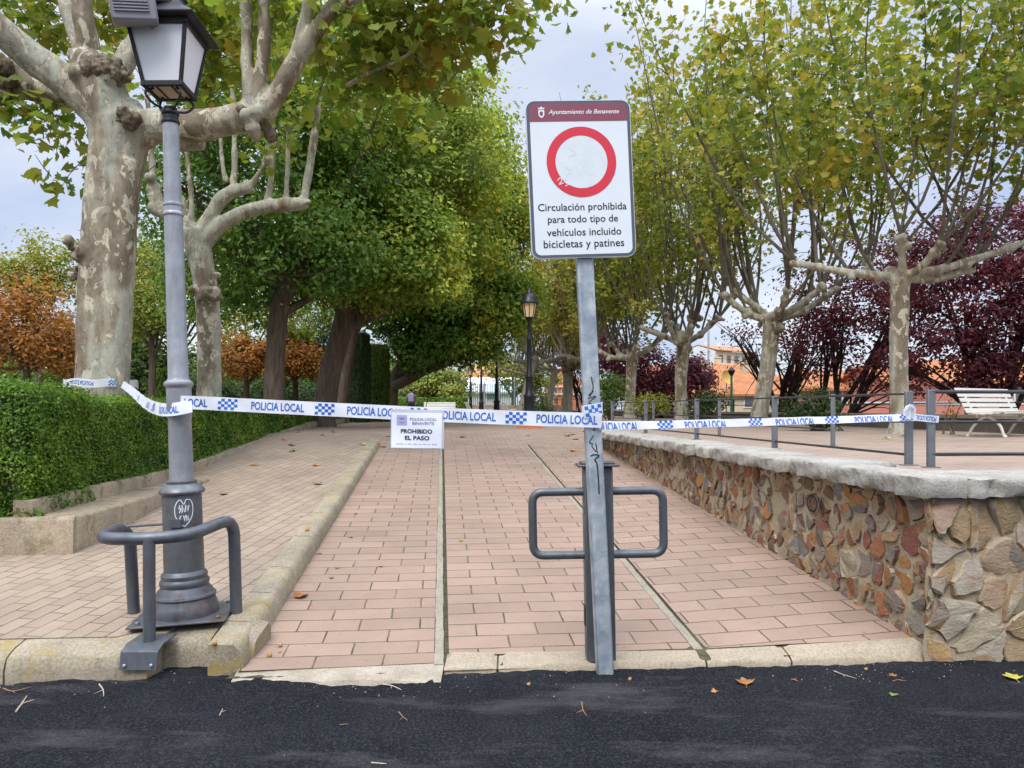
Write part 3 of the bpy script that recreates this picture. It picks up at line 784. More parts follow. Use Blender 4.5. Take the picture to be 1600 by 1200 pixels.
def cap_block(mb, place, L, Wd, z0, z1, rg, rough, nx=None):
    """a rough hewn block: a box cut into small faces and knocked about"""
    nx = nx or max(5, int(L/.035)); ny = max(5, int(Wd/.05)); nz = 4; idx = {}; v = []; f = []; sd = rg.random()*50
    def vid(i, j, k):
        if (i, j, k) not in idx:
            x, y, z = i/nx*L, j/ny*Wd, z0+(z1-z0)*k/nz
            a, b_, c = vnoise(x*17+sd, z*21+y*13), vnoise(y*17+sd, x*13+z*21), vnoise(x*19+sd, y*19)
            a2, b2 = 1.3*vnoise(x*70+sd, z*90), 1.3*vnoise(y*70+sd, z*90)
            ex = 1 if i in (0, nx) else .3
            xx = x+rough*.6*(b_+b2*.7)*(.35 if ex == 1 else .3); yy = y+rough*(a+a2*.8)*(1.3 if j == 0 else .4)
            zz = z+(.35*rough*c if k == nz else rough*.7*c)
            if j == 0 and i in (0, nx): yy += .034
            if j == 0 and i in (1, nx-1): yy += .010
            ed = (i in (0, nx))+(j in (0, ny))+(k in (0, nz))
            if ed >= 2:
                s_ = .009
                if i == 0: xx += s_*1.6
                if i == nx: xx -= s_*1.6
                if j == 0: yy += s_
                if k == nz: zz -= s_
            idx[(i, j, k)] = len(v); v.append(place(xx, yy, zz))
        return idx[(i, j, k)]
    for i in range(nx):
        for j in range(ny):
            f.append((vid(i, j, nz), vid(i+1, j, nz), vid(i+1, j+1, nz), vid(i, j+1, nz))); f.append((vid(i, j, 0), vid(i, j+1, 0), vid(i+1, j+1, 0), vid(i+1, j, 0)))
    for i in range(nx):
        for k in range(nz):
            f.append((vid(i, 0, k), vid(i+1, 0, k), vid(i+1, 0, k+1), vid(i, 0, k+1))); f.append((vid(i, ny, k), vid(i, ny, k+1), vid(i+1, ny, k+1), vid(i+1, ny, k)))
    for j in range(ny):
        for k in range(nz):
            f.append((vid(0, j, k), vid(0, j, k+1), vid(0, j+1, k+1), vid(0, j+1, k))); f.append((vid(nx, j, k), vid(nx, j+1, k), vid(nx, j+1, k+1), vid(nx, j, k+1)))
    mb.add(v, f)
s0 = 4.115; first = True
for L in (1.14, .62, .5, .72, .55, .48, .62, .5, .66, .52, .6, .58, .5, .64, .55, .6):
    mb = MB(); s1 = s0
    oy = rg.uniform(-.014, .014); cap_block(mb, lambda x, y, z: P(2.82+y+oy, s1+x, z), L-.034, .315 if first else .6, 1.018, 1.135+rg.uniform(-.014, .012), rg, .017)
    mb.build('coping_stone', M['granite'], wall, ang=62); s0 += L; first = False
x0 = 0.0
for L in (.95, .8, .9, .85, .9, .9):
    mb = MB(); s1 = x0
    cap_block(mb, lambda x, y, z: Vector((2.725, 4.37, 0))+FD*(s1+x)-FNm*y+Vector((0, 0, z)), L-.034, .6, 1.02, 1.128+rg.uniform(-.014, .012), rg, .017)
    mb.build('coping_stone', M['granite'], wall, ang=62); x0 += L
# dark ring and tail sprayed on the wall
mb = MB()
ring = [(1.37+.085*math.cos(a)*.9, .80+.062*math.sin(a)) for a in lin(.3, 6.9, 28)]
tail = [(1.215, .85), (1.24, .80), (1.22, .75), (1.185, .735)]
for st in (ring, [(p[0], p[1]) for p in tail], [(1.275, .86), (1.24, .80), (1.195, .775)]):
    v, f = stroke2d(st, .020); mb.add([side(p[0], p[1], .046) for p in v], f)
mb.build('graffiti', M['ink'], wall)

# ================================================================== PLANTER AND HEDGE
pl = thing('planter_kerb', 'weathered low concrete planter edge with a step, under the clipped hedge', 'planter', P(-3.3, 7, .3))
mb = MB()
rings = []
for b_ in lin(6.42, 13.2, 160):
    j = lambda s: .010*vnoise(b_*7, s)+.006*vnoise(b_*29, s)
    uo = -3.02+.02*(b_-6.4); en = .012 if b_ < 6.45 else 0
    zt = .655
    rings.append([P(uo+j(1), b_, .1), P(uo+j(2)*.6-en, b_, zt-.03), P(uo-.028+j(3)*.6-en, b_, zt-.002+j(4)*.4), P(uo-.36, b_, zt+j(5)*.4), P(uo-.36, b_, .1)])
loft(mb, rings); mb.build('step', M['planter'], pl, ang=50)
mb = MB(); rings = []
for b_ in lin(6.44, 40, 300):
    j = lambda s: .008*vnoise(b_*9, s)+.005*vnoise(b_*31, s)
    uo = -3.36+.006*(b_-6.4); zt = .79 if b_ < 10 else min(1.2, .79+.045*(b_-10))
    rings.append([P(uo+j(1), b_, .2), P(uo-.01+j(2), b_, zt-.02), P(uo-.03, b_, zt+j(4)*.5), P(uo-.16, b_, zt+j(5)*.5), P(uo-.17, b_, .2)])
loft(mb, rings); mb.build('kerb_edge', M['planter'], pl, ang=50)
mb = MB(); rings = []
for a_ in lin(-9, -3.345, 130):
    j = lambda s: .010*vnoise(a_*7, s)+.006*vnoise(a_*29, s)
    rings.append([P(a_, 6.36+j(1), .1), P(a_, 6.375+j(2), .62), P(a_, 6.40+j(3), .652+j(4)*.5), P(a_, 6.62, .655), P(a_, 6.62, .1)])
loft(mb, rings)
# the outer corner of the front
rings = []
for a_ in lin(-3.345, -3.02, 12):
    j = lambda s: .010*vnoise(a_*7, s)+.006*vnoise(a_*29, s)
    rings.append([P(a_, 6.36+j(1), .1), P(a_, 6.375+j(2), .62), P(a_, 6.40+j(3), .652+j(4)*.5), P(a_, 6.43, .655), P(a_, 6.43, .1)])
loft(mb, rings); mb.build('end_block', M['planter'], pl, ang=50)
# ================================================================== FOLIAGE TOOLS
def np_leaves(name, pos, nrm, size, tmpl, mat, rng, parent=None, org=None, spin=None):
    """one mesh of many small leaves; tmpl = (verts k x 3, faces)"""
    T, faces = tmpl; T = np.array(T, float); k = len(T); n = len(pos)
    nrm = nrm/np.maximum(np.linalg.norm(nrm, axis=1, keepdims=True), 1e-9)
    a = rng.normal(size=(n, 3)) if spin is None else spin + rng.normal(size=(n, 3))*.35
    a -= nrm*np.sum(a*nrm, axis=1, keepdims=True); a /= np.maximum(np.linalg.norm(a, axis=1, keepdims=True), 1e-9)
    b_ = np.cross(nrm, a)
    sz = np.asarray(size).reshape(-1, 1, 1)*np.ones((n, 1, 1))
    V = pos[:, None, :] + sz*(T[None, :, 0:1]*a[:, None, :] + T[None, :, 1:2]*b_[:, None, :] + T[None, :, 2:3]*nrm[:, None, :])
    o3 = wloc(parent) if parent else (Vector(org) if org is not None else Vector((0, 0, 0)))
    V = V - np.array(o3)[None, None, :]
    li = np.concatenate([np.array(f) for f in faces]); fl = np.array([len(f) for f in faces])
    LI = (li[None, :] + (np.arange(n)*k)[:, None]).ravel()
    tot = np.tile(fl, n); st = np.concatenate([[0], np.cumsum(tot)[:-1]])
    me = bpy.data.meshes.new(name)
    me.vertices.add(n*k); me.vertices.foreach_set('co', V.astype(np.float32).ravel())
    me.loops.add(len(LI)); me.loops.foreach_set('vertex_index', LI.astype(np.int32))
    me.polygons.add(len(tot)); me.polygons.foreach_set('loop_start', st.astype(np.int32)); me.polygons.foreach_set('loop_total', tot.astype(np.int32))
    me.update(calc_edges=True); me.materials.append(mat)
    return link(name, me, parent, org)
# lobed plane leaf in two halves folded along the midrib, oval leaf, tiny hedge leaf, needle spray
_half = [(.0, .0), (.12, .34), (.30, .52), (.36, .30), (.62, .40), (.66, .16), (1.0, .0)]
LOBED = ([(x-.35, y, abs(y)*.28-.12*max(0, x-.5)) for x, y in _half] + [(x-.35, -y, abs(y)*.28-.12*max(0, x-.5)) for x, y in _half[1:-1]], [(0, 6, 5, 4, 3, 2, 1), (0, 7, 8, 9, 10, 11, 6)])
OVAL = ([(-.5, 0, 0), (-.1, .30, .09), (.3, .2, .05), (.55, 0, -.08), (.3, -.2, .05), (-.1, -.30, .09)], [(0, 3, 2, 1), (0, 5, 4, 3)])
TINY = ([(-.5, 0, 0), (.05, .3, .08), (.5, 0, -.04), (.05, -.3, .08)], [(0, 2, 1), (0, 3, 2)])
SPRAY = ([(-.5, 0, 0), (.0, .14, .03), (.6, 0, -.05), (.0, -.14, .03)], [(0, 1, 2, 3)])
def unit(a): return a/np.maximum(np.linalg.norm(a, axis=-1, keepdims=True), 1e-9)
def clumps(rng, c, r, n, cr, per, shell=.55, flat=.7, low=-.7, lump=.2):
    """leaf positions and normals in clumps spread through a lumpy ellipsoid"""
    d = unit(rng.normal(size=(n*3, 3))); d = d[d[:, 2] > low][:n]; n = len(d)
    ph = rng.uniform(0, 6.28, 6)
    lp = 1+lump*(np.sin(3.1*d[:, 0]+ph[0]+2*d[:, 2])+np.sin(4.3*d[:, 1]+ph[1])+np.sin(5.2*d[:, 2]+3*d[:, 0]+ph[2]))/1.8
    rad = (shell+(1-shell)*rng.uniform(size=n)**.6)*lp
    cc = np.array(c)[None]+d*rad[:, None]*np.array(r)[None]
    k = rng.uniform(.6, 1.35, size=(n, 1, 1))*cr
    off = rng.normal(size=(n, per, 3))*.55*k*np.array([1, 1, flat])
    pos = cc[:, None]+off
    nr = unit(off)*.5+d[:, None]*.5+np.array([0, 0, .55])+rng.normal(size=(n, per, 3))*.5
    return pos.reshape(-1, 3), unit(nr.reshape(-1, 3)), cc
def branch(mb, a, b_, r0, r1, rng, sag=.15, n=6, sides=7):
    a, b_ = np.array(a, float), np.array(b_, float); L = np.linalg.norm(b_-a)
    mid = (a+b_)/2+rng.normal(size=3)*L*.08+np.array([0, 0, sag*L])
    pts = [a*(1-t)**2+mid*2*t*(1-t)+b_*t*t for t in np.linspace(0, 1, n)]
    mb.tube(pts, [r0+(r1-r0)*t for t in np.linspace(0, 1, n)], sides)
    return pts
def remesh(o, vox, smooth=3):
    m_ = o.modifiers.new('remesh', 'REMESH'); m_.mode = 'VOXEL'; m_.voxel_size = vox; m_.use_smooth_shade = True
    s_ = o.modifiers.new('smooth', 'SMOOTH'); s_.factor = .5; s_.iterations = smooth
    t = bpy.data.textures.get('lumps') or bpy.data.textures.new('lumps', 'CLOUDS'); t.noise_scale = .22; t.noise_depth = 2
    d_ = o.modifiers.new('lumps', 'DISPLACE'); d_.texture = t; d_.strength = min(vox*1.4, .05); d_.mid_level = .5; d_.texture_coords = 'LOCAL'
def broad_tree(name, label, cat, group, seed, trunk, crowns, leafmats, barkmat, leaf, tmpl=OVAL, limbs=14, r1=.08, lowleaf=None, trunk_remesh=0):
    """trunk = [(x, y, z, r)...]; crowns = [(centre, radii, clumps, clump radius, leaves per clump, material index, keywords)]"""
    rng = np.random.default_rng(seed); base = Vector(trunk[0][:3])
    t = thing(name, label, cat, base, group)
    sp = spline(trunk, 5); mb = MB(); mb.tube([p[:3] for p in sp], [p[3] for p in sp], 14)
    top = sp[-1]
    # flare at the root
    mb.tube([Vector(trunk[0][:3])+Vector((0, 0, -.08)), Vector(trunk[0][:3])+Vector((0, 0, .35))], [trunk[0][3]*1.35, trunk[0][3]*.98], 14)
    res = []
    for i, (c, r, n, cr, per, mi, kw) in enumerate(crowns):
        p, nr, cc = clumps(rng, c, r, n, cr, per, **kw); res.append((p, nr, mi))
        k = max(2, int(limbs*n/sum(x[2] for x in crowns)))
        for q in cc[rng.choice(len(cc), min(k, len(cc)), replace=False)]:
            s = sp[rng.integers(int(len(sp)*.6), len(sp))] if rng.random() < .45 else top
            pts = branch(mb, s[:3], q, min(s[3]*.55, .16), .02, rng, .06)
            for _ in range(2):
                a = pts[rng.integers(2, 5)]; branch(mb, a, a+rng.normal(size=3)*np.array(r)*.35, .035, .008, rng, .05, 4, 5)
    o = mb.build('trunk', barkmat, t, ang=70)
    if trunk_remesh: remesh(o, trunk_remesh)
    mis = sorted(set(x[2] for x in res))
    for mi in mis:
        p = np.concatenate([x[0] for x in res if x[2] == mi]); nr = np.concatenate([x[1] for x in res if x[2] == mi])
        np_leaves('crown', p, nr, leaf*rng.uniform(.65, 1.3, len(p)), tmpl, leafmats[mi], rng, t)
    return t

# ================================================================== CLIPPED HEDGE
def hedge_leaves(rng, faces):
    """faces: (origin, edge a, edge b, normal, leaves per square metre)"""
    P_, N_ = [], []
    for o, a, b_, nn, den in faces:
        o, a, b_, nn = [np.array(x, float) for x in (o, a, b_, nn)]
        area = np.linalg.norm(np.cross(a, b_)); n = int(area*den)
        s, t = rng.uniform(size=(n, 1)), rng.uniform(size=(n, 1))
        q = o+a*s+b_*t
        w = np.sin(q[:, 0]*5.1+q[:, 2]*7)+np.sin(q[:, 1]*4.3+q[:, 2]*5.3)+.7*np.sin(q[:, 1]*13+q[:, 2]*15)+.7*np.sin(q[:, 2]*19+q[:, 0]*12)
        q = q+nn*(w[:, None]*.014+rng.normal(size=(n, 1))*.018+.012)
        P_.append(q); N_.append(unit(nn+rng.normal(size=(n, 3))*.62+np.array([0, 0, .3])))
    p, n_ = np.concatenate(P_), np.concatenate(N_)
    w = np.sin(p[:, 0]*8.3+p[:, 2]*11)+np.sin(p[:, 1]*7.7+p[:, 2]*9.3+2)+np.sin(p[:, 1]*17+p[:, 2]*21)+np.sin(p[:, 0]*23-p[:, 2]*17)
    k = rng.uniform(size=len(p)) > np.clip((-w-1.0)*.45, 0, .6)     # thin patches and hollows
    return p[k], n_[k]
hd = thing('clipped_hedge', 'long clipped bright green box hedge running up the left side of the walk', 'hedge', P(-3.9, 6.6, .66))
rng = np.random.default_rng(3)
hu0, hu1 = -3.43, -4.15
def hz(v): return 1.66 if v < 8.2 else 1.63
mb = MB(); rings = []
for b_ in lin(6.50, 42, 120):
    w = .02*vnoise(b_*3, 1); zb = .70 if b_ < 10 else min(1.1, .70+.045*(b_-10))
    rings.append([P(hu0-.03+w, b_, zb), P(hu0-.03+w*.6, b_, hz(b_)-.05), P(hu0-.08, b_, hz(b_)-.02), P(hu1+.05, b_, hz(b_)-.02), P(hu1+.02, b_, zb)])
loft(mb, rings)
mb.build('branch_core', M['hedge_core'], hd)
fc = []
v0 = 6.46
for v1, den in ((7.6, 7500), (9, 5600), (11, 4200), (14, 2800), (20, 1700), (30, 900), (42, 500)):
    zb = .68 if v0 < 10 else min(1.08, .68+.045*(v0-10)); zt = hz((v0+v1)/2)
    fc.append((P(hu0, v0, zb), P(hu0, v1, zb)-P(hu0, v0, zb), Vector((0, 0, zt-zb)), P(1, 0, 0), den))
    fc.append((P(hu0, v0, zt), P(hu0, v1, zt)-P(hu0, v0, zt), P(hu1, v0, zt)-P(hu0, v0, zt), (0, 0, 1), den*.6))
    v0 = v1
p, nr = hedge_leaves(rng, fc)
fine = np.linalg.norm(p[:, :2], axis=1)
sz = np.clip(.024+.0022*(fine-7.5), .024, .07)*rng.uniform(.7, 1.35, len(p))
np_leaves('leaves', p, nr, sz, TINY, M['leaf_hedge'], rng, hd)
# the end that faces the street: bushier, its own shrub block
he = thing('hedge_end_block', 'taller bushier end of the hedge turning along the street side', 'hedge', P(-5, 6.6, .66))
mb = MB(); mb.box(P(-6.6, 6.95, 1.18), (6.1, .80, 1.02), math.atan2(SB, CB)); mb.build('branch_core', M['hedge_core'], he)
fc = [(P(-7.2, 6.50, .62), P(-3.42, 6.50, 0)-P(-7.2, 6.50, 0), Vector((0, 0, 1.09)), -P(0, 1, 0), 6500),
      (P(-7.2, 6.50, 1.72), P(-3.42, 6.50, 0)-P(-7.2, 6.50, 0), P(0, .8, 0), (0, 0, 1), 3500), (P(-3.41, 6.48, .62), P(0, 1.0, 0), Vector((0, 0, 1.10)), P(1, 0, 0), 5500)]
p, nr = hedge_leaves(rng, fc); p += rng.normal(size=p.shape)*.02
n = 420; q = np.array([P(-3.9+.45*rng.random(), 6.5+.25*rng.random(), 1.70+.05*abs(rng.normal())) for _ in range(n)]); p = np.concatenate([p, q]); nr = np.concatenate([nr, rng.normal(size=(n, 3))+[0, 0, .5]])
n = 900; q = np.array([P(-4.6+1.3*rng.random(), 6.42+.07*rng.random(), .60+.12*rng.random()) for _ in range(n)]); p = np.concatenate([p, q]); nr = np.concatenate([nr, rng.normal(size=(n, 3))-P(0, .7, -.4)])
np_leaves('leaves', p, nr, .03*rng.uniform(.7, 1.4, len(p)), TINY, M['leaf_hedge'], rng, he)

# ================================================================== THE BIG PLANE TREES ON THE LEFT
def pix_tube(mb, pts, Y, n=12, k=5):
    """pts: (px, py, radius in px, depth offset in metres)"""
    q = []
    for p in pts:
        d = Y+(p[3] if len(p) > 3 else 0); w = at(p[0], p[1], d); q.append((w.x, w.y, w.z, p[2]*d/F_PX))
    sp = spline(q, k); mb.tube([s[:3] for s in sp], [s[3] for s in sp], n); return sp
def knob(mb, rng, px, py, r, Y, n=5):
    c = at(px, py, Y); rr = r*Y/F_PX
    for _ in range(n):
        mb.ball(c+Vector(rng.normal(size=3))*rr*.5, rr*rng.uniform(.25, .62), 10, 7)
    mb.ball(c, rr*.8, 10, 7)
YA = 9.3
rng = np.random.default_rng(21)
b_ = at(159, 640, YA); b_.z = PLZ-.05
plane_a = thing('plane_tree', 'thick pollarded plane tree with flaking pale bark and police tape round its trunk', 'tree', b_)
mb = MB()
pix_tube(mb, [(158, 720, 46), (158, 655, 41), (160, 600, 39), (163, 520, 39), (166, 450, 40), (170, 370, 39), (177, 290, 39), (184, 240, 41), (187, 195, 44), (185, 160, 34)], YA, 20)
# buttress folds and burls of the trunk
pix_tube(mb, [(136, 640, 19, -.13), (141, 500, 19, -.15), (148, 360, 16, -.16), (160, 250, 15, -.16)], YA)
pix_tube(mb, [(177, 640, 22, -.14), (182, 500, 22, -.15), (190, 360, 19, -.17), (200, 250, 17, -.16)], YA)
knob(mb, rng, 130, 392, 18, YA-.25, 7); knob(mb, rng, 112, 430, 9, YA-.05, 3); knob(mb, rng, 200, 192, 20, YA-.2, 6); knob(mb, rng, 122, 400, 12, YA-.25, 4)
# limbs
pix_tube(mb, [(178, 205, 30), (140, 160, 27, -.1), (95, 122, 25, -.2), (48, 88, 24, -.3), (5, 50, 22, -.5), (-60, -10, 20, -.8), (-140, -110, 16, -1)], YA)
pix_tube(mb, [(110, 150, 18, .3), (70, 140, 20, .4), (35, 132, 23, .5), (8, 122, 20, .5)], YA); knob(mb, rng, 25, 128, 25, YA+.5, 8)
pix_tube(mb, [(182, 200, 40), (165, 160, 38, -.1), (150, 120, 33, -.15), (140, 90, 26, -.15)], YA); knob(mb, rng, 160, 112, 28, YA-.2, 9); knob(mb, rng, 130, 95, 24, YA-.2, 5)
pix_tube(mb, [(135, 95, 15), (118, 50, 13, .05), (104, 10, 12, .1), (88, -60, 10, .2), (60, -180, 7, .3)], YA)
pix_tube(mb, [(140, 85, 17, -.1), (134, 45, 16, -.15), (127, 0, 15, -.2), (122, -80, 12, -.3), (130, -220, 8, -.4)], YA)
pix_tube(mb, [(170, 130, 20, .1), (195, 95, 17, .2), (215, 60, 14, .3), (232, 0, 11, .4), (240, -90, 9, .5)], YA); knob(mb, rng, 178, 118, 22, YA-.1, 5)
pix_tube(mb, [(196, 215, 32), (245, 196, 27, -.05), (300, 198, 25, -.1), (350, 190, 23, -.2), (395, 180, 24, -.3)], YA); knob(mb, rng, 400, 182, 23, YA-.3, 8)
pix_tube(mb, [(255, 222, 15, .2), (290, 222, 14, .3), (318, 224, 11, .3)], YA)
pix_tube(mb, [(392, 172, 12, -.3), (388, 120, 11, -.3), (386, 60, 9.5, -.25), (383, -20, 8.5, -.2), (372, -140, 6, -.1)], YA)
pix_tube(mb, [(402, 168, 14, -.3), (408, 120, 11, -.35), (413, 60, 10, -.4), (413, -20, 9, -.45), (430, -150, 6, -.6)], YA)
pix_tube(mb, [(410, 176, 19, -.3), (432, 148, 16, -.35), (456, 108, 15, -.4), (478, 70, 14, -.45), (503, 35, 12, -.5), (540, -20, 10, -.6), (620, -120, 7, -.8)], YA)
pix_tube(mb, [(458, 105, 11, -.4), (470, 60, 10, -.4), (480, 15, 9.5, -.4), (488, -40, 8, -.4), (492, -140, 5, -.3)], YA)
pix_tube(mb, [(500, 38, 7, -.5), (530, 12, 6, -.7), (575, -8, 5, -1.0)], YA); pix_tube(mb, [(540, 135, 4, -.1), (575, 115, 3.5, -.3), (630, 90, 3, -.6), (660, 60, 2, -.8)], YA)
o = mb.build('trunk', M['bark'], plane_a); remesh(o, .026, 3)
for x, y, r, dz_ in ((132, 392, 17, -.22), (24, 130, 26, .45), (160, 108, 27, -.28), (178, 122, 18, -.25), (203, 190, 16, -.30), (402, 183, 20, -.33), (122, 425, 9, -.1)):
    bm_ = MB(); knob(bm_, rng, x, y, r, YA+dz_, 9); o = bm_.build('burl', M['burl'], plane_a); remesh(o, .018, 2); tb_ = bpy.data.textures.get('burl') or bpy.data.textures.new('burl', 'CLOUDS'); tb_.noise_scale = .055; tb_.noise_depth = 3; o.modifiers['lumps'].texture = tb_; o.modifiers['lumps'].strength = .075
# its leaves: sprays of large leaves hanging from the shoots
def sprays(rng, spots, size, per, mat, parent, spread=.34, tmpl=LOBED, twigs=None):
    P_, N_ = [], []
    for c, r, n in spots:
        for _ in range(n):
            q = np.array(c)+rng.normal(size=3)*np.array(r)*.55
            k = max(2, int(per*rng.uniform(.5, 1.4)))
            off = rng.normal(size=(k, 3))*spread*np.array([1, 1, .75])*.55
            P_.append(q+off); N_.append(unit(unit(off)*.5+rng.normal(size=(k, 3))*.55+np.array([0, -.35, .55])))
            if twigs is not None and rng.random() < .6: branch(twigs, q+rng.normal(size=3)*spread*.7+np.array([0, .1, .15]), q, .008, .003, rng, .05, 4, 5)
    p, nr = np.concatenate(P_), np.concatenate(N_)
    return np_leaves('crown', p, nr, size*rng.uniform(.55, 1.3, len(p)), tmpl, mat, rng, parent)
spots = []
def S(px, py, dY, rx, ry, n, Y=YA, rd=.8): spots.append((at(px, py, Y+dY), (rx*Y/F_PX, rd, ry*Y/F_PX), n))
S(60, 20, 1.0, 70, 40, 26); S(20, 60, 1.6, 60, 50, 16); S(40, 172, .9, 36, 26, 9); S(95, 200, .8, 36, 30, 10); S(118, 268, .7, 16, 40, 7); S(10, 150, 1.2, 30, 30, 5)
S(190, 20, 1.4, 60, 50, 18); S(60, -60, .6, 110, 60, 40); S(250, 60, 1.5, 60, 80, 22); S(330, 60, 1.2, 60, 70, 30); S(340, 110, 1.4, 40, 60, 16)
S(440, 40, 1.0, 60, 60, 26); S(560, 60, .2, 60, 50, 34); S(640, 60, -.2, 55, 50, 38); S(690, 30, -.3, 50, 40, 26); S(610, 110, .4, 55, 40, 24); S(540, 140, 1.0, 60, 40, 18)
S(735, 30, -.6, 26, 30, 11); S(745, 62, -.6, 20, 10, 4); S(770, 2, -.8, 50, 12, 8); S(830, -4, -.9, 40, 8, 8); S(640, 160, .6, 30, 28, 9); S(700, 90, .2, 26, 26, 8)
S(480, -40, -.2, 200, 50, 50); S(300, -60, .3, 150, 50, 40); S(670, -60, -.8, 130, 50, 40); S(375, 20, -.6, 16, 16, 2); S(350, 5, -.7, 20, 16, 3)
tw = MB()
sprays(rng, spots, .18, 9, M['leaf_plane'], plane_a, .36, twigs=tw)
tag(tw.build('twigs', M['thin_bark'], plane_a), kind='stuff')

YB = 13.5
b_ = at(327, 640, YB); b_.z = PLZ-.05
plane_b = thing('plane_tree', 'slimmer pollarded plane tree with a knobbly collar, right behind the street lamp', 'tree', b_)
mb = MB(); rng = np.random.default_rng(5)
pix_tube(mb, [(327, 668, 22), (327, 640, 19), (327, 560, 18), (326, 500, 18), (324, 470, 18), (318, 425, 18), (309, 385, 20), (306, 360, 20)], YB, 16)
for x, y, r in ((305, 452, 11), (322, 458, 14), (338, 455, 11), (313, 465, 10), (335, 465, 9), (340, 430, 8)): knob(mb, rng, x, y, r, YB-.2, 4)
pix_tube(mb, [(312, 368, 15), (330, 335, 11), (350, 308, 11), (372, 297, 10), (390, 292, 10)], YB); knob(mb, rng, 388, 294, 10, YB, 5)
pix_tube(mb, [(318, 378, 15), (345, 352, 12), (380, 332, 11), (420, 323, 11), (455, 320, 11), (474, 319, 10)], YB); knob(mb, rng, 474, 319, 11, YB, 5)
pix_tube(mb, [(302, 365, 14), (280, 345, 12), (255, 332, 11), (235, 322, 11)], YB); knob(mb, rng, 240, 296, 15, YB, 6); pix_tube(mb, [(250, 330, 10), (242, 305, 11)], YB)
pix_tube(mb, [(296, 360, 9, .4), (285, 320, 8, .6), (262, 290, 7, .8)], YB)
for pts in ([(365, 290, 5), (367, 250, 5), (366, 205, 4.5)], [(353, 285, 4), (347, 250, 3.5), (345, 210, 3)], [(390, 290, 5), (410, 262, 4), (418, 225, 4), (420, 195, 3)],
            [(474, 316, 7), (482, 270, 6.5), (490, 220, 6), (499, 150, 5), (508, 60, 3.5)], [(447, 314, 4), (449, 260, 3.5), (450, 190, 3)], [(418, 316, 6), (424, 270, 5), (426, 210, 4.5), (428, 140, 3)],
            [(240, 290, 6), (236, 230, 5), (230, 150, 4)], [(300, 362, 5), (298, 300, 4), (290, 220, 3.5)], [(366, 205, 4.5), (362, 120, 3.5), (350, 40, 2)]): pix_tube(mb, pts, YB, 8)
o = mb.build('trunk', M['bark'], plane_b); remesh(o, .03, 2)
spots = []
S(380, 110, .4, 70, 60, 34, YB); S(300, 120, .5, 60, 70, 26, YB); S(470, 120, 0, 70, 70, 34, YB); S(440, 200, .4, 60, 30, 9, YB); S(350, 30, .3, 110, 50, 38, YB); S(520, 40, 0, 80, 60, 30, YB)
S(418, 220, -.3, 14, 18, 4, YB); S(230, 60, 0, 70, 70, 24, YB)
sprays(rng, spots, .18, 8, M['leaf_plane'], plane_b, .42)

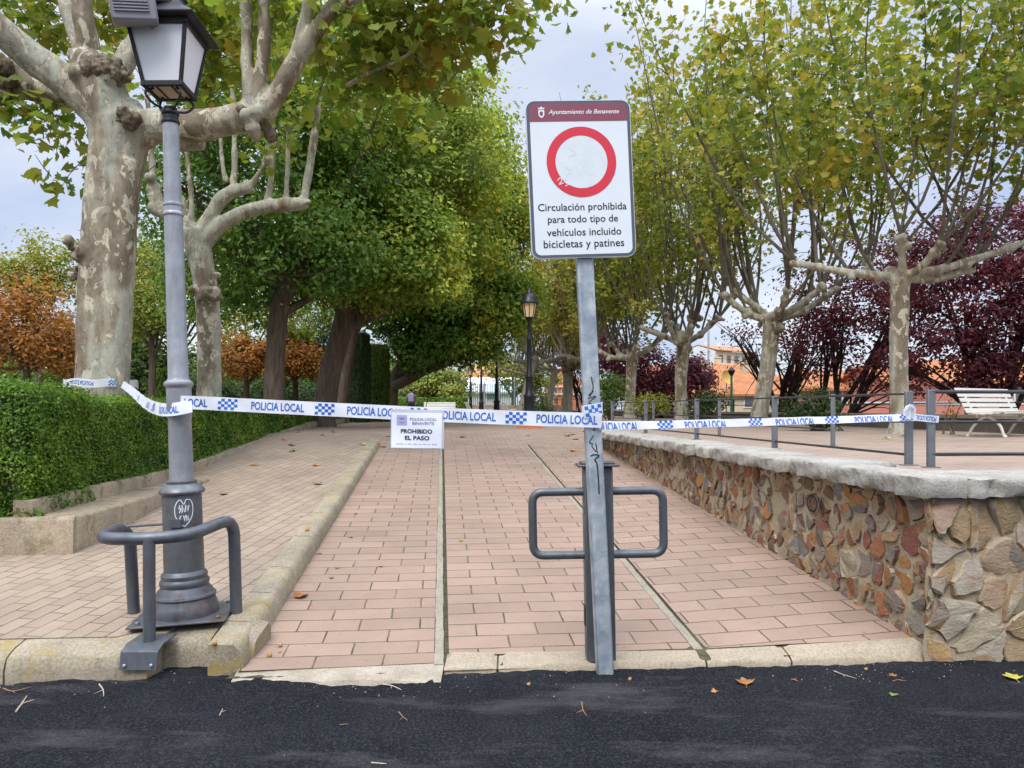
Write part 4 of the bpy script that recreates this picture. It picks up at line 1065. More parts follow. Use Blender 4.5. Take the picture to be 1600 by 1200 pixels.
# ================================================================== THE PLANE ROW ON THE RIGHT
def pollard(seed, base, fork_z, r0, limbs, top_z, label, leafmat, n_leaf, lean=(0, 0), shoots=(4, 6), size=.17, spread=1.0, lo=.30, fill=60, group='pollarded plane trees in a row on the terrace', vox=.035, bark=None):
    """limbs: (azimuth, reach, rise) of every main arm; shoots stand up from its knuckles"""
    rng = np.random.default_rng(seed); base = np.array(base, float)
    t = thing('plane_tree', label, 'tree', base, group)
    mb = MB(); fk = base+np.array([lean[0], lean[1], fork_z-base[2]])
    mid = base*.45+fk*.55+np.array([rng.normal()*.05, 0, 0])
    sp = spline([(*base, r0*1.15), (*(base*.85+fk*.15), r0), (*mid, r0*.92), (*fk, r0*1.02)], 5)
    mb.tube([s[:3] for s in sp], [s[3] for s in sp], 14); mb.tube([base-[0, 0, .06], base+[0, 0, .25]], [r0*1.4, r0], 14)
    for _ in range(5): mb.ball(Vector(fk+rng.normal(size=3)*r0*.6), r0*rng.uniform(.6, .95), 10, 7)
    leaves_p, leaves_n = [], []; sh = MB()
    for az, reach, rise in limbs:
        d = np.array([math.cos(az), math.sin(az), 0]); e = fk+d*reach+np.array([0, 0, rise])
        m1 = fk+d*reach*.5+np.array([0, 0, rise*.35+rng.normal()*.08])+rng.normal(size=3)*.05
        sp = spline([(*fk, r0*.66), (*(fk*.7+m1*.3), r0*.52), (*m1, r0*.43), (*e, r0*.36)], 4)
        mb.tube([s[:3] for s in sp], [s[3] for s in sp], 10)
        spots_ = [e, m1*.4+e*.6] + ([m1] if reach > .9 else [])
        for q in spots_:
            for _ in range(3): mb.ball(Vector(q+rng.normal(size=3)*r0*.3), r0*rng.uniform(.3, .5), 9, 6)
            for _ in range(rng.integers(shoots[0], shoots[1]+1) if q is e else 1):
                H = (top_z-q[2])*rng.uniform(.62, 1.0)
                out = d*rng.uniform(.0, .7)+rng.normal(size=3)*np.array([.4, .4, 0])
                pts = []; rr = []; ph_ = rng.uniform(0, 6)
                for k in range(8):
                    s = k/7; w = q+np.array([0, 0, H*s])+out*spread*(H*.5)*(s**.8)*(1-.25*s)+np.array([math.sin(s*5+seed+ph_), math.cos(s*4+seed+ph_*2), 0])*.16*s
                    pts.append(w); rr.append(max(.008, r0*rng.uniform(.15, .23)*(1-s*.85)))
                sh.tube(pts, rr, 7)
                for k in range(2, 8):
                    for _ in range(2):
                        a = pts[k-1]+(pts[k]-pts[k-1])*rng.uniform()
                        L = rng.uniform(.35, 1.15)*(1.15-.5*k/7)*spread; dd = rng.normal(size=3); dd[2] = abs(dd[2])*.55+.05; dd = unit(dd)
                        e2 = a+dd*L
                        if rng.random() < .45: sh.tube([a, (a+e2)/2+[0, 0, .04], e2], [.012, .008, .004], 5)
                        if (a[2]-q[2])/H > lo+rng.normal()*.08:
                            m_ = rng.integers(10, 22)
                            f = rng.uniform(.3, 1.1, size=(m_, 1)); off = rng.normal(size=(m_, 3))*.19
                            leaves_p.append(a+(e2-a)*f+off); leaves_n.append(unit(rng.normal(size=(m_, 3))*.6+np.array([0, -.1, .6])))
    o = mb.build('trunk', bark or M['bark'], t); remesh(o, vox, 2)
    sh.build('shoots', M['shoot'], t)
    p, nr = np.concatenate(leaves_p), np.concatenate(leaves_n)
    if fill:
        Hc = top_z-fk[2]; pf, nf, _ = clumps(rng, fk+np.array([0, 0, Hc*(.5+lo*.55)]), (2.5*spread+.4, 2.5*spread+.4, Hc*(.50-lo*.4)), fill, .6, 46, shell=.35, low=-1, lump=.3)
    if len(p) > n_leaf:
        ix = rng.choice(len(p), n_leaf, replace=False); p, nr = p[ix], nr[ix]
    else:
        k = n_leaf-len(p); ix = rng.integers(0, len(p), k); p = np.concatenate([p, p[ix]+rng.normal(size=(k, 3))*.22]); nr = np.concatenate([nr, unit(nr[ix]+rng.normal(size=(k, 3))*.6)])
    if fill: p = np.concatenate([p, pf]); nr = np.concatenate([nr, nf])
    np_leaves('crown', p, nr, size*rng.uniform(.6, 1.25, len(p)), LOBED, leafmat, rng, t)
    return t
RowY = [14.7, 21.2, 28.0, 35.7, 43.5, 51.5]
RowPx = [1405, 1184, 1064, 983, 930, 886]
def rowbase(i): p = at(RowPx[i], HOR, RowY[i]); return (p.x, p.y, PLZ-.03)
pi = math.pi
pollard(31, rowbase(0), 4.15, .185, [(pi*1.0, 2.1, .30), (pi*.02, 1.5, .2), (pi*1.95, 2.6, .75), (pi*.5, 1.4, .6), (pi*1.35, .6, .75), (pi*1.62, .9, .5)], 10.6, 'nearest plane tree of the terrace row, straight trunk with two wide level arms', M['leaf_row'], 6800, (.02, 0), (3, 4), lo=.30, vox=.03, spread=1.25, fill=26)
pollard(37, rowbase(1), 4.05, .24, [(pi*.98, 1.35, .75), (pi*.03, 1.9, .95), (pi*.55, 1.2, .8), (pi*1.5, 1.2, .75), (pi*.75, 1.2, 1.0), (pi*1.75, 1.4, .8)], 13.4, 'second plane tree of the terrace row, trunk leaning to the right', M['leaf_row'], 7200, (.42, 0), (3, 4), lo=.26, spread=1.0, fill=34)
pollard(41, rowbase(2), 4.0, .25, [(pi*1.0, 1.6, .6), (pi*.0, 1.35, 1.0), (pi*.5, 1.3, .8), (pi*1.5, 1.2, .8), (pi*1.25, 1.2, .9), (pi*.3, 1.3, 1.1)], 14.6, 'third plane tree of the terrace row, arms curling into a knuckled fist', M['leaf_row'], 8000, (.1, 0), (3, 5), lo=.16, spread=.95, vox=.04, fill=80)
pollard(43, rowbase(3), 4.0, .27, [(pi*1.0, 1.9, .6), (pi*.0, 1.6, 1.1), (pi*.5, 1.3, .5), (pi*1.5, 1.3, .5), (pi*.75, 1.2, .8)], 16.4, 'fourth plane tree of the terrace row, slim trunk opening in a wide fork', M['leaf_row'], 7600, (.12, 0), (3, 5), lo=.10, spread=.95, size=.2, vox=.045, fill=100)
pollard(47, rowbase(4), 4.2, .3, [(pi*1.0, 2.0, .5), (pi*.0, 1.8, .7), (pi*.5, 1.3, .5), (pi*1.5, 1.3, .5)], 15, 'fifth plane tree of the terrace row, half behind the sign post', M['leaf_row_far'], 6000, (0, 0), (3, 5), lo=.06, spread=1.0, size=.22, vox=.05, fill=70, bark=M['bark_far'])
pollard(53, rowbase(5), 4.5, .38, [(pi*1.0, 2.8, 1.2), (pi*.0, 2.0, .9), (pi*.5, 1.5, .5), (pi*1.5, 1.5, .5)], 13.5, 'pale plane tree far along the row, just left of the sign post', M['leaf_row_far'], 6000, (.1, 0), (3, 4), lo=.08, size=.24, vox=.06, fill=70, bark=M['bark_far'])
# three more beyond the lamps
for sd, px, Y, ln, lb in ((59, 856, 58, .55, 'dark leaning plane tree between the tall lamp and the pale plane tree'), (61, 812, 47, .95, 'gnarled plane tree leaning right, immediately left of the tall lamp'), (67, 826, 66, .1, 'thin far plane tree behind the tall lamp')):
    q = at(px, HOR, Y)
    pollard(sd, (q.x, q.y, PLZ-.03), 4.5, .27, [(pi*1.0, 2.6, .6), (pi*.0, 2.0, .4), (pi*.5, 1.5, .5), (pi*1.3, 1.8, .9)], 11, lb, M['leaf_row_far'], 3000, (ln, 0), (3, 4), lo=.36, size=.26, vox=.06, fill=20, bark=M['bark_far'], group='plane trees beyond the lamps')
# ================================================================== DARK BROAD TREES ALONG THE WALK
def pt(px, py, Y, r=None):
    w = at(px, py, Y)
    return (w.x, w.y, w.z) if r is None else (w.x, w.y, w.z, r*Y/F_PX)
def base(px, Y, r, z=PLZ-.08):
    w = at(px, HOR, Y); return (w.x, w.y, z, r*Y/F_PX)
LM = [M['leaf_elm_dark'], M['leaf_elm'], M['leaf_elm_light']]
walkgrp = 'broad dark trees along the walk'
K = dict
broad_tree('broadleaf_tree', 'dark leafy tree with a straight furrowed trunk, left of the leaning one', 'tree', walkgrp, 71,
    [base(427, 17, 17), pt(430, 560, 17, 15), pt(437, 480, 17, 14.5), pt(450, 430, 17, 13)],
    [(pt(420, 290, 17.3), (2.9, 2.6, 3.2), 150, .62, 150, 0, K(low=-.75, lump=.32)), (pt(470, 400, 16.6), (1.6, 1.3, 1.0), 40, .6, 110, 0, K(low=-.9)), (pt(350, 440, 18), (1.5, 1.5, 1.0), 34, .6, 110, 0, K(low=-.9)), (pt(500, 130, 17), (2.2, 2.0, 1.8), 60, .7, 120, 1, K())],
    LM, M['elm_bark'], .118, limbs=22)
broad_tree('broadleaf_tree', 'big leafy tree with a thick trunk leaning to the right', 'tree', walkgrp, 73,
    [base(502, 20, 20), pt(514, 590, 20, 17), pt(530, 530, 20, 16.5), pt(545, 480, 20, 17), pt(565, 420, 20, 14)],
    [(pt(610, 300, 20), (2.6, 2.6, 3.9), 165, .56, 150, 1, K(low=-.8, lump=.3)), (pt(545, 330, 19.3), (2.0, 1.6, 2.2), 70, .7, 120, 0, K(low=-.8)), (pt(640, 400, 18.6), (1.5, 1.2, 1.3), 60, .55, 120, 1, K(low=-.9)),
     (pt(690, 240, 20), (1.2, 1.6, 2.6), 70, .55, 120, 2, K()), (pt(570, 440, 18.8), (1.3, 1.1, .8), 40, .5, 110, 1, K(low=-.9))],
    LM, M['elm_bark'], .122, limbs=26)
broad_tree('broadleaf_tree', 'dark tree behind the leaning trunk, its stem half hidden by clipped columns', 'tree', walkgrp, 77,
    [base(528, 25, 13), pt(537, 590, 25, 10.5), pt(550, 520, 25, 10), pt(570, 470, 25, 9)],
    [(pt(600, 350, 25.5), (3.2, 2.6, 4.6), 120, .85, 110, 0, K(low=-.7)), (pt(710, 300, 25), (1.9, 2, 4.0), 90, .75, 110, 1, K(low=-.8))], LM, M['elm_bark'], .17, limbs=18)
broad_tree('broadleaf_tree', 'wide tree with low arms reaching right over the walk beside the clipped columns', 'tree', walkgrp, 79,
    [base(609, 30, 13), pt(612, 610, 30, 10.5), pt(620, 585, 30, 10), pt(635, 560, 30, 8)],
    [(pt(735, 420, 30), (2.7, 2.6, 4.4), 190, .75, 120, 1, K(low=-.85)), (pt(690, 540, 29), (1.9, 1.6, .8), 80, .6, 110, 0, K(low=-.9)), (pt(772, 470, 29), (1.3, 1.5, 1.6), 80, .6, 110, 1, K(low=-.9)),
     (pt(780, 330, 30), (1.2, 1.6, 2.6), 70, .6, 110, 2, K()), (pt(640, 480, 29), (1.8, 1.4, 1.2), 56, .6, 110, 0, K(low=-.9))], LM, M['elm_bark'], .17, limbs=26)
# arms of that tree, long and low
ex = [o for o in bpy.data.objects if o.name.startswith('broadleaf_tree')][-1]
mb = MB()
pix_tube(mb, [(614, 605, 8), (640, 592, 8), (668, 578, 7), (715, 562, 5), (770, 540, 3)], 29.6, 9)
pix_tube(mb, [(612, 600, 9), (632, 582, 8), (655, 568, 6.5), (690, 552, 5), (740, 525, 3)], 30.4, 9)
mb.build('bough', M['elm_bark'], ex)
tl = [o for o in bpy.data.objects if o.name.startswith('broadleaf_tree') and o.type == 'EMPTY'][1]
mb = MB(); pix_tube(mb, [(538, 508, 14), (560, 500, 11), (590, 487, 10), (620, 478, 8), (670, 455, 4)], 20, 10); mb.build('bough', M['elm_bark'], tl)

# clipped columns
def column(name, label, px, Y, top_y, w, mat, seed):
    q = at(px, HOR, Y); zt = at(px, top_y, Y).z; r = w*Y/F_PX/2; rng = np.random.default_rng(seed)
    t = thing(name, label, 'clipped tree', (q.x, q.y, PLZ-.02), 'clipped evergreen columns')
    mb = MB(); mb.lathe([(r*.82, PLZ-.02), (r*.94, PLZ+.6), (r*.93, zt-.4), (r*.7, zt-.08), (.02, zt-.04)], (q.x, q.y, 0), 20); mb.build('branch_core', M['hedge_core'], t)
    n = 7000; a = rng.uniform(0, 2*pi, n); z = rng.uniform(PLZ, zt, n); rr = r*(1+.03*np.sin(z*3+a*3))*np.where(z > zt-.3, .9, 1.0)
    p = np.stack([q.x+rr*np.cos(a), q.y+rr*np.sin(a), z], 1)+rng.normal(size=(n, 3))*.025
    k = n//12; p[:k, 2] = zt-.03; f = np.sqrt(rng.uniform(size=k)); p[:k, 0] = q.x+r*.85*f*np.cos(a[:k]); p[:k, 1] = q.y+r*.85*f*np.sin(a[:k])
    nr = np.stack([np.cos(a), np.sin(a), np.full(n, .25)], 1)+rng.normal(size=(n, 3))*.4
    np_leaves('foliage', p, unit(nr), .13*rng.uniform(.7, 1.3, n), SPRAY, mat, rng, t, spin=np.array([0, 0, 1.0]))
column('clipped_column', 'dark green clipped evergreen column behind the leaning trunk', 563, 26.5, 523, 30, M['leaf_dark'], 1)
column('clipped_column', 'bright green clipped evergreen column, right of the dark one', 591, 28, 540, 33, M['cypress'], 2)
column('clipped_column', 'short clipped evergreen block between the street lamp and plane trunks', 252, 24, 578, 16, M['cypress'], 3)

# trees of the park behind the hedge
parkgrp = 'trees in the park behind the hedge'
def park_tree(label, seed, px, Y, tw_, ybase, crowns, mats, leaf, limbs=10, barkmat=None, tmpl=OVAL):
    w = at(px, HOR, Y)
    broad_tree('park_tree', label, 'tree', parkgrp, seed, [base(px, Y, tw_), pt(px+2, (HOR*.5+ybase*.5), Y, tw_*.85), pt(px+1, ybase, Y, tw_*.7)], crowns, mats, barkmat or M['thin_bark'], leaf, tmpl, limbs)
park_tree('rusty orange leaved tree at the left edge behind the hedge', 83, 40, 24, 6, 560, [(pt(40, 510, 24), (1.8, 1.6, 1.6), 70, .55, 60, 0, K(low=-.8)), (pt(95, 545, 24.5), (.9, 1, 1.0), 30, .5, 60, 0, K(low=-.9)), (pt(-30, 540, 24), (1.4, 1.4, 1.2), 30, .5, 60, 0, K(low=-.9))], [M['leaf_orange']], .13, 24)
park_tree('tall yellow green tree rising above the rusty one', 89, 60, 32, 6, 520, [(pt(75, 430, 32), (1.5, 1.6, 1.5), 44, .6, 80, 0, K()), (pt(20, 440, 32), (1.8, 1.6, 1.2), 44, .6, 70, 0, K()), (pt(50, 530, 33), (2.6, 2, 1.8), 40, .7, 70, 1, K(low=-.9))], [M['leaf_yellow'], M['leaf_green']], .15, 24)
park_tree('small weeping yellow green tree with a slim brown stem', 97, 236, 22, 6, 530, [(pt(235, 480, 22), (.85, .9, .9), 44, .4, 90, 0, K(low=-.9)), (pt(228, 430, 22.6), (.8, .8, .8), 26, .4, 80, 0, K())], [M['leaf_yellow']], .10, 12)
park_tree('dark green tree filling the gap behind the weeping tree', 101, 270, 30, 6, 560, [(pt(262, 500, 30), (2.6, 1.8, 2.6), 90, .75, 90, 0, K(low=-.9)), (pt(300, 400, 30), (2.8, 1.8, 2.6), 80, .75, 90, 0, K(low=-.9)), (pt(225, 590, 29), (1.7, 1, .9), 34, .5, 90, 1, K(low=-.9))], [M['leaf_green'], M['leaf_dark']], .16, 10)
park_tree('low orange maple between the second plane and the straight trunk', 103, 383, 27, 5, 590, [(pt(383, 560, 27), (1.15, 1.1, .8), 46, .42, 90, 0, K(low=-.75)), (pt(405, 500, 28), (1.2, 1, 1.0), 30, .5, 80, 1, K())], [M['leaf_orange'], M['leaf_yellow']], .12, 12)
park_tree('second orange maple, right of the straight trunk', 107, 460, 29, 5, 592, [(pt(462, 562, 29), (1.1, 1.1, .95), 44, .45, 90, 0, K(low=-.75)), (pt(470, 500, 30), (1.2, 1.2, 1.2), 40, .5, 90, 1, K())], [M['leaf_orange'], M['leaf_yellow']], .13, 12)
park_tree('blue green pine behind the leaning trunk', 109, 505, 31, 6, 560, [(pt(505, 545, 31), (.9, .9, 1.7), 40, .5, 110, 0, K(low=-.9)), (pt(545, 590, 30), (.8, .8, 1.0), 24, .45, 100, 0, K(low=-.9))], [leaf_mat('pine needles', [(0, (.02, .05, .03)), (.5, (.05, .10, .06)), (1, (.11, .17, .11))], .2)], .16, 10, tmpl=SPRAY)
park_tree('rounded grey green tree beyond the walker', 113, 672, 52, 4, 620, [(pt(684, 605, 52), (2.0, 1.5, 1.2), 50, .7, 80, 0, K(low=-.6)), (pt(655, 600, 55), (1.6, 1.5, 1.5), 34, .7, 80, 1, K(low=-.8))], [M['leaf_elm_light'], M['leaf_dark']], .22, 10)
park_tree('sparse pale tree in front of the white roofed building', 127, 712, 60, 3, 610, [(pt(714, 585, 60), (1.2, 1.2, 1.4), 18, .5, 22, 0, K())], [M['leaf_yellow']], .2, 16)
park_tree('yellow green tree behind the green fence', 131, 800, 70, 4, 620, [(pt(803, 585, 70), (2.6, 2, 1.8), 40, .8, 70, 0, K(low=-.7)), (pt(845, 600, 70), (1.5, 1.5, 2.2), 34, .7, 70, 1, K(low=-.8))], [M['leaf_elm_light'], M['leaf_yellow']], .26, 10)
# far woodland closing the view at the left: one mass
rng = np.random.default_rng(9); P_, N_ = [], []
for i in range(60):
    px = rng.uniform(-250, 640); Y = rng.uniform(62, 80)
    p, nr, cc = clumps(rng, pt(px, 600+rng.uniform(-10, 10), Y), (4, 3, rng.uniform(2.2, 4)), 26, 1.3, 34, low=-.9); P_.append(p); N_.append(nr)
p = np.concatenate(P_); nr = np.concatenate(N_)
o = np_leaves('distant_woodland', p, nr, .42*rng.uniform(.7, 1.3, len(p)), OVAL, M['leaf_green'], rng); tag(o, kind='stuff')
rng = np.random.default_rng(19); P_, N_ = [], []
for i in range(46):
    px = rng.uniform(-60, 560); Y = rng.uniform(33, 42)
    p, nr, cc = clumps(rng, pt(px, 622, Y), (1.3, 1, rng.uniform(.6, 1.1)), 14, .5, 40, low=-.5); P_.append(p); N_.append(nr)
p = np.concatenate(P_); nr = np.concatenate(N_)
o = np_leaves('park_undergrowth', p, nr, .2*rng.uniform(.7, 1.3, len(p)), OVAL, M['leaf_dark'], rng); tag(o, kind='stuff')

# ================================================================== PLUMS, SHRUBS, PARAPET ON THE RIGHT
sheet('planting_bed', lin(11.3, 17, 3), [6, 20, 60, 130], lambda a_, b_: PLZ-.01-(a_-11.3)*.12, M['earth'])
def plum(label, seed, px, Y, stems, crowns, leaf=.12, dens=None, r=.085):
    rng = np.random.default_rng(seed); w = at(px, HOR, Y); z0 = PLZ-.3
    t = thing('plum_tree', label, 'tree', (w.x, w.y, z0), 'purple leaved plum trees')
    mb = MB(); res = []; ccs = []
    for c, rr, n, cr, per, kw in crowns:
        p, nr, cc = clumps(rng, c, rr, n, cr, per, **kw); res.append((p, nr)); ccs.append(cc)
    cc = np.concatenate(ccs); b0 = np.array([w.x, w.y, z0]); bot = cc[:, 2].min()
    for i in range(stems):
        q = cc[rng.integers(len(cc))]; a = b0+np.array([rng.normal()*.15, rng.normal()*.1, 0]); d = (q-a); e = a+d*np.array([.42, .42, .5])
        pts = branch(mb, a, e, r*rng.uniform(.7, 1.2), r*.6, rng, -.05, 6, 8)
        near = cc[np.argsort(np.linalg.norm(cc-(a+d*.9), axis=1))[:10]]
        for g in near[rng.choice(len(near), 7)]:
            s = pts[rng.integers(2, 6)]; p2 = branch(mb, s, g, r*.5, .012, rng, .08, 6, 6)
            for _ in range(3):
                a2 = p2[rng.integers(2, 6)]; branch(mb, a2, a2+rng.normal(size=3)*.55+np.array([0, 0, .2]), .018, .005, rng, .05, 4, 5)
    mb.build('trunk', M['plum_bark'], t)
    p = np.concatenate([x[0] for x in res]); nr = np.concatenate([x[1] for x in res])
    np_leaves('crown', p, nr, leaf*rng.uniform(.65, 1.3, len(p)), OVAL, M['leaf_plum'], rng, t)
plum('purple plum tree fanning out left of the straight plane trunk', 151, 1300, 23.5, 6, [(pt(1335, 490, 23.5), (2.2, 1.7, 1.55), 70, .55, 66, K(low=-.75)), (pt(1390, 430, 23.8), (1.8, 1.5, 1.3), 50, .55, 66, K(low=-.9)), (pt(1268, 520, 23.5), (1.1, 1, .9), 16, .5, 36, K(low=-.9)), (pt(1350, 580, 23.2), (2.0, 1.4, .8), 26, .5, 44, K(low=-.9))])
plum('largest purple plum tree behind the white bench at the right edge', 157, 1560, 19.5, 6, [(pt(1500, 430, 19.5), (1.7, 1.5, 1.7), 74, .5, 72, K(low=-.8)), (pt(1590, 400, 19.5), (1.7, 1.5, 1.7), 74, .5, 72, K(low=-.9)), (pt(1480, 560, 19.2), (1.6, 1.2, .9), 46, .45, 64, K(low=-.9)), (pt(1600, 540, 19), (1.6, 1.2, 1.3), 60, .5, 72, K(low=-.9)), (pt(1700, 420, 19.5), (1.7, 1.5, 2.2), 60, .5, 66, K(low=-.9))])
plum('nearly bare plum tree with sparse purple leaves, right of the leaning plane', 163, 1226, 26.5, 7, [(pt(1215, 530, 26.5), (1.8, 1.5, 1.4), 46, .5, 16, K(low=-.8)), (pt(1165, 510, 26.5), (.95, .9, .7), 10, .4, 14, K(low=-.8))], .11)
plum('dense purple plum tree beside the fourth plane trunk', 167, 1030, 38, 6, [(pt(1022, 588, 38), (2.3, 1.8, 1.7), 90, .6, 70, K(low=-.9)), (pt(1085, 600, 38), (1.2, 1.2, 1.4), 44, .55, 66, K(low=-.9)), (pt(965, 575, 39), (1.3, 1.2, 1.6), 40, .6, 66, K(low=-.9))], .17)
plum('farther purple plum tree seen between the sign post and the bright shrub', 173, 915, 52, 5, [(pt(910, 560, 52), (1.7, 1.5, 1.5), 30, .6, 50, K(low=-.9))], .2)
def shrub(label, seed, px, Y, crowns, mat, leaf, tmpl=OVAL, zb=PLZ):
    rng = np.random.default_rng(seed); w = at(px, HOR, Y)
    t = thing('shrub', label, 'shrub', (w.x, w.y, zb-.05), 'green shrubs of the terrace')
    mb = MB(); P_, N_ = [], []
    for c, r, n, cr, per in crowns:
        p, nr, cc = clumps(rng, c, r, n, cr, per, shell=.3, low=-.95); P_.append(p); N_.append(nr)
        for q in cc[:9]: branch(mb, (w.x+rng.normal()*.08, w.y+rng.normal()*.08, zb-.05), q, .022, .008, rng, .05, 5, 6)
    mb.build('stem', M['thin_bark'], t); p = np.concatenate(P_); nr = np.concatenate(N_)
    np_leaves('foliage', p, nr, leaf*rng.uniform(.6, 1.3, len(p)), tmpl, mat, rng, t)
shrub('upright bright green shrub, right of the sign post', 181, 955, 31, [(pt(955, 608, 31), (.6, .6, .6), 30, .3, 60), (pt(950, 632, 31), (.45, .45, .45), 14, .25, 50)], M['leaf_green'], .10)
shrub('loose yellowish green shrub in front of the dense plum', 183, 1008, 27, [(pt(1000, 630, 27), (.5, .5, .35), 14, .25, 44), (pt(1028, 632, 27), (.5, .5, .35), 14, .25, 44)], M['leaf_yellow'], .09)
shrub('airy dark green shrub at the foot of the third plane trunk', 191, 1105, 24, [(pt(1108, 628, 24), (.75, .6, .4), 22, .28, 40), (pt(1090, 640, 24), (.5, .5, .25), 10, .25, 40)], M['leaf_dark'], .09)
shrub('spreading dark green shrub on the terrace, left of the nearest plane trunk', 193, 1272, 16.6, [(pt(1272, 636, 16.6), (.62, .5, .38), 40, .24, 60), (pt(1290, 655, 16.4), (.42, .4, .2), 14, .2, 40)], M['leaf_dark'], .075)
shrub('small dark shrub behind the tall lamp', 197, 842, 40, [(pt(845, 636, 40), (.7, .6, .5), 20, .3, 40)], M['leaf_dark'], .13)
shrub('thin reddish twiggy shrub at the left end of the white bench', 199, 1487, 14.2, [(pt(1487, 634, 14.2), (.28, .2, .22), 8, .14, 12)], M['leaf_orange'], .05)
pw = thing('parapet_wall', 'low dark stone parapet along the far side of the terrace', 'wall', P(11.5, 12, PLZ))
mb = MB(); rings = []
for b_ in lin(8.5, 70, 160):
    j = lambda s: .012*vnoise(b_*3, s)+.01*vnoise(b_*11, s)
    rings.append([P(11.33+j(1), b_, .6), P(11.33+j(2), b_, PLZ+.27), P(11.33+j(3), b_, PLZ+.28), P(11.7, b_, PLZ+.28), P(11.7, b_, .6)])
loft(mb, rings); mb.build('wall_body', concrete_mat('dark stone', (.16, .135, .11), (.07, .06, .05), None, (.2, .18, .15), .8), pw)
mb = MB(); rings = []
for b_ in lin(8.45, 70.1, 160):
    j = lambda s: .006*vnoise(b_*5, s)
    rings.append([P(11.28+j(1), b_, PLZ+.284), P(11.28+j(2), b_, PLZ+.36), P(11.75, b_, PLZ+.365), P(11.75, b_, PLZ+.284)])
loft(mb, rings); mb.build('coping', M['strip'], pw)
pr = thing('parapet_railing', 'dark slim railing standing on the far parapet', 'railing', P(11.5, 12, PLZ+.36))
b_ = 10.0
while b_ < 60:
    mb = MB(); mb.box(P(11.52, b_, PLZ+.36+.26), (.06, .05, .52), math.atan2(SB, CB)); mb.build('post', M['rail_dark'], pr, bev=.004); b_ += 2.6
for z in (.5, .26):
    mb = MB(); mb.tube([P(11.52, 9.0, PLZ+.36+z), P(11.52, 62, PLZ+.36+z)], .016, 8); mb.build('rail', M['rail_dark'], pr)
# ================================================================== STREET FURNITURE
# ---- street lamp with a four sided lantern
LX, LY = -2.084, 4.70; LZ = z_walk(*UVc(LX, LY))+.004
lamp = thing('street_lamp', 'grey cast street lamp with white lantern panes and a heart scrawled on its base', 'street lamp', (LX, LY, LZ))
lean = Matrix.Translation((LX, LY, LZ)) @ Matrix.Rotation(R(-1.75), 4, 'Y')
def yz(y): return 1.55+(638-y)*4.7/1150-LZ
mb = MB(); mb.M = lean
mb.box((.0, -.01, .006), (.56, .50, .012), R(12)); pb = mb.build('base_plate', M['lamp_base'], lamp, bev=.003)
for x, y in ((-.23, -.2), (.23, -.2), (.23, .18), (-.23, .18)):
    mb = MB(); mb.M = lean; mb.lathe([(.016, .012), (.016, .024), (.010, .03)], Matrix.Rotation(R(12), 3, 'Z') @ Vector((x, y, 0)), 6); mb.build('anchor_bolt', M['lamp_base'], pb)
mb = MB(); mb.M = lean
mb.lathe([(.198, .012), (.2, .03), (.197, .065), (.192, .075), (.178, .115), (.184, .12), (.188, .128), (.184, .138), (.172, .142), (.170, yz(925)), (.166, yz(921)), (.142, yz(914)), (.146, yz(912)), (.15, yz(908)), (.146, yz(905)),
          (.136, yz(902)), (.139, yz(899)), (.139, yz(896)), (.131, yz(893)), (.121, yz(890)), (.118, yz(800)), (.117, yz(772)), (.134, yz(770)), (.138, yz(767)), (.134, yz(764)), (.112, yz(759)), (.090, yz(755)), (.092, yz(753)), (.092, yz(751)), (.072, yz(749))], (0, 0, 0), 40)
mb.build('base', M['lamp_base'], lamp, ang=32)
mb = MB(); mb.M = lean
mb.lathe([(.072, yz(750)), (.069, yz(655)), (.074, yz(652)), (.075, yz(606)), (.086, yz(603)), (.089, yz(600)), (.086, yz(597)), (.068, yz(594)), (.062, yz(590)), (.0575, yz(460)), (.0555, yz(338)), (.062, yz(337)), (.064, yz(335)), (.062, yz(333)), (.056, yz(331)),
          (.056, yz(323)), (.061, yz(322)), (.062, yz(320)), (.060, yz(318)), (.053, yz(317)), (.047, yz(196)), (.047, yz(194))], (0, 0, 0), 32)
mb.build('pole', M['lamp'], lamp, ang=32)
mb = MB(); mb.M = lean
mb.lathe([(.048, yz(194)), (.054, yz(193)), (.056, yz(191)), (.054, yz(189)), (.048, yz(188)), (.047, yz(181)), (.052, yz(180)), (.055, yz(177)), (.052, yz(174)), (.044, yz(172)), (.04, yz(168))], (0, 0, 0), 28)
mb.build('collar', M['black'], lamp)
# lantern: inverted truncated pyramid
LR = Matrix.Rotation(R(3), 4, 'Z')
lz0, lz1 = yz(142), yz(54)
hb, ht = .113, .174
lan = MB(); lan.M = lean @ LR
cn = [(-1, -1), (1, -1), (1, 1), (-1, 1)]
for x, y in cn: lan.hexa([Vector((x*hb+dx, y*hb+dy, lz0)) for dx, dy in ((-.011,-.011),(.011,-.011),(.011,.011),(-.011,.011))]+[Vector((x*ht+dx, y*ht+dy, lz1)) for dx, dy in ((-.011,-.011),(.011,-.011),(.011,.011),(-.011,.011))])
for i in range(4):
    a, b2 = cn[i], cn[(i+1) % 4]
    for h, z, w in ((hb, lz0, .016), (ht, lz1, .018)):
        A, B = Vector((a[0]*h, a[1]*h, z)), Vector((b2[0]*h, b2[1]*h, z)); mid = (A+B)/2; d = (B-A)
        lan.box(mid, (abs(d.x)+.03 if abs(d.x) > .01 else .026, abs(d.y)+.03 if abs(d.y) > .01 else .026, w*2))
lf = lan.build('lantern_frame', M['lantern'], lamp, bev=.003)
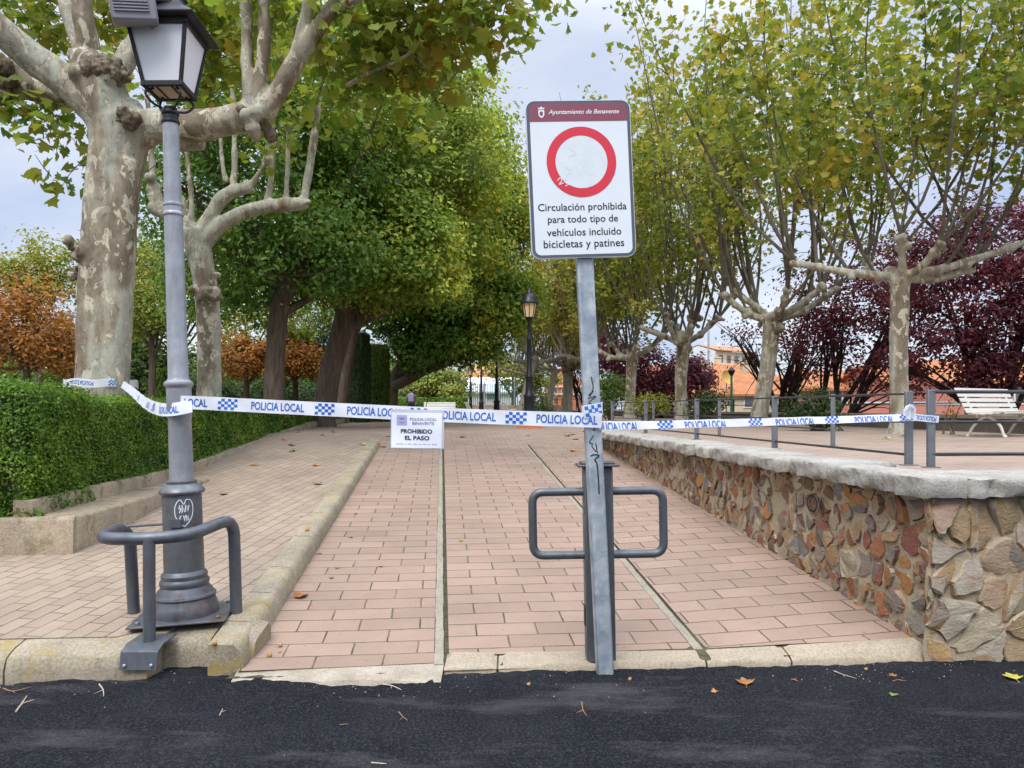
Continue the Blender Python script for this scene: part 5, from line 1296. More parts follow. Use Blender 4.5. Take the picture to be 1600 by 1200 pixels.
for i in range(4):
    a, b2 = cn[i], cn[(i+1) % 4]; mb = MB(); mb.M = lean @ LR; k = .985
    mb.prism([(0, 0), (1, 0), (1, 1), (0, 1)], (0, 0, 0), (1, 0, 0), (0, 1, 0), 0) if False else None
    q = [Vector((a[0]*hb*k, a[1]*hb*k, lz0+.012)), Vector((b2[0]*hb*k, b2[1]*hb*k, lz0+.012)), Vector((b2[0]*ht*k, b2[1]*ht*k, lz1-.012)), Vector((a[0]*ht*k, a[1]*ht*k, lz1-.012))]
    nn = Vector((a[0]+b2[0], a[1]+b2[1], 0)).normalized()*-.005
    mb.add(q+[p_+nn for p_ in q], [(0,1,2,3), (7,6,5,4), (0,4,5,1), (1,5,6,2), (2,6,7,3), (3,7,4,0)])
    mb.build('pane', M['opal'], lf, smooth=False)
mb = MB(); mb.M = lean @ LR
mb.box((0, 0, lz0-.004), (hb*2-.03, hb*2-.03, .006)); mb.build('underside_pane', M['pane_under'], lf, smooth=False)
mb = MB(); mb.M = lean @ LR
for s_ in (-.045, .05): mb.box((s_, 0, lz0-.010), (.012, hb*2-.03, .006))
mb.build('underside_bar', M['lantern'], lf)
for x, y in cn:
    mb = MB(); mb.M = lean @ LR
    mb.tube(spline([(x*.035, y*.035, yz(172)), (x*.075, y*.075, yz(168)), (x*.105, y*.105, yz(158)), (x*.10, y*.10, yz(150)), (x*.07, y*.07, lz0-.012)], 5), .008, 8)
    mb.build('bracket', M['lantern'], lamp)
def frus(mb, prof):
    v = []; f = []
    for h, z in prof: v += [Vector((x*h, y*h, z)) for x, y in cn]
    for i in range(len(prof)-1): f += [(i*4+k, i*4+(k+1) % 4, i*4+4+(k+1) % 4, i*4+4+k) for k in range(4)]
    mb.add(v, f+[(3, 2, 1, 0), tuple(len(v)-4+k for k in range(4))])
mb = MB(); mb.M = lean @ LR
frus(mb, [(ht+.005, lz1+.016), (ht+.066, lz1+.022), (ht+.069, lz1+.034), (.14, lz1+.12), (.115, lz1+.15), (.095, lz1+.20), (.085, lz1+.24), (.10, lz1+.25), (.10, lz1+.262), (.06, lz1+.30), (.02, lz1+.33)])
mb.build('roof', M['lantern'], lamp, smooth=False, bev=.003)
# louvred box clamped to the lantern's roof
fl = MB(); FM = Matrix.Translation(at(208, 8, 4.44)) @ Matrix.Rotation(R(22), 4, 'Z') @ Matrix.Rotation(R(-9), 4, 'Y') @ Matrix.Rotation(R(9), 4, 'X')
fl.M = FM; fl.box((0, 0, .03), (.255, .16, .27)); fb = fl.build('floodlight', M['flood'], lamp, bev=.012)
for i in range(11):
    mb = MB(); mb.M = FM; mb.box((-.012, -.084, -.055+i*.0175), (.19, .010, .008)); mb.build('louvre', M['flood'], fb, bev=.002)
mb = MB(); mb.M = FM; mb.tube([(.08, .04, -.10), (.10, .06, -.13), (.16, .10, -.135), (.22, .16, -.12)], .012, 8); mb.build('clamp', M['flood'], fb)
mb = MB(); mb.tube([at(240, -8, 4.55), at(262, -2, 4.6), at(272, 10, 4.68)], [.035, .03, .022], 10); mb.build('clamp', M['flood'], fb)
# scrawled heart and initials
def on_cyl(x, z, r): a = x/r; return lean @ Matrix.Rotation(R(8), 4, 'Z') @ Vector((r*math.sin(a), -r*math.cos(a), z))
gm = MB(); gy = lambda y: yz(y); rr = .1205
hs = [(-.0, gy(819)), (-.03, gy(813)), (-.052, gy(803)), (-.056, gy(792)), (-.045, gy(783)), (-.022, gy(778)), (-.002, gy(785)), (.012, gy(778)), (.04, gy(780)), (.052, gy(790)), (.046, gy(803)), (.026, gy(812)), (.0, gy(819))]
hs = spline(hs, 4); ox = .045
v, f = stroke2d(hs, .005); gm.add([on_cyl(p[0]+ox, p[1], rr) for p in v], f)
for st in ([(-.025, 786), (-.032, 792), (-.02, 790), (-.028, 798)], [(-.012, 786), (-.014, 798), (-.002, 790), (.0, 797)], [(.008, 786), (.006, 797), (.018, 788), (.02, 796), (.028, 787)],
           [(-.018, 802), (-.03, 806), (-.016, 808), (-.026, 812)], [(-.005, 802), (.0, 811), (.006, 802)], [(.012, 802), (.012, 811), (.022, 803), (.024, 810)]):
    v, f = stroke2d([(p[0], gy(p[1])) for p in st], .0055); gm.add([on_cyl(p[0]+ox, p[1], rr) for p in v], f)
gm.build('graffiti', M['white_ink'], lamp, smooth=False)

# ---- tube guard round the lamp
gd = thing('tube_guard', 'bent dark grey tube guard round the foot of the street lamp', 'guard rail', (-2.1, 4.5, LZ))
zl = z_walk(*UVc(-2.44, 4.74)); zr_ = z_walk(*UVc(-1.78, 4.75))
mb = MB(); mb.tube(fillet([(-1.775, 4.74, zr_), (-1.785, 4.72, .85), (-1.90, 4.36, .80), (-2.11, 4.275, .792), (-2.42, 4.29, .79), (-2.46, 4.60, .80), (-2.44, 4.70, .74), (-2.435, 4.74, zl)], .13, 8), .037, 16); mb.build('hoop', M['guard'], gd)
mb = MB(); mb.tube([(-2.105, 4.272, .185), (-2.108, 4.275, .79)], .034, 16); mb.build('leg', M['guard'], gd)
mb = MB(); mb.tube([(-2.47, 4.66, .80), (-2.22, 4.66, .815), (-2.13, 4.60, .83)], .008, 8); mb.box((-2.09, 4.575, .835), (.07, .02, .05)); mb.build('stay_bar', M['guard'], gd)
mb = MB()
pr2 = [(4.40, .205), (4.23, .200), (4.165, .172), (4.150, .072)]
rings = [[Vector((X, y+.02*(X+2.1), z)) for y, z in pr2]+[Vector((X, y+.02*(X+2.1)-.004, z-.010 if i < 2 else z)) + Vector((0, .010 if i >= 2 else 0, 0)) for i, (y, z) in reversed(list(enumerate(pr2)))] for X in (-2.215, -2.005)]
loft(mb, rings); bp = mb.build('foot_plate', M['guard'], gd, bev=.002)
for X in (-2.185, -2.035):
    mb = MB(); mb.lathe([(.010, 0), (.010, .006), (.006, .010)], (X, 4.150+.02*(X+2.1), .10), 10, Matrix.Rotation(R(90), 4, 'X')); mb.build('bolt', M['galv'], bp)

# ---- bollard with a loop handle each side
BX, BY = .535, 4.455
bo = thing('bollard', 'dark grey steel bollard with a rounded tube loop on each side behind the sign post', 'bollard', (BX, BY, .03))
BM = Matrix.Translation((BX, BY, .03)) @ Matrix.Rotation(R(-1.0), 4, 'Y')
mb = MB(); mb.M = BM; mb.box((0, 0, .585), (.175, .13, 1.17)); mb.build('body', M['bollard'], bo, bev=.012)
mb = MB(); mb.M = BM; mb.box((0, 0, 1.178), (.25, .19, .014)); mb.box((0, 0, 1.19), (.20, .14, .016)); mb.build('cap_plate', M['bollard'], bo, bev=.004)
for s_ in (-1, 1):
    mb = MB(); mb.M = BM
    mb.tube(fillet([(s_*.08, 0, 1.018), (s_*.395, 0, 1.018), (s_*.395, 0, .635), (s_*.08, 0, .635)], .07, 8), .0255, 16); mb.build('loop_handle', M['bollard'], bo)
mb = MB(); mb.M = BM; mb.box((-.09, 0, .27), (.008, .05, .12)); mb.build('lock_plate', M['black'], bo, bev=.002)

# ---- no traffic sign
SX, SY = .540, 4.262
sg = thing('traffic_sign', 'white sign with a red ring on a leaning galvanised post', 'sign', (SX, SY, 0))
SM = Matrix.Translation((SX, SY, -.02)) @ Matrix.Rotation(R(-2.85), 4, 'Y') @ Matrix.Rotation(R(7), 4, 'Z')
mb = MB(); mb.M = SM; mb.box((0, 0, 1.60), (.098, .052, 3.20)); po = mb.build('post', M['galv'], sg, bev=.009)
mb = MB(); mb.M = SM   # pen strokes down the post
def zpost(y): return (1.55+(638-y)*4.235/1150)+.02
for st, w in (([(0, 588), (.004, 596), (.008, 606), (-.012, 618), (-.018, 616), (.010, 611)], .006), ([(-.026, 622), (.024, 619), (-.022, 628), (.0, 633), (.014, 641), (-.018, 630), (.012, 634), (.016, 644)], .006), ([(-.006, 644), (-.010, 660), (-.008, 652)], .006),
              ([(-.028, 655), (-.012, 650), (.018, 650), (.004, 656), (-.018, 652)], .005), ([(.004, 668), (-.004, 672), (.012, 671)], .005), ([(-.004, 680), (-.03, 690), (-.012, 693), (-.016, 697), (.012, 706), (.006, 692), (.014, 708)], .006),
              ([(-.028, 712), (-.006, 710), (.024, 712), (-.004, 718), (.008, 724), (.012, 745), (.012, 772)], .008)):
    v, f = stroke2d(spline([(p[0], zpost(p[1])) for p in st], 3), w); mb.add([(p[0], -.0275, p[1]) for p in v], f)
mb.build('graffiti', M['marker'], po, smooth=False)
yaw, rol = R(4.5), R(2.55)
ax0, ay0 = Vector((math.cos(yaw), math.sin(yaw), 0)), Vector((0, 0, 1))
sax = ax0*math.cos(rol)+ay0*math.sin(rol); say = -ax0*math.sin(rol)+ay0*math.cos(rol); snn = sax.cross(say)
SO = at(908, 279.5, 4.205)
def sp_(x, y, d): return SO+sax*x+say*y+snn*d
def rrect(w, h, r, n=8):
    out = []
    for cx, cy, a0 in ((w/2-r, h/2-r, 0), (-w/2+r, h/2-r, 90), (-w/2+r, -h/2+r, 180), (w/2-r, -h/2+r, 270)):
        for k in range(n+1): a = R(a0+90*k/n); out.append((cx+r*math.cos(a), cy+r*math.sin(a)))
    return out
PW, PH = .603, .898
mb = MB(); mb.prism(rrect(PW, PH, .05), sp_(0, 0, -.03), sax, say, .03); panel = mb.build('sign_panel', M['sign_white'], sg, smooth=False)
mb = MB(); mb.prism(rrect(PW-.006, PH-.006, .048), sp_(0, 0, .0), sax, say, .0015); mb.build('border', M['sign_border'], panel, smooth=False)
mb = MB(); mb.prism(rrect(PW-.042, PH-.036, .034), sp_(0, 0, .0015), sax, say, .0015); mb.build('white_face', M['sign_white'], panel, smooth=False)
hp = rrect(PW-.042, PH-.036, .034); hp = [p for p in hp if p[1] > .328]; hp = hp+[(-(PW-.042)/2, .328), ((PW-.042)/2, .328)]
mb = MB(); mb.prism(hp, sp_(0, 0, .003), sax, say, .0012); mb.build('header_band', M['sign_maroon'], panel, smooth=False)
RC = (.006, .096)
def disc(mb, r0, r1, d, n=72):
    v = []; f = []
    for k in range(n):
        a = 2*pi*k/n
        for r in (r0, r1): v.append(sp_(RC[0]+r*math.cos(a), RC[1]+r*math.sin(a), d))
    f = [(2*k, 2*k+1, 2*((k+1) % n)+1, 2*((k+1) % n)) for k in range(n)]; mb.add(v, f)
mb = MB(); disc(mb, .150, .201, .0046); mb.build('red_ring', M['sign_red'], panel, smooth=False)
mb = MB(); n = 72; mb.add([sp_(RC[0]+.150*math.cos(2*pi*k/n), RC[1]+.150*math.sin(2*pi*k/n), .0040) for k in range(n)], [tuple(range(n))]); mb.build('disc', M['sign_disc'], panel, smooth=False)
mb = MB()
for body, w, y, x in (('Circulación prohibida', .512, -.166, .0), ('para todo tipo de', .405, -.235, .0), ('vehículos incluido', .43, -.303, .004), ('bicicletas y patines', .465, -.376, .0)):
    v, f = fit_text(body, w, bold=.008); off = .006 if ('p' in body and 'ó' not in body) else 0
    mb = MB(); mb.add([sp_(p[0]+x, p[1]+y, .0042) for p in v], f); mb.build('lettering', M['ink'], panel, smooth=False)
mb = MB(); v, f = fit_text('Ayuntamiento de Benavente', .408, shear=.28, bold=.012); mb.add([sp_(p[0]+.032, p[1]+.378, .0056) for p in v], f)
shield = [(-.017, .02), (.017, .02), (.017, -.006), (.012, -.018), (0, -.026), (-.012, -.018), (-.017, -.006)]
mb.add([sp_(p[0]-.213, p[1]+.374, .0056) for p in shield], [tuple(range(6, -1, -1))])
crown = [(-.016, .024), (.016, .024), (.019, .036), (.009, .030), (0, .041), (-.009, .030), (-.019, .036)]
mb.add([sp_(p[0]-.213, p[1]+.374, .0056) for p in crown], [tuple(range(7))])
mb.build('header_lettering', M['white_ink'], panel, smooth=False)
mb = MB(); mb.add([sp_(p[0]*.55-.213, p[1]*.55+.3735, .0063) for p in shield], [tuple(range(6, -1, -1))]); mb.build('shield_mark', M['sign_maroon'], panel, smooth=False)
mb = MB()
for pts in ([(-.145, -.03), (-.128, -.015), (-.118, -.028), (-.135, -.052), (-.108, -.042)], [(-.09, -.05), (-.105, -.03), (-.092, -.022)], [(-.1, -.062), (-.078, -.052)]):
    v, f = stroke2d(spline([(RC[0]+p[0], RC[1]+p[1]-.075) for p in pts], 4), .005); mb.add([sp_(p[0], p[1], .0060) for p in v], f)
for pts in ([(-.10, -.09), (-.05, -.02)], [(-.09, -.02), (-.04, -.09)], [(-.035, -.01), (-.01, -.08), (.012, -.01)], [(.03, 0), (.03, -.075)], [(.05, 0), (.05, -.075)], [(.07, 0), (.07, -.075)], [(-.06, .08), (-.03, .05), (-.07, .03)]):
    v, f = stroke2d([(RC[0]+p[0], RC[1]+p[1]) for p in pts], .007); mb.add([sp_(p[0], p[1], .0050) for p in v], f)
mb.build('scratch_writing', M['sign_white'], panel, smooth=False)
for y in (.2, -.25):
    mb = MB(); c = sp_(0, y, -.045); mb.box(c, (.16, .03, .035), yaw); mb.build('clamp', M['galv'], sg, bev=.003)

# ---- railings
def railing(label, posts, ztop, zfoot, rails, w=.062, group=None):
    a = posts[0]; t = thing('railing', label, 'railing', (a.x, a.y, zfoot), group)
    for q in posts:
        mb = MB()
        mb.box((q.x, q.y, (zfoot+ztop)/2+.004), (.058, w*.4, ztop-zfoot-.008), math.atan2(SB, CB)); mb.box((q.x, q.y, zfoot+.004), (.11, .08, .008), math.atan2(SB, CB))
        mb.build('post', M['rail'], t, bev=.004)
    for z, r in rails:
        mb = MB(); mb.tube([Vector((q.x, q.y, z)) for q in posts], r, 8); mb.build('rail', M['rail_dark'], t)
    return t
CAPZ = 1.137
rgp = 'grey post railings of the terrace'
railing('front railing on the granite coping beside the ramp, near end post wrapped in tape', [P(3.36, v_) for v_ in (5.02, 7.17, 9.46, 11.9, 14.3)], 1.675, CAPZ, [(1.655, .009), (1.45, .007), (1.215, .010)], group=rgp)
railing('second railing on the terrace floor, parallel behind the front one', [P(5.16, v_) for v_ in (9.3, 13.3, 17.6, 22, 26.5)], 1.735, PLZ-.004, [(1.71, .010), (1.27, .010)], group=rgp)
A2 = Vector((3.05, 5.36, 0)); railing('railing along the street front, running right past the white bench', [A2+FD*s for s in (0, 1.9, 3.8)], 1.685, CAPZ-.02, [(1.67, .013), (1.45, .011), (1.215, .013)], group=rgp)

# ---- police tape
tape = thing('barrier_tape', 'white police tape with blue lettering and chequers strung across the walk', 'tape', at(600, 645, 4.42))
class Band:
    def __init__(s, pts, h, up=None, k=10):
        s.p = [Vector(q) for q in spline(pts, k)]; s.h = h; s.L = [0.0]
        for a, b_ in zip(s.p, s.p[1:]): s.L.append(s.L[-1]+(b_-a).length)
        s.up = up or (lambda t: Vector((0, 0, 1)))
    def at(s, l, y, d=0.0):
        l = min(max(l, 0), s.L[-1]-1e-6); i = max(k for k in range(len(s.L)) if s.L[k] <= l); i = min(i, len(s.p)-2)
        f = (l-s.L[i])/max(1e-9, s.L[i+1]-s.L[i]); c = s.p[i].lerp(s.p[i+1], f); tn = (s.p[i+1]-s.p[i]).normalized()
        u = s.up(l/s.L[-1]); u = (u-tn*u.dot(tn)).normalized(); n_ = tn.cross(u)
        wv = .0035*math.sin(l*9)+.0025*math.sin(l*23+y*40)
        return c+u*y+n_*(d+wv)
    def s_of_px(s, px):
        best = min(range(len(s.p)), key=lambda i: abs(800+s.p[i].x/s.p[i].y*F_PX-px)); return s.L[best]
    def mesh(s, mb, ny=4, ds=.02):
        n = max(2, int(s.L[-1]/ds)); v = [s.at(s.L[-1]*i/n, (j/ny-.5)*s.h) for i in range(n+1) for j in range(ny+1)]
        mb.add(v, [(i*(ny+1)+j, (i+1)*(ny+1)+j, (i+1)*(ny+1)+j+1, i*(ny+1)+j+1) for i in range(n) for j in range(ny)])
    def text(s, mb, l, w, hh, y=0.0, flip=1, clip=None):
        v, f = fit_text('POLICIA LOCAL', w, hh, bold=.02)
        cl = (lambda q: max(q, clip)) if clip is not None else (lambda q: q)
        mb.add([s.at(l+flip*p[0], cl(y+flip*p[1]), .0022) for p in v], f)
    def checks(s, mb, l, w, hh, y=0.0, nx=6, ny=4, lo=None):
        for i in range(nx):
            for j in range(ny):
                if (i+j) % 2: continue
                x0, y0 = l-w/2+w*i/nx, y-hh/2+hh*j/ny; y1 = y0+hh/ny
                if lo is not None:
                    if y1 <= lo: continue
                    y0 = max(y0, lo)
                mb.add([s.at(x0, y0, .0022), s.at(x0+w/nx, y0, .0022), s.at(x0+w/nx, y1, .0022), s.at(x0, y1, .0022)], [(0, 1, 2, 3)])
mainb = Band([at(261, 629, 4.66), at(300, 629, 4.625), at(400, 634, 4.57), at(520, 640, 4.49), at(652, 646.5, 4.40), at(780, 652, 4.31), at(905, 656, 4.225), at(940, 657, 4.205)], .084)
mb = MB(); mainb.mesh(mb); bnd = mb.build('band', M['tape'], tape)
for px in (283, 430, 579, 727, 881): mb = MB(); mainb.text(mb, mainb.s_of_px(px), .352, .051); mb.build('lettering', M['tape_blue'], bnd, smooth=False)
for px in (357, 506, 655, 805): mb = MB(); mainb.checks(mb, mainb.s_of_px(px), .125, .068); mb.build('chequers', M['tape_blue'], bnd, smooth=False)
# round the post, then on to the railing
wrap = Band([SM @ Vector((x, y, 1.56+.007*x/.05)) for x, y in ((-.055, .03), (-.054, -.031), (0, -.033), (.054, -.031), (.056, .03))], .075, k=4)
mb = MB(); wrap.mesh(mb, 3, .01); wb_ = mb.build('band', M['tape'], tape)
mb = MB(); wrap.checks(mb, wrap.L[-1]*.5, .095, .06, nx=5, ny=3); mb.build('chequers', M['tape_blue'], wb_, smooth=False)
rp = Band([at(936, 665, 4.235), at(1000, 664.5, 4.40), at(1150, 660.5, 4.73), at(1300, 656, 5.05), at(1428, 652, 5.27)], .052, up=lambda t: Vector((0, .35, 1)))
mb = MB(); rp.mesh(mb); bnd = mb.build('band', M['tape'], tape)
for px in (960, 1108, 1243, 1368): mb = MB(); rp.text(mb, rp.s_of_px(px), .335, .051, -.008, clip=-.024); mb.build('lettering', M['tape_blue'], bnd, smooth=False)
for px in (1036, 1174, 1302, 1416): mb = MB(); rp.checks(mb, rp.s_of_px(px), .115, .06, -.004, lo=-.024); mb.build('chequers', M['tape_blue'], bnd, smooth=False)
pa = P(3.36, 5.02)
kn = Band([Vector((pa.x-.05, pa.y-.01, 1.49)), Vector((pa.x-.03, pa.y-.045, 1.49)), Vector((pa.x+.03, pa.y-.045, 1.485)), (A2.x-.02, A2.y-.03, 1.475), (A2.x+.045, A2.y-.02, 1.47)], .05, k=5)
mb = MB(); kn.mesh(mb, 3, .01); kb = mb.build('band', M['tape'], tape)
mb = MB(); kn.text(mb, kn.L[-1]*.62, .2, .034, flip=-1); mb.build('lettering', M['tape_blue'], kb, smooth=False)
for k in range(3):
    bw_ = Band([at(1422-k*2, 654, 5.20), at(1414+k*4, 642-k*4, 5.19), at(1420+k*2, 632+k*3, 5.18), at(1428-k, 640, 5.19), at(1426, 654, 5.20)], .03, up=lambda t: Vector((.3, -.6, .5+.2*math.sin(t*9))), k=4)
    mb = MB(); bw_.mesh(mb, 2, .012); mb.build('bow', M['tape'], tape)
# from the lamp back to the plane tree
lb = Band([at(300, 634, 4.615), at(268, 640, 4.62), at(246, 638.5, 4.9), at(225, 628, 5.9), at(206, 611, 7.7), at(191, 600, 9.04)][::-1], .085, up=lambda t: Vector((.25*(1-t), .3, .8+.2*t)))
mb = MB(); lb.mesh(mb); bnd = mb.build('band', M['tape'], tape)
mb = MB(); 
for l_ in (.24, 1.2, 2.4): mb = MB(); lb.text(mb, lb.L[-1]-l_, .32, .046, -.004); mb.build('lettering', M['tape_blue'], bnd, smooth=False)
mb = MB(); lb.checks(mb, lb.L[-1]-.75, .125, .06); mb.build('chequers', M['tape_blue'], bnd, smooth=False)
tc_ = at(160, 600, YA); ring_ = []
for k in range(25):
    a = R(192)+R(210)*k/24; ring_.append((tc_.x+.40*math.cos(a), tc_.y-.02+.445*math.sin(a), tc_.z+.008*math.sin(k)))
tb = Band(ring_, .098, k=3); mb = MB(); tb.mesh(mb, 3, .03); bnd = mb.build('band', M['tape'], tape)
mb = MB()
for l in (.30, ): tb.text(mb, tb.L[-1]*.36, .30, .05, flip=-1)
tb.checks(mb, tb.L[-1]*.60, .13, .07); tb.text(mb, tb.L[-1]*.05, .28, .05, flip=-1); mb.build('lettering', M['tape_blue'], bnd, smooth=False)

# ---- paper notice hung on the tape
pc = at(651, 672.5, 4.375); nt_ = thing('paper_notice', 'white paper notice in a plastic sleeve hung on the police tape', 'notice', pc)
r_ = R(-.9); nax = Vector((math.cos(r_), -.02, math.sin(r_))); nay = Vector((-math.sin(r_), -.03, math.cos(r_))).normalized(); nax = (nax-nay*nax.dot(nay)).normalized(); nn_ = nax.cross(nay)
def np_(x, y, d): return pc+nax*x+nay*y+nn_*(d+.004*math.cos(x*14)+.003*math.sin(y*20+x*9))
def psheet(mb, w, h, d, cx=0, cy=0, n=12):
    v = [np_(cx-w/2+w*i/n, cy-h/2+h*j/n, d) for j in range(n+1) for i in range(n+1)]
    mb.add(v, [(j*(n+1)+i, j*(n+1)+i+1, (j+1)*(n+1)+i+1, (j+1)*(n+1)+i) for j in range(n) for i in range(n)])
mb = MB(); psheet(mb, .318, .232, 0, .004, .008); mb.build('plastic_sleeve', M['sleeve'], nt_)
mb = MB(); psheet(mb, .300, .210, .002); pp = mb.build('paper_sheet', M['paper'], nt_)
mb = MB()
for body, w, h, x, y in (('PROHIBIDO', .188, .026, .0, -.005), ('EL PASO', .146, .026, .004, -.045)):
    v, f = fit_text(body, w, h, bold=.03); mb.add([np_(p[0]+x, p[1]+y, .0035) for p in v], f)
mb.build('lettering', M['ink'], pp, smooth=False)
mb = MB()
for body, w, h, x, y in (('POLICIA LOCAL', .158, .017, .04, .067), ('BENAVENTE', .13, .017, .04, .043), ('SALA INFO 112 POLICIA LOCAL BENAVENTE', .24, .008, 0, -.082)):
    v, f = fit_text(body if 'SALA' not in body else '······ · ··· ···· ·· ··· ·· ····', w, h, bold=.01); mb.add([np_(p[0]+x, p[1]+y, .0035) for p in v], f)
mb.build('small_lettering', M['ink_grey'], pp, smooth=False)
mb = MB(); psheet(mb, .062, .060, .0032, -.088, .060, 3); cb_ = mb.build('crest', M['crest'], pp, smooth=False)
mb = MB()
for pts in ([(-.105, .072), (-.07, .072)], [(-.10, .05), (-.088, .044), (-.075, .05)], [(-.096, .066), (-.080, .066)]):
    v, f = stroke2d(pts, .003); mb.add([np_(p[0], p[1], .0045) for p in v], f)
mb.build('crest_mark', M['ink_grey'], cb_, smooth=False)

# ---- black park lamps in a row
def park_lamp(label, px, Y):
    q = at(px, HOR, Y); x, y, z = q.x, q.y, PLZ
    t = thing('park_lamp', label, 'street lamp', (x, y, z), 'black park lamps in a line')
    H = 3.47
    mb = MB(); mb.box((x, y, z+.06), (.62, .62, .14)); mb.build('plinth', M['brick_red'], t, bev=.01)
    mb = MB(); mb.lathe([(.16, z+.13), (.16, z+.2), (.135, z+.24), (.13, z+.75), (.145, z+.78), (.145, z+.82), (.10, z+.88), (.085, z+1.25), (.10, z+1.28), (.10, z+1.31), (.07, z+1.36), (.055, z+2.2), (.065, z+2.22), (.065, z+2.26), (.048, z+2.3), (.042, z+2.7), (.07, z+2.74), (.11, z+2.78), (.12, z+2.80)], (x, y, 0), 14); mb.build('post', M['black'], t)
    mb = MB(); mb.lathe([(.115, z+2.80), (.185, z+3.15)], (x, y, 0), 8); ln = mb.build('lantern', M['amber'], t, smooth=False)
    for k in range(8):
        a = 2*pi*k/8; mb = MB(); mb.tube([(x+.118*math.cos(a), y+.118*math.sin(a), z+2.79), (x+.19*math.cos(a), y+.19*math.sin(a), z+3.16)], .009, 5); mb.build('glazing_bar', M['black'], ln)
    mb = MB(); mb.lathe([(.225, z+3.14), (.23, z+3.17), (.205, z+3.20), (.19, z+3.27), (.14, z+3.36), (.08, z+3.40), (.075, z+3.44), (.04, z+3.48), (.02, z+3.55), (.012, z+3.60)], (x, y, 0), 14); mb.build('cap', M['black'], t)
park_lamp('nearest and tallest looking black lamp, in front of the far planes', 827, 18.6)
park_lamp('black lamp next along the line, its head among leaves, left of the nearest one', 776, 32.5)
park_lamp('black lamp in front of the white roofed building', 752, 39)
park_lamp('smallest farthest black lamp, head against the dark tree', 735, 51)

# ---- white benches
def bench(label, loc, rz, group=None):
    t = thing('park_bench', label, 'bench', loc, group); MT = Matrix.Translation(loc) @ Matrix.Rotation(rz, 4, 'Z'); L = 1.9
    back = []
    for i in range(5):
        s = i/4; mb = MB(); mb.M = MT; mb.box((L/2, .24+.17*s, .47+.36*s), (L, .022, .075), M=Matrix.Rotation(R(-25), 4, 'X')); mb.build('back_slat', M['white_paint'], t, bev=.006)
    for i in range(5):
        mb = MB(); mb.M = MT; mb.box((L/2, -.25+.11*i, .43-.025*math.sin(i/4*pi)+.02*(i == 0)), (L, .09, .024)); mb.build('seat_slat', M['white_paint'], t, bev=.006)
    for x in (.22, L-.22):
        mb = MB(); mb.M = MT
        mb.tube(spline([(x, -.30, .0), (x, -.27, .06), (x, -.22, .20), (x, -.08, .33), (x, .06, .33), (x, .20, .20), (x, .28, .06), (x, .31, 0)], 6), .024, 8)
        mb.tube(spline([(x, -.30, .43), (x, -.2, .40), (x, .1, .39), (x, .2, .42), (x, .30, .6), (x, .42, .86)], 6), .022, 8)
        mb.tube(spline([(x, -.08, .33), (x, -.02, .37), (x, .05, .40)], 3), .02, 8); mb.tube(spline([(x, .06, .33), (x, .15, .36), (x, .21, .45)], 3), .02, 8)
        for y_ in (-.30, .31): mb.ball((x, y_, .02), .032, 8, 5)
        mb.build('cast_leg', M['white_paint'], t)
q = at(1526, HOR, 12.75)
bench('white slatted bench with cast legs, nearest the viewer on the terrace', (q.x-.02, q.y-.12, PLZ-.004), R(32))
for px, Y, lb in ((742, 44, 'white far bench at the foot of the farthest lamp'), (765, 43, 'white far bench between the two middle lamps'), (800, 41, 'white far bench, left of the leaning gnarled plane')):
    q = at(px, HOR, Y); bench(lb, (q.x, q.y, PLZ), R(100), 'white benches at the end of the plaza')
q = at(662, HOR, 44); bench('pale low bench in front of the low far hedge, right of the walker', (q.x, q.y, PLZ), R(5), 'white benches at the end of the plaza')
# ================================================================== FAR END OF THE PLAZA
q = at(643, HOR, 41); px_, py_ = q.x, q.y
wk = thing('person', 'person seen from behind in an olive jacket with a lilac backpack, walking away', 'person', (px_, py_, PLZ))
def skin_mesh(name, verts, edges, radii, mat, parent):
    me = bpy.data.meshes.new(name); o3 = wloc(parent); me.from_pydata([Vector(v)-o3 for v in verts], edges, []); me.materials.append(mat)
    o = link(name, me, parent); m_ = o.modifiers.new('skin', 'SKIN'); m_.use_smooth_shade = True
    for i, r in enumerate(radii): me.skin_vertices[0].data[i].radius = (r, r) if not isinstance(r, tuple) else r
    me.skin_vertices[0].data[0].use_root = True
    s = o.modifiers.new('sub', 'SUBSURF'); s.levels = s.render_levels = 1; return o
bpx = lambda x, y, z: (px_+x*.98, py_+y*.9, PLZ+z*.89)
def ensure_skin(me):
    if not me.skin_vertices: me.attributes.new('skin', 'FLOAT', 'POINT')
def body_mesh(name, chains, mat, parent, n=10):
    mb = MB()
    for ch in chains: s = spline(ch, 4); mb.tube([bpx(*p[:3]) for p in s], [p[3] for p in s], n)
    o = mb.build(name, mat, parent, ang=80); remesh(o, .022, 2); o.modifiers.remove(o.modifiers['lumps']); return o
body_mesh('body', [[(0, 0, .86, .13), (0, 0, 1.0, .15), (0, .01, 1.2, .15), (0, 0, 1.38, .17), (0, 0, 1.46, .08), (0, .01, 1.52, .055), (0, .02, 1.60, .085), (0, .02, 1.68, .10), (0, .01, 1.76, .07)],
    [(-.10, 0, .88, .10), (-.11, .08, .50, .07), (-.11, .0, .10, .045), (-.11, .12, .045, .04)], [(.10, 0, .88, .10), (.11, -.10, .48, .07), (.11, -.30, .14, .045), (.11, -.24, .05, .04)],
    [(-.17, 0, 1.40, .07), (-.25, -.02, 1.13, .05), (-.24, .10, .90, .035), (-.23, .14, .80, .03)], [(.17, 0, 1.40, .07), (.25, .02, 1.13, .05), (.25, -.04, .90, .035), (.25, -.04, .80, .03)]], M['skin'], wk)
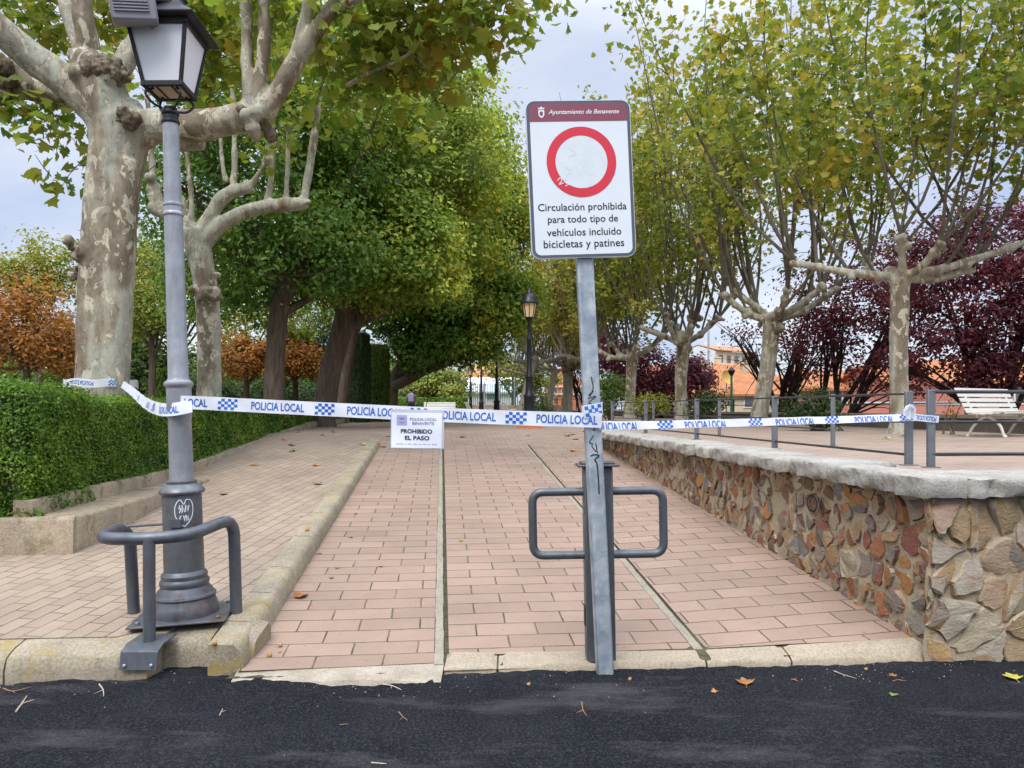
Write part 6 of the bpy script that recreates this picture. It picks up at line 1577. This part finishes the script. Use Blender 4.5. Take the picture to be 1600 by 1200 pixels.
body_mesh('jacket', [[(0, 0, .82, .165), (0, 0, 1.0, .175), (0, .01, 1.2, .175), (0, 0, 1.36, .19), (0, 0, 1.46, .09)], [(-.17, 0, 1.40, .085), (-.255, -.02, 1.13, .066), (-.245, .10, .88, .05)], [(.17, 0, 1.40, .085), (.255, .02, 1.13, .066), (.255, -.04, .88, .05)]], M['jacket'], wk)
body_mesh('trousers', [[(-.10, 0, .90, .115), (-.11, .08, .50, .085), (-.11, .0, .10, .06)], [(.10, 0, .90, .115), (.11, -.10, .48, .085), (.11, -.30, .14, .06)]], M['trousers'], wk)
mb = MB(); mb.ball(bpx(0, .005, 1.71), .115, 14, 10, (.95, 1.05, 1.0)); mb.build('hair', M['hair'], wk)
mb = MB(); mb.box(bpx(0, -.22, 1.22), (.32, .16, .46)); mb.build('backpack', M['backpack'], wk, bev=.05)
fh = thing('clipped_hedge', 'low clipped hedge across the far end of the plaza behind the walker', 'hedge', at(676, HOR, 50))
rng = np.random.default_rng(77)
h0, h1 = at(618, HOR, 49.5), at(731, HOR, 49.5)
mb = MB(); mb.box(((h0.x+h1.x)/2, 50, 1.60), (h1.x-h0.x-.1, .9, 1.18)); mb.build('branch_core', M['hedge_core'], fh)
p, nr = hedge_leaves(rng, [((h0.x, 49.5, 1.0), (h1.x-h0.x, 0, 0), (0, 0, 1.24), (0, -1, 0), 420), ((h0.x, 49.5, 2.22), (h1.x-h0.x, 0, 0), (0, 1, 0), (0, 0, 1), 250)])
np_leaves('leaves', p, nr, .14*rng.uniform(.7, 1.3, len(p)), TINY, M['leaf_hedge'], rng, fh)
# green mesh fence on a low stone wall
gf = thing('mesh_fence', 'tall green mesh fence on a low stone wall beyond the lamps', 'fence', at(770, HOR, 58))
a, b_ = at(736, HOR, 58), at(808, HOR, 58)
mb = MB(); mb.box(((a.x+b_.x)/2+1, 58.3, 1.3), (b_.x-a.x+6, .4, 1.0)); mb.build('base_wall', M['planter'], gf)
mb = MB(); x = a.x
while x < b_.x: mb.box((x+.06, 58.2, 2.65), (.07, .03, 1.7)); x += .15
mb.build('slat_panel', M['green_mesh'], gf, smooth=False)
for px in (736, 757, 780, 804):
    mb = MB(); w = at(px, HOR, 58.1); mb.box((w.x, 58.1, 2.7), (.08, .08, 1.9)); mb.build('post', M['steel_pole'], gf)
ff = thing('iron_fence', 'low black iron fence at the far right end of the plaza', 'fence', at(880, HOR, 64))
mb = MB(); w0, w1 = at(848, HOR, 64), at(925, HOR, 64); mb.box(((w0.x+w1.x)/2, 64.2, 1.1), (w1.x-w0.x, .4, .5)); mb.build('base_wall', M['rail_dark'], ff)
x = w0.x
k = 0
while x < w1.x: mb = MB(); mb.box((x, 64.2, 1.95), (.09, .05, 1.2)); mb.build('post', M['rail_dark'], ff); x += .42
mb = MB(); mb.box(((w0.x+w1.x)/2, 64.2, 2.3), (w1.x-w0.x, .03, .05)); mb.build('rail', M['rail_dark'], ff)

# ================================================================== BUILDINGS BEYOND
def house(label, loc, rz, w, d, zb, ze, zr, wallm, roofm, wins=(), name='house', ridge='x', over=.35, group=None, chim=()):
    """box with a pitched roof; wins = (x, z, w, h) on the side that faces the viewer"""
    t = thing(name, label, 'house', (loc[0], loc[1], zb), group); MT = Matrix.Translation((loc[0], loc[1], 0)) @ Matrix.Rotation(rz, 4, 'Z')
    mb = MB(); mb.M = MT
    gx = [(-w/2, -d/2), (w/2, -d/2), (w/2, d/2), (-w/2, d/2)]
    mb.add([(x, y, zb) for x, y in gx]+[(x, y, ze) for x, y in gx], [(0,1,5,4), (1,2,6,5), (2,3,7,6), (3,0,4,7), (3,2,1,0)])
    if ridge == 'x': mb.add([(-w/2, -d/2, ze), (-w/2, d/2, ze), (-w/2, 0, zr-.1), (w/2, -d/2, ze), (w/2, d/2, ze), (w/2, 0, zr-.1)], [(0,2,1), (3,4,5)])
    else: mb.add([(-w/2, -d/2, ze), (w/2, -d/2, ze), (0, -d/2, zr-.1), (-w/2, d/2, ze), (w/2, d/2, ze), (0, d/2, zr-.1)], [(0,1,2), (3,5,4)])
    mb.build('wall', wallm, t, smooth=False)
    mb = MB(); mb.M = MT; o_ = over; s_ = (zr-ze)/((d if ridge == 'x' else w)/2)*o_
    if ridge == 'x':
        for sg_ in (-1, 1):
            A = [(-w/2-o_, sg_*(d/2+o_), ze-s_), (w/2+o_, sg_*(d/2+o_), ze-s_), (w/2+o_, 0, zr), (-w/2-o_, 0, zr)]
            mb.hexa([Vector(p) for p in A]+[Vector(p)+Vector((0, 0, .18)) for p in A])
    else:
        for sg_ in (-1, 1):
            A = [(sg_*(w/2+o_), -d/2-o_, ze-s_), (sg_*(w/2+o_), d/2+o_, ze-s_), (0, d/2+o_, zr), (0, -d/2-o_, zr)]
            mb.hexa([Vector(p) for p in A]+[Vector(p)+Vector((0, 0, .18)) for p in A])
    rf = mb.build('roof', roofm, t, smooth=False)
    for cx, cy, cz in chim:
        mb = MB(); mb.M = MT; mb.box((cx, cy, cz), (.8, .6, 1.6)); mb.box((cx, cy, cz+.85), (1.0, .8, .12)); mb.build('chimney', wallm, rf, smooth=False)
    for x, z, ww, hh in wins:
        mb = MB(); mb.M = MT; mb.box((x, -d/2-.02, z), (ww+.2, .10, hh+.2)); f_ = mb.build('window', M['render_white'], t, smooth=False)
        mb = MB(); mb.M = MT; mb.box((x, -d/2-.06, z), (ww, .06, hh)); mb.build('pane', M['window'], f_, smooth=False)
    return t
def HX(px, Y): return (px-800)/F_PX*Y
def HZ(py, Y): return 1.55+(HOR-py)/F_PX*Y
# apartment block
Y = 165; ab = thing('apartment_building', 'five storey apartment block with a blank white end wall, seen over the roofs', 'building', (HX(1120, Y), Y, -3))
MT = Matrix.Translation((HX(1119, Y), Y, 0)) @ Matrix.Rotation(R(38), 4, 'Z')
zt, L_, D_ = HZ(548, Y), 15.0, 9.5
mb = MB(); mb.M = MT; mb.box((L_/2, D_/2, (zt-3)/2), (L_, D_, zt+3)); mb.build('wall', M['render_cream'], ab, smooth=False)
mb = MB(); mb.M = MT; mb.prism([(0, -3), (D_, -3), (D_, zt-1.2), (D_/2, zt+1.3), (0, zt)], (-.35, D_, 0), (0, -1, 0), (0, 0, 1), -.33) if False else mb.add([(-.06, 0, -3), (-.06, D_, -3), (-.06, D_, zt), (-.06, D_/2, zt+1.4), (-.06, 0, zt), (-.4, 0, -3), (-.4, D_, -3), (-.4, D_, zt), (-.4, D_/2, zt+1.4), (-.4, 0, zt)], [(0,1,2,3,4), (9,8,7,6,5), (0,4,9,5), (1,6,7,2), (2,7,8,3), (3,8,9,4)])
mb.build('end_wall', M['render_white'], ab, smooth=False)
mb = MB(); mb.M = MT
for sg_ in (-1, 1):
    A = [(-.4, D_/2+sg_*(D_/2+.5), zt+.05), (L_+.4, D_/2+sg_*(D_/2+.5), zt+.05), (L_+.4, D_/2, zt+1.5), (-.4, D_/2, zt+1.5)]; mb.hexa([Vector(p) for p in A]+[Vector(p)+Vector((0, 0, .2)) for p in A])
rf = mb.build('roof', M['tile_pale'], ab, smooth=False)
for x in (3, 8, 12): mb = MB(); mb.M = MT; mb.box((x, D_/2, zt+1.9), (.9, .8, 1.2)); mb.build('chimney', M['render_white'], rf, smooth=False)
for fl_ in range(4):
    z = zt-1.7-fl_*3.0
    mb = MB(); mb.M = MT; mb.box((L_/2, -.45, z-1.25), (L_-.6, .9, .25)); bl = mb.build('balcony', M['render_white'], ab, smooth=False)
    for i in range(5):
        mb = MB(); mb.M = MT; mb.box((1.7+i*2.9, -.02, z), (1.5, .1, 1.7)); f_ = mb.build('window', M['shutter'], ab, smooth=False)
        mb = MB(); mb.M = MT; mb.box((1.7+i*2.9+.2, -.08, z), (.9, .08, 1.5)); mb.build('pane', M['window'], f_, smooth=False)
roofs = 'tile roofed houses below the terrace'
house('long house with an orange tile roof and cream wall below the apartment block', (HX(1130, 62), 64), R(4), 9.5, 7, -3, HZ(616, 61), HZ(585, 64), M['render_cream'], M['tile'], [(-2, HZ(627, 60.5), .8, .9), (1.5, HZ(627, 60.5), .8, .9)], group=roofs, chim=[(-1, .8, HZ(580, 65)), (3, 1, HZ(582, 65))])
house('house with a tall orange roof between the apartment block and the leaning plane', (HX(1090, 90), 92), R(-12), 12, 8, -3, HZ(600, 88), HZ(572, 92), M['render_cream'], M['tile'], [(-3, HZ(608, 88), 1, 1.2), (2, HZ(608, 88), 1, 1.2)], group=roofs, chim=[(3, 1, HZ(570, 93))])
house('pale tiled house behind the nearly bare plum tree', (HX(1235, 75), 78), R(8), 12, 8, -3, HZ(612, 74), HZ(588, 78), M['render_cream'], M['tile_pale'], [(-3, HZ(622, 74), 1, 1.1), (3, HZ(622, 74), 1, 1.1)], group=roofs, chim=[(2, 1, HZ(586, 79))])
house('orange house behind the fanning plum tree', (HX(1340, 60), 62), R(-6), 9, 7, -3, HZ(608, 59), HZ(582, 62), M['render_pink'], M['tile'], [(-2, HZ(622, 58.5), .9, 1.1), (2, HZ(622, 58.5), .9, 1.1)], group=roofs)
house('salmon house with a tile roof behind the straight plane trunk', (HX(1440, 56), 58), R(10), 8, 7, -3, HZ(602, 55), HZ(575, 58), M['render_pink'], M['tile'], [(-2, HZ(620, 54.5), .9, 1.1), (1.5, HZ(620, 54.5), .9, 1.1)], group=roofs)
house('tile roofed house behind the largest plum, at the right edge', (HX(1560, 50), 53), R(-5), 8, 7, -3, HZ(596, 49.5), HZ(566, 53), M['render_pink'], M['tile'], [(-2, HZ(618, 49), .9, 1.1), (1.5, HZ(618, 49), .9, 1.1)], group=roofs)
sw = thing('garden_wall', 'salmon garden wall with a white top seen past the bench', 'wall', (HX(1500, 34), 34, -2))
mb = MB(); mb.box((HX(1490, 34), 34, -.1), (14, .3, 3.8), R(5)); mb.build('wall_body', M['render_pink'], sw, smooth=False)
mb = MB(); mb.box((HX(1490, 34), 34, HZ(630, 34)), (14.1, .36, .12), R(5)); mb.build('coping', M['render_white'], sw, smooth=False)
# red building with a rounded gable, brick building and white roofed hall left of the lamps
Y = 95; rb = thing('red_building', 'red building with a rounded gable behind the far pale plane', 'building', (HX(885, Y), Y, -3))
x0, x1 = HX(856, Y), HX(925, Y); mb = MB(); mb.box(((x0+x1)/2, Y+4, (HZ(592, Y)-3)/2), (x1-x0, 8, HZ(592, Y)+3)); mb.build('wall', M['brick_red'], rb, smooth=False)
gc, gr, gz = HX(880, Y), 1.55, HZ(592, Y); gp = [(-gr, -.5)]+[(gr*math.cos(a), gr*math.sin(a)*.95) for a in lin(pi, 0, 16)]+[(gr, -.5)]
mb = MB(); mb.prism(list(reversed(gp)), (gc, Y-.1, gz), (1, 0, 0), (0, 0, 1), -.5); mb.build('gable', M['brick_orange'], rb, smooth=False)
for z in (HZ(604, Y), HZ(616, Y)): mb = MB(); mb.box(((x0+x1)/2, Y-.08, z), (x1-x0+.2, .3, .22)); mb.build('string_course', M['render_cream'], rb, smooth=False)
for px in (868, 880, 892, 905):
    for py in (610, 624):
        mb = MB(); mb.box((HX(px, Y), Y-.04, HZ(py, Y)), (.55, .1, .7)); f_ = mb.build('window', M['render_cream'], rb, smooth=False)
        mb = MB(); mb.box((HX(px, Y), Y-.1, HZ(py, Y)), (.4, .06, .55)); mb.build('pane', M['window'], f_, smooth=False)
house('orange brick house behind the sparse pale tree', (HX(690, 80), 83), R(6), 9, 7, -2, HZ(602, 79.5), HZ(585, 83), M['brick_orange'], M['tile'], [(-2.5, HZ(618, 79), .8, 1), (.5, HZ(618, 79), .8, 1), (2.8, HZ(618, 79), .8, 1)])
house('tall orange brick house with a chimney stack, right of the white roofed hall', (HX(770, 98), 100), R(-10), 5.2, 6, -2, HZ(584, 97), HZ(570, 100), M['brick_orange'], M['tile_pale'], [(-1, HZ(597, 97), .9, 1.2), (1, HZ(597, 97), .9, 1.2)], chim=[(1.2, .5, HZ(568, 101))])
house('pale hall with a long white metal roof beyond the green fence', (HX(742, 76), 79), R(3), 7.5, 6, -2, HZ(612, 75.5), HZ(592, 79), M['render_white'], M['shed_white'], [(1.6, HZ(618, 75.8), .9, .8)], name='hall')
# poles and a dish
def pole(label, px, py_top, Y, r, mat, name='pole'):
    w = at(px, HOR, Y); t = thing(name, label, 'pole', (w.x, w.y, -3))
    mb = MB(); mb.lathe([(r*1.5, -3), (r*1.3, 0), (r, HZ(py_top, Y)-.1), (r*.5, HZ(py_top, Y))], (w.x, w.y, 0), 10); mb.build('shaft', mat, t)
    mb = MB(); mb.lathe([(r*2, HZ(py_top, Y)-.05), (r*2.2, HZ(py_top, Y)+.03), (r*.4, HZ(py_top, Y)+.2)], (w.x, w.y, 0), 10); mb.build('tip', mat, t); return t
pole('thin grey mast rising beside the apartment block', 1107, 500, 55, .07, M['steel_pole'], 'mast')
pole('pale post among the far trees, left of the far lamps', 703, 588, 56, .09, M['steel_pole'], 'post')
w = at(1143, HOR, 40); gl = thing('green_lamp', 'green lamp post in the street below, left of the leaning plane trunk', 'street lamp', (w.x, w.y, -3))
mb = MB(); mb.lathe([(.1, -3), (.09, 0), (.06, HZ(586, 40))], (w.x, w.y, 0), 10); mb.build('shaft', M['green_paint'], gl)
mb = MB(); mb.lathe([(.07, HZ(587, 40)), (.17, HZ(582, 40)), (.20, HZ(579, 40)), (.12, HZ(576, 40)), (.03, HZ(573, 40))], (w.x, w.y, 0), 10); mb.build('head', M['black'], gl)
w = at(1136, 590, 60); ds = thing('satellite_dish', 'ochre satellite dish on the roof ridge below the apartment block', 'satellite dish', (w.x, w.y, w.z-.6))
mb = MB(); mb.lathe([(.05, -.18), (.3, -.14), (.55, .02), (.62, .12), (.60, .13), (.5, .04), (.28, -.1), (.02, -.13)], w, 20, Matrix.Rotation(R(70), 4, 'X') @ Matrix.Rotation(R(20), 4, 'Y')); mb.build('bowl', M['dish'], ds)
mb = MB(); mb.tube([w+Vector((0, .2, -1.2)), w+Vector((0, .12, 0))], .05, 8); mb.build('arm', M['steel_pole'], ds)

# ================================================================== FALLEN LEAVES, TWIGS, SEED BALLS
def fallen_leaf(px, py, L, mat, label=None, seed=0):
    rg = random.Random(seed); c = hit(px, py); v = []; k = len(_half)
    a = rg.uniform(0, 6.28); cu = rg.uniform(.25, .7)
    mx_ = Matrix.Rotation(a, 3, 'Z') @ Matrix.Rotation(rg.uniform(-.15, .15), 3, 'X')
    pts = [(x-.4, y, 0) for x, y in _half]+[(x-.4, -y, 0) for x, y in _half[1:-1]]
    mb = MB(); zz = []
    for x, y, _ in pts:
        z = .05+cu*(y*y)*1.3+.35*cu*max(0, x-.1)**2+.12*math.sin(x*9+seed)*abs(y)
        v.append(c+mx_ @ Vector((x*L, y*L, 0))+Vector((0, 0, z*L+.003)))
    up = Vector((0, 0, .0012))
    mb.add(v, [(0, 6, 5, 4, 3, 2, 1), (0, 7, 8, 9, 10, 11, 6)])
    mb.tube([v[0], v[0]+mx_ @ Vector((-.35*L, .05*L, .0))+Vector((0, 0, -.02*L))], .0018, 5)
    o = mb.build('fallen_leaf', mat, org=c, ang=60); return tag(o, label or 'small dry brown leaf lying on the paving', 'leaf', 'fallen leaves')
D_, O_, Yl, G_ = M['dry_leaf'], M['orange_leaf'], M['yellow_leaf'], M['green_leaf']
for i, (px, py, L, m_, lb) in enumerate([
    (470, 933, .13, D_, 'large curled brown leaf on the ramp against the kerb'), (1175, 836, .10, O_, 'orange leaf at the foot of the stone wall'), (1163, 1068, .11, D_, 'curled orange brown leaf on the asphalt, right of the sign post'),
    (1581, 1060, .11, Yl, 'yellow green leaf on the asphalt at the right edge'), (1396, 1088, .05, G_, 'small green leaf on the asphalt near the wall corner'), (349, 773, .12, D_, 'brown leaf on the walk, right of the lamp base'),
    (397, 727, .14, O_, 'orange leaf on the walk below the far hedge'), (497, 757, .14, D_, 'dry leaf on the walk near the ramp kerb'), (493, 728, .13, O_, 'dry leaf close to the far end of the ramp kerb'), (456, 706, .15, G_, 'greenish leaf on the walk by the hedge foot'),
    (455, 697, .15, D_, 'brown leaf beside the greenish one at the hedge foot'), (720, 846, .05, Yl, 'tiny yellow leaf on the middle ramp lane'), (1303, 876, .05, G_, 'tiny green leaf on the paving by the wall'), (1445, 1012, .04, Yl, 'bit of yellow leaf on the kerb by the wall'),
    (896, 705, .16, O_, 'orange leaf on the ramp left of the bollard cap'), (1384, 686, .16, Yl, 'yellow leaf on the terrace by the nearest plane trunk'), (1411, 683, .18, O_, 'orange leaf on the terrace right of the nearest plane trunk'), (1376, 685, .1, Yl, 'second yellow leaf by the nearest plane trunk')]):
    fallen_leaf(px, py, L, m_, lb, i+1)
rg = random.Random(5)
for i in range(26):
    px, py = rg.choice([(rg.uniform(420, 560), rg.uniform(668, 690)), (rg.uniform(440, 640), rg.uniform(676, 700)), (rg.uniform(880, 1000), rg.uniform(676, 690)), (rg.uniform(560, 900), rg.uniform(668, 690))])
    fallen_leaf(px, py, rg.uniform(.10, .17), rg.choice([D_, O_, D_, Yl]), 'dry leaf among many scattered where the paths reach the plaza', 100+i)
for i in range(12):
    px, py = rg.choice([(rg.uniform(470, 540), rg.uniform(790, 930)), (rg.uniform(480, 640), rg.uniform(760, 900)), (rg.uniform(1000, 1400), rg.uniform(1045, 1085))])
    fallen_leaf(px, py, rg.uniform(.025, .05), rg.choice([D_, O_]), 'tiny crumb of dry leaf on the ramp or the asphalt edge', 200+i)
def twig(pts, r, mat, label):
    q = spline([tuple(hit(*p)+Vector((0, 0, r*1.2+.002))) for p in pts], 4); mb = MB(); n = len(q)
    mb.tube(q, [r*(1-.6*i/n) for i in range(n)], 6); mid = Vector(q[n//2]); d = (Vector(q[-1])-Vector(q[0]))
    if d.length > .07: mb.tube([mid, mid+d*.18+Vector((d.y, -d.x, 0))*.22], [r*.6, r*.3], 5)
    tag(mb.build('twig', mat, org=q[0]), label, 'twig', 'twigs on the asphalt')
T_, B_ = M['twig'], M['twig_brown']
twig([(825, 1046), (848, 1047), (870, 1045), (889, 1050)], .005, T_, 'longest pale twig lying along the kerb, left of the sign post')
twig([(909, 1100), (911, 1112), (917, 1121)], .004, B_, 'reddish bent twig on the asphalt below the sign post')
twig([(598, 1072), (612, 1074), (627, 1080)], .004, T_, 'pale twig on the asphalt below the broken kerb')
twig([(623, 1115), (630, 1122), (637, 1128)], .003, B_, 'short brown twig in the middle of the asphalt')
twig([(25, 1115), (34, 1102), (42, 1090)], .005, T_, 'pale twig on the asphalt at the left edge')
twig([(155, 1072), (161, 1080), (162, 1090)], .004, T_, 'short pale twig on the asphalt below the left kerb')
twig([(5, 1078), (20, 1082), (48, 1076)], .004, B_, 'brown twig against the left street kerb')
twig([(531, 1135), (544, 1133)], .003, B_, 'tiny brown twig on the asphalt, left of the middle')
twig([(580, 1194), (604, 1196)], .003, T_, 'tiny pale twig at the bottom edge')
twig([(1303, 1050), (1318, 1056), (1338, 1062)], .003, T_, 'thin pale twig on the asphalt right of the orange leaf')
twig([(1395, 1066), (1404, 1064), (1416, 1066)], .003, B_, 'thin reddish twig on the asphalt near the wall')
twig([(343, 1120), (348, 1110)], .003, T_, 'tiny pale twig on the asphalt under the kerb corner')
for i, (px, py, r, lb) in enumerate([(438, 1012, .014, 'orange seed ball on the ramp by the kerb'), (421, 1028, .016, 'seed ball on the ramp nearest the broken corner'), (437, 1021, .008, 'small seed ball behind the nearest one on the ramp'),
        (335, 1047, .015, 'orange seed ball on the asphalt in the kerb gap'), (826, 1073, .011, 'pale seed ball on the asphalt under the longest twig'), (984, 1064, .010, 'small orange seed ball right of the sign post foot'), (1353, 1048, .010, 'brown seed ball on the asphalt below the orange leaf'), (480, 831, .02, 'seed ball on the ramp kerb')]):
    c = hit(px, py); mb = MB(); rg2 = random.Random(i); mb.ball(c+Vector((0, 0, r*.9)), r, 12, 8, (1, .95, .9)); mb.tube([c+Vector((0, 0, r*1.6)), c+Vector((r*1.2, .3*r, r*2.0))], .0012, 5)
    tag(mb.build('seed_ball', M['seed'], org=c), lb, 'seed ball', 'fallen seed balls')
# small pale grit on the fresh asphalt
rng = np.random.default_rng(4); n = 500; P_ = []
for i in range(n):
    x = rng.uniform(-4.2, 4.2); ye = road_edge(x); y = ye-.02-abs(rng.normal())*.35
    P_.append((x, y, .022-.014*min(1, (ye-y)*2)))
o = np_leaves('grit', np.array(P_), np.array([(0, 0, 1.0)]*n)+rng.normal(size=(n, 3))*.3, rng.uniform(.003, .011, n), ([(-.5, 0, 0), (0, .4, .0), (.5, .1, 0), (0, -.4, 0), (0, 0, .5), (0, 0, -.5)], [(0, 1, 4), (1, 2, 4), (2, 3, 4), (3, 0, 4), (1, 0, 5), (2, 1, 5), (3, 2, 5), (0, 3, 5)]), simple('grit', (.36, .31, .25), .9, var=.4, scale=60), rng)
tag(o, kind='stuff')
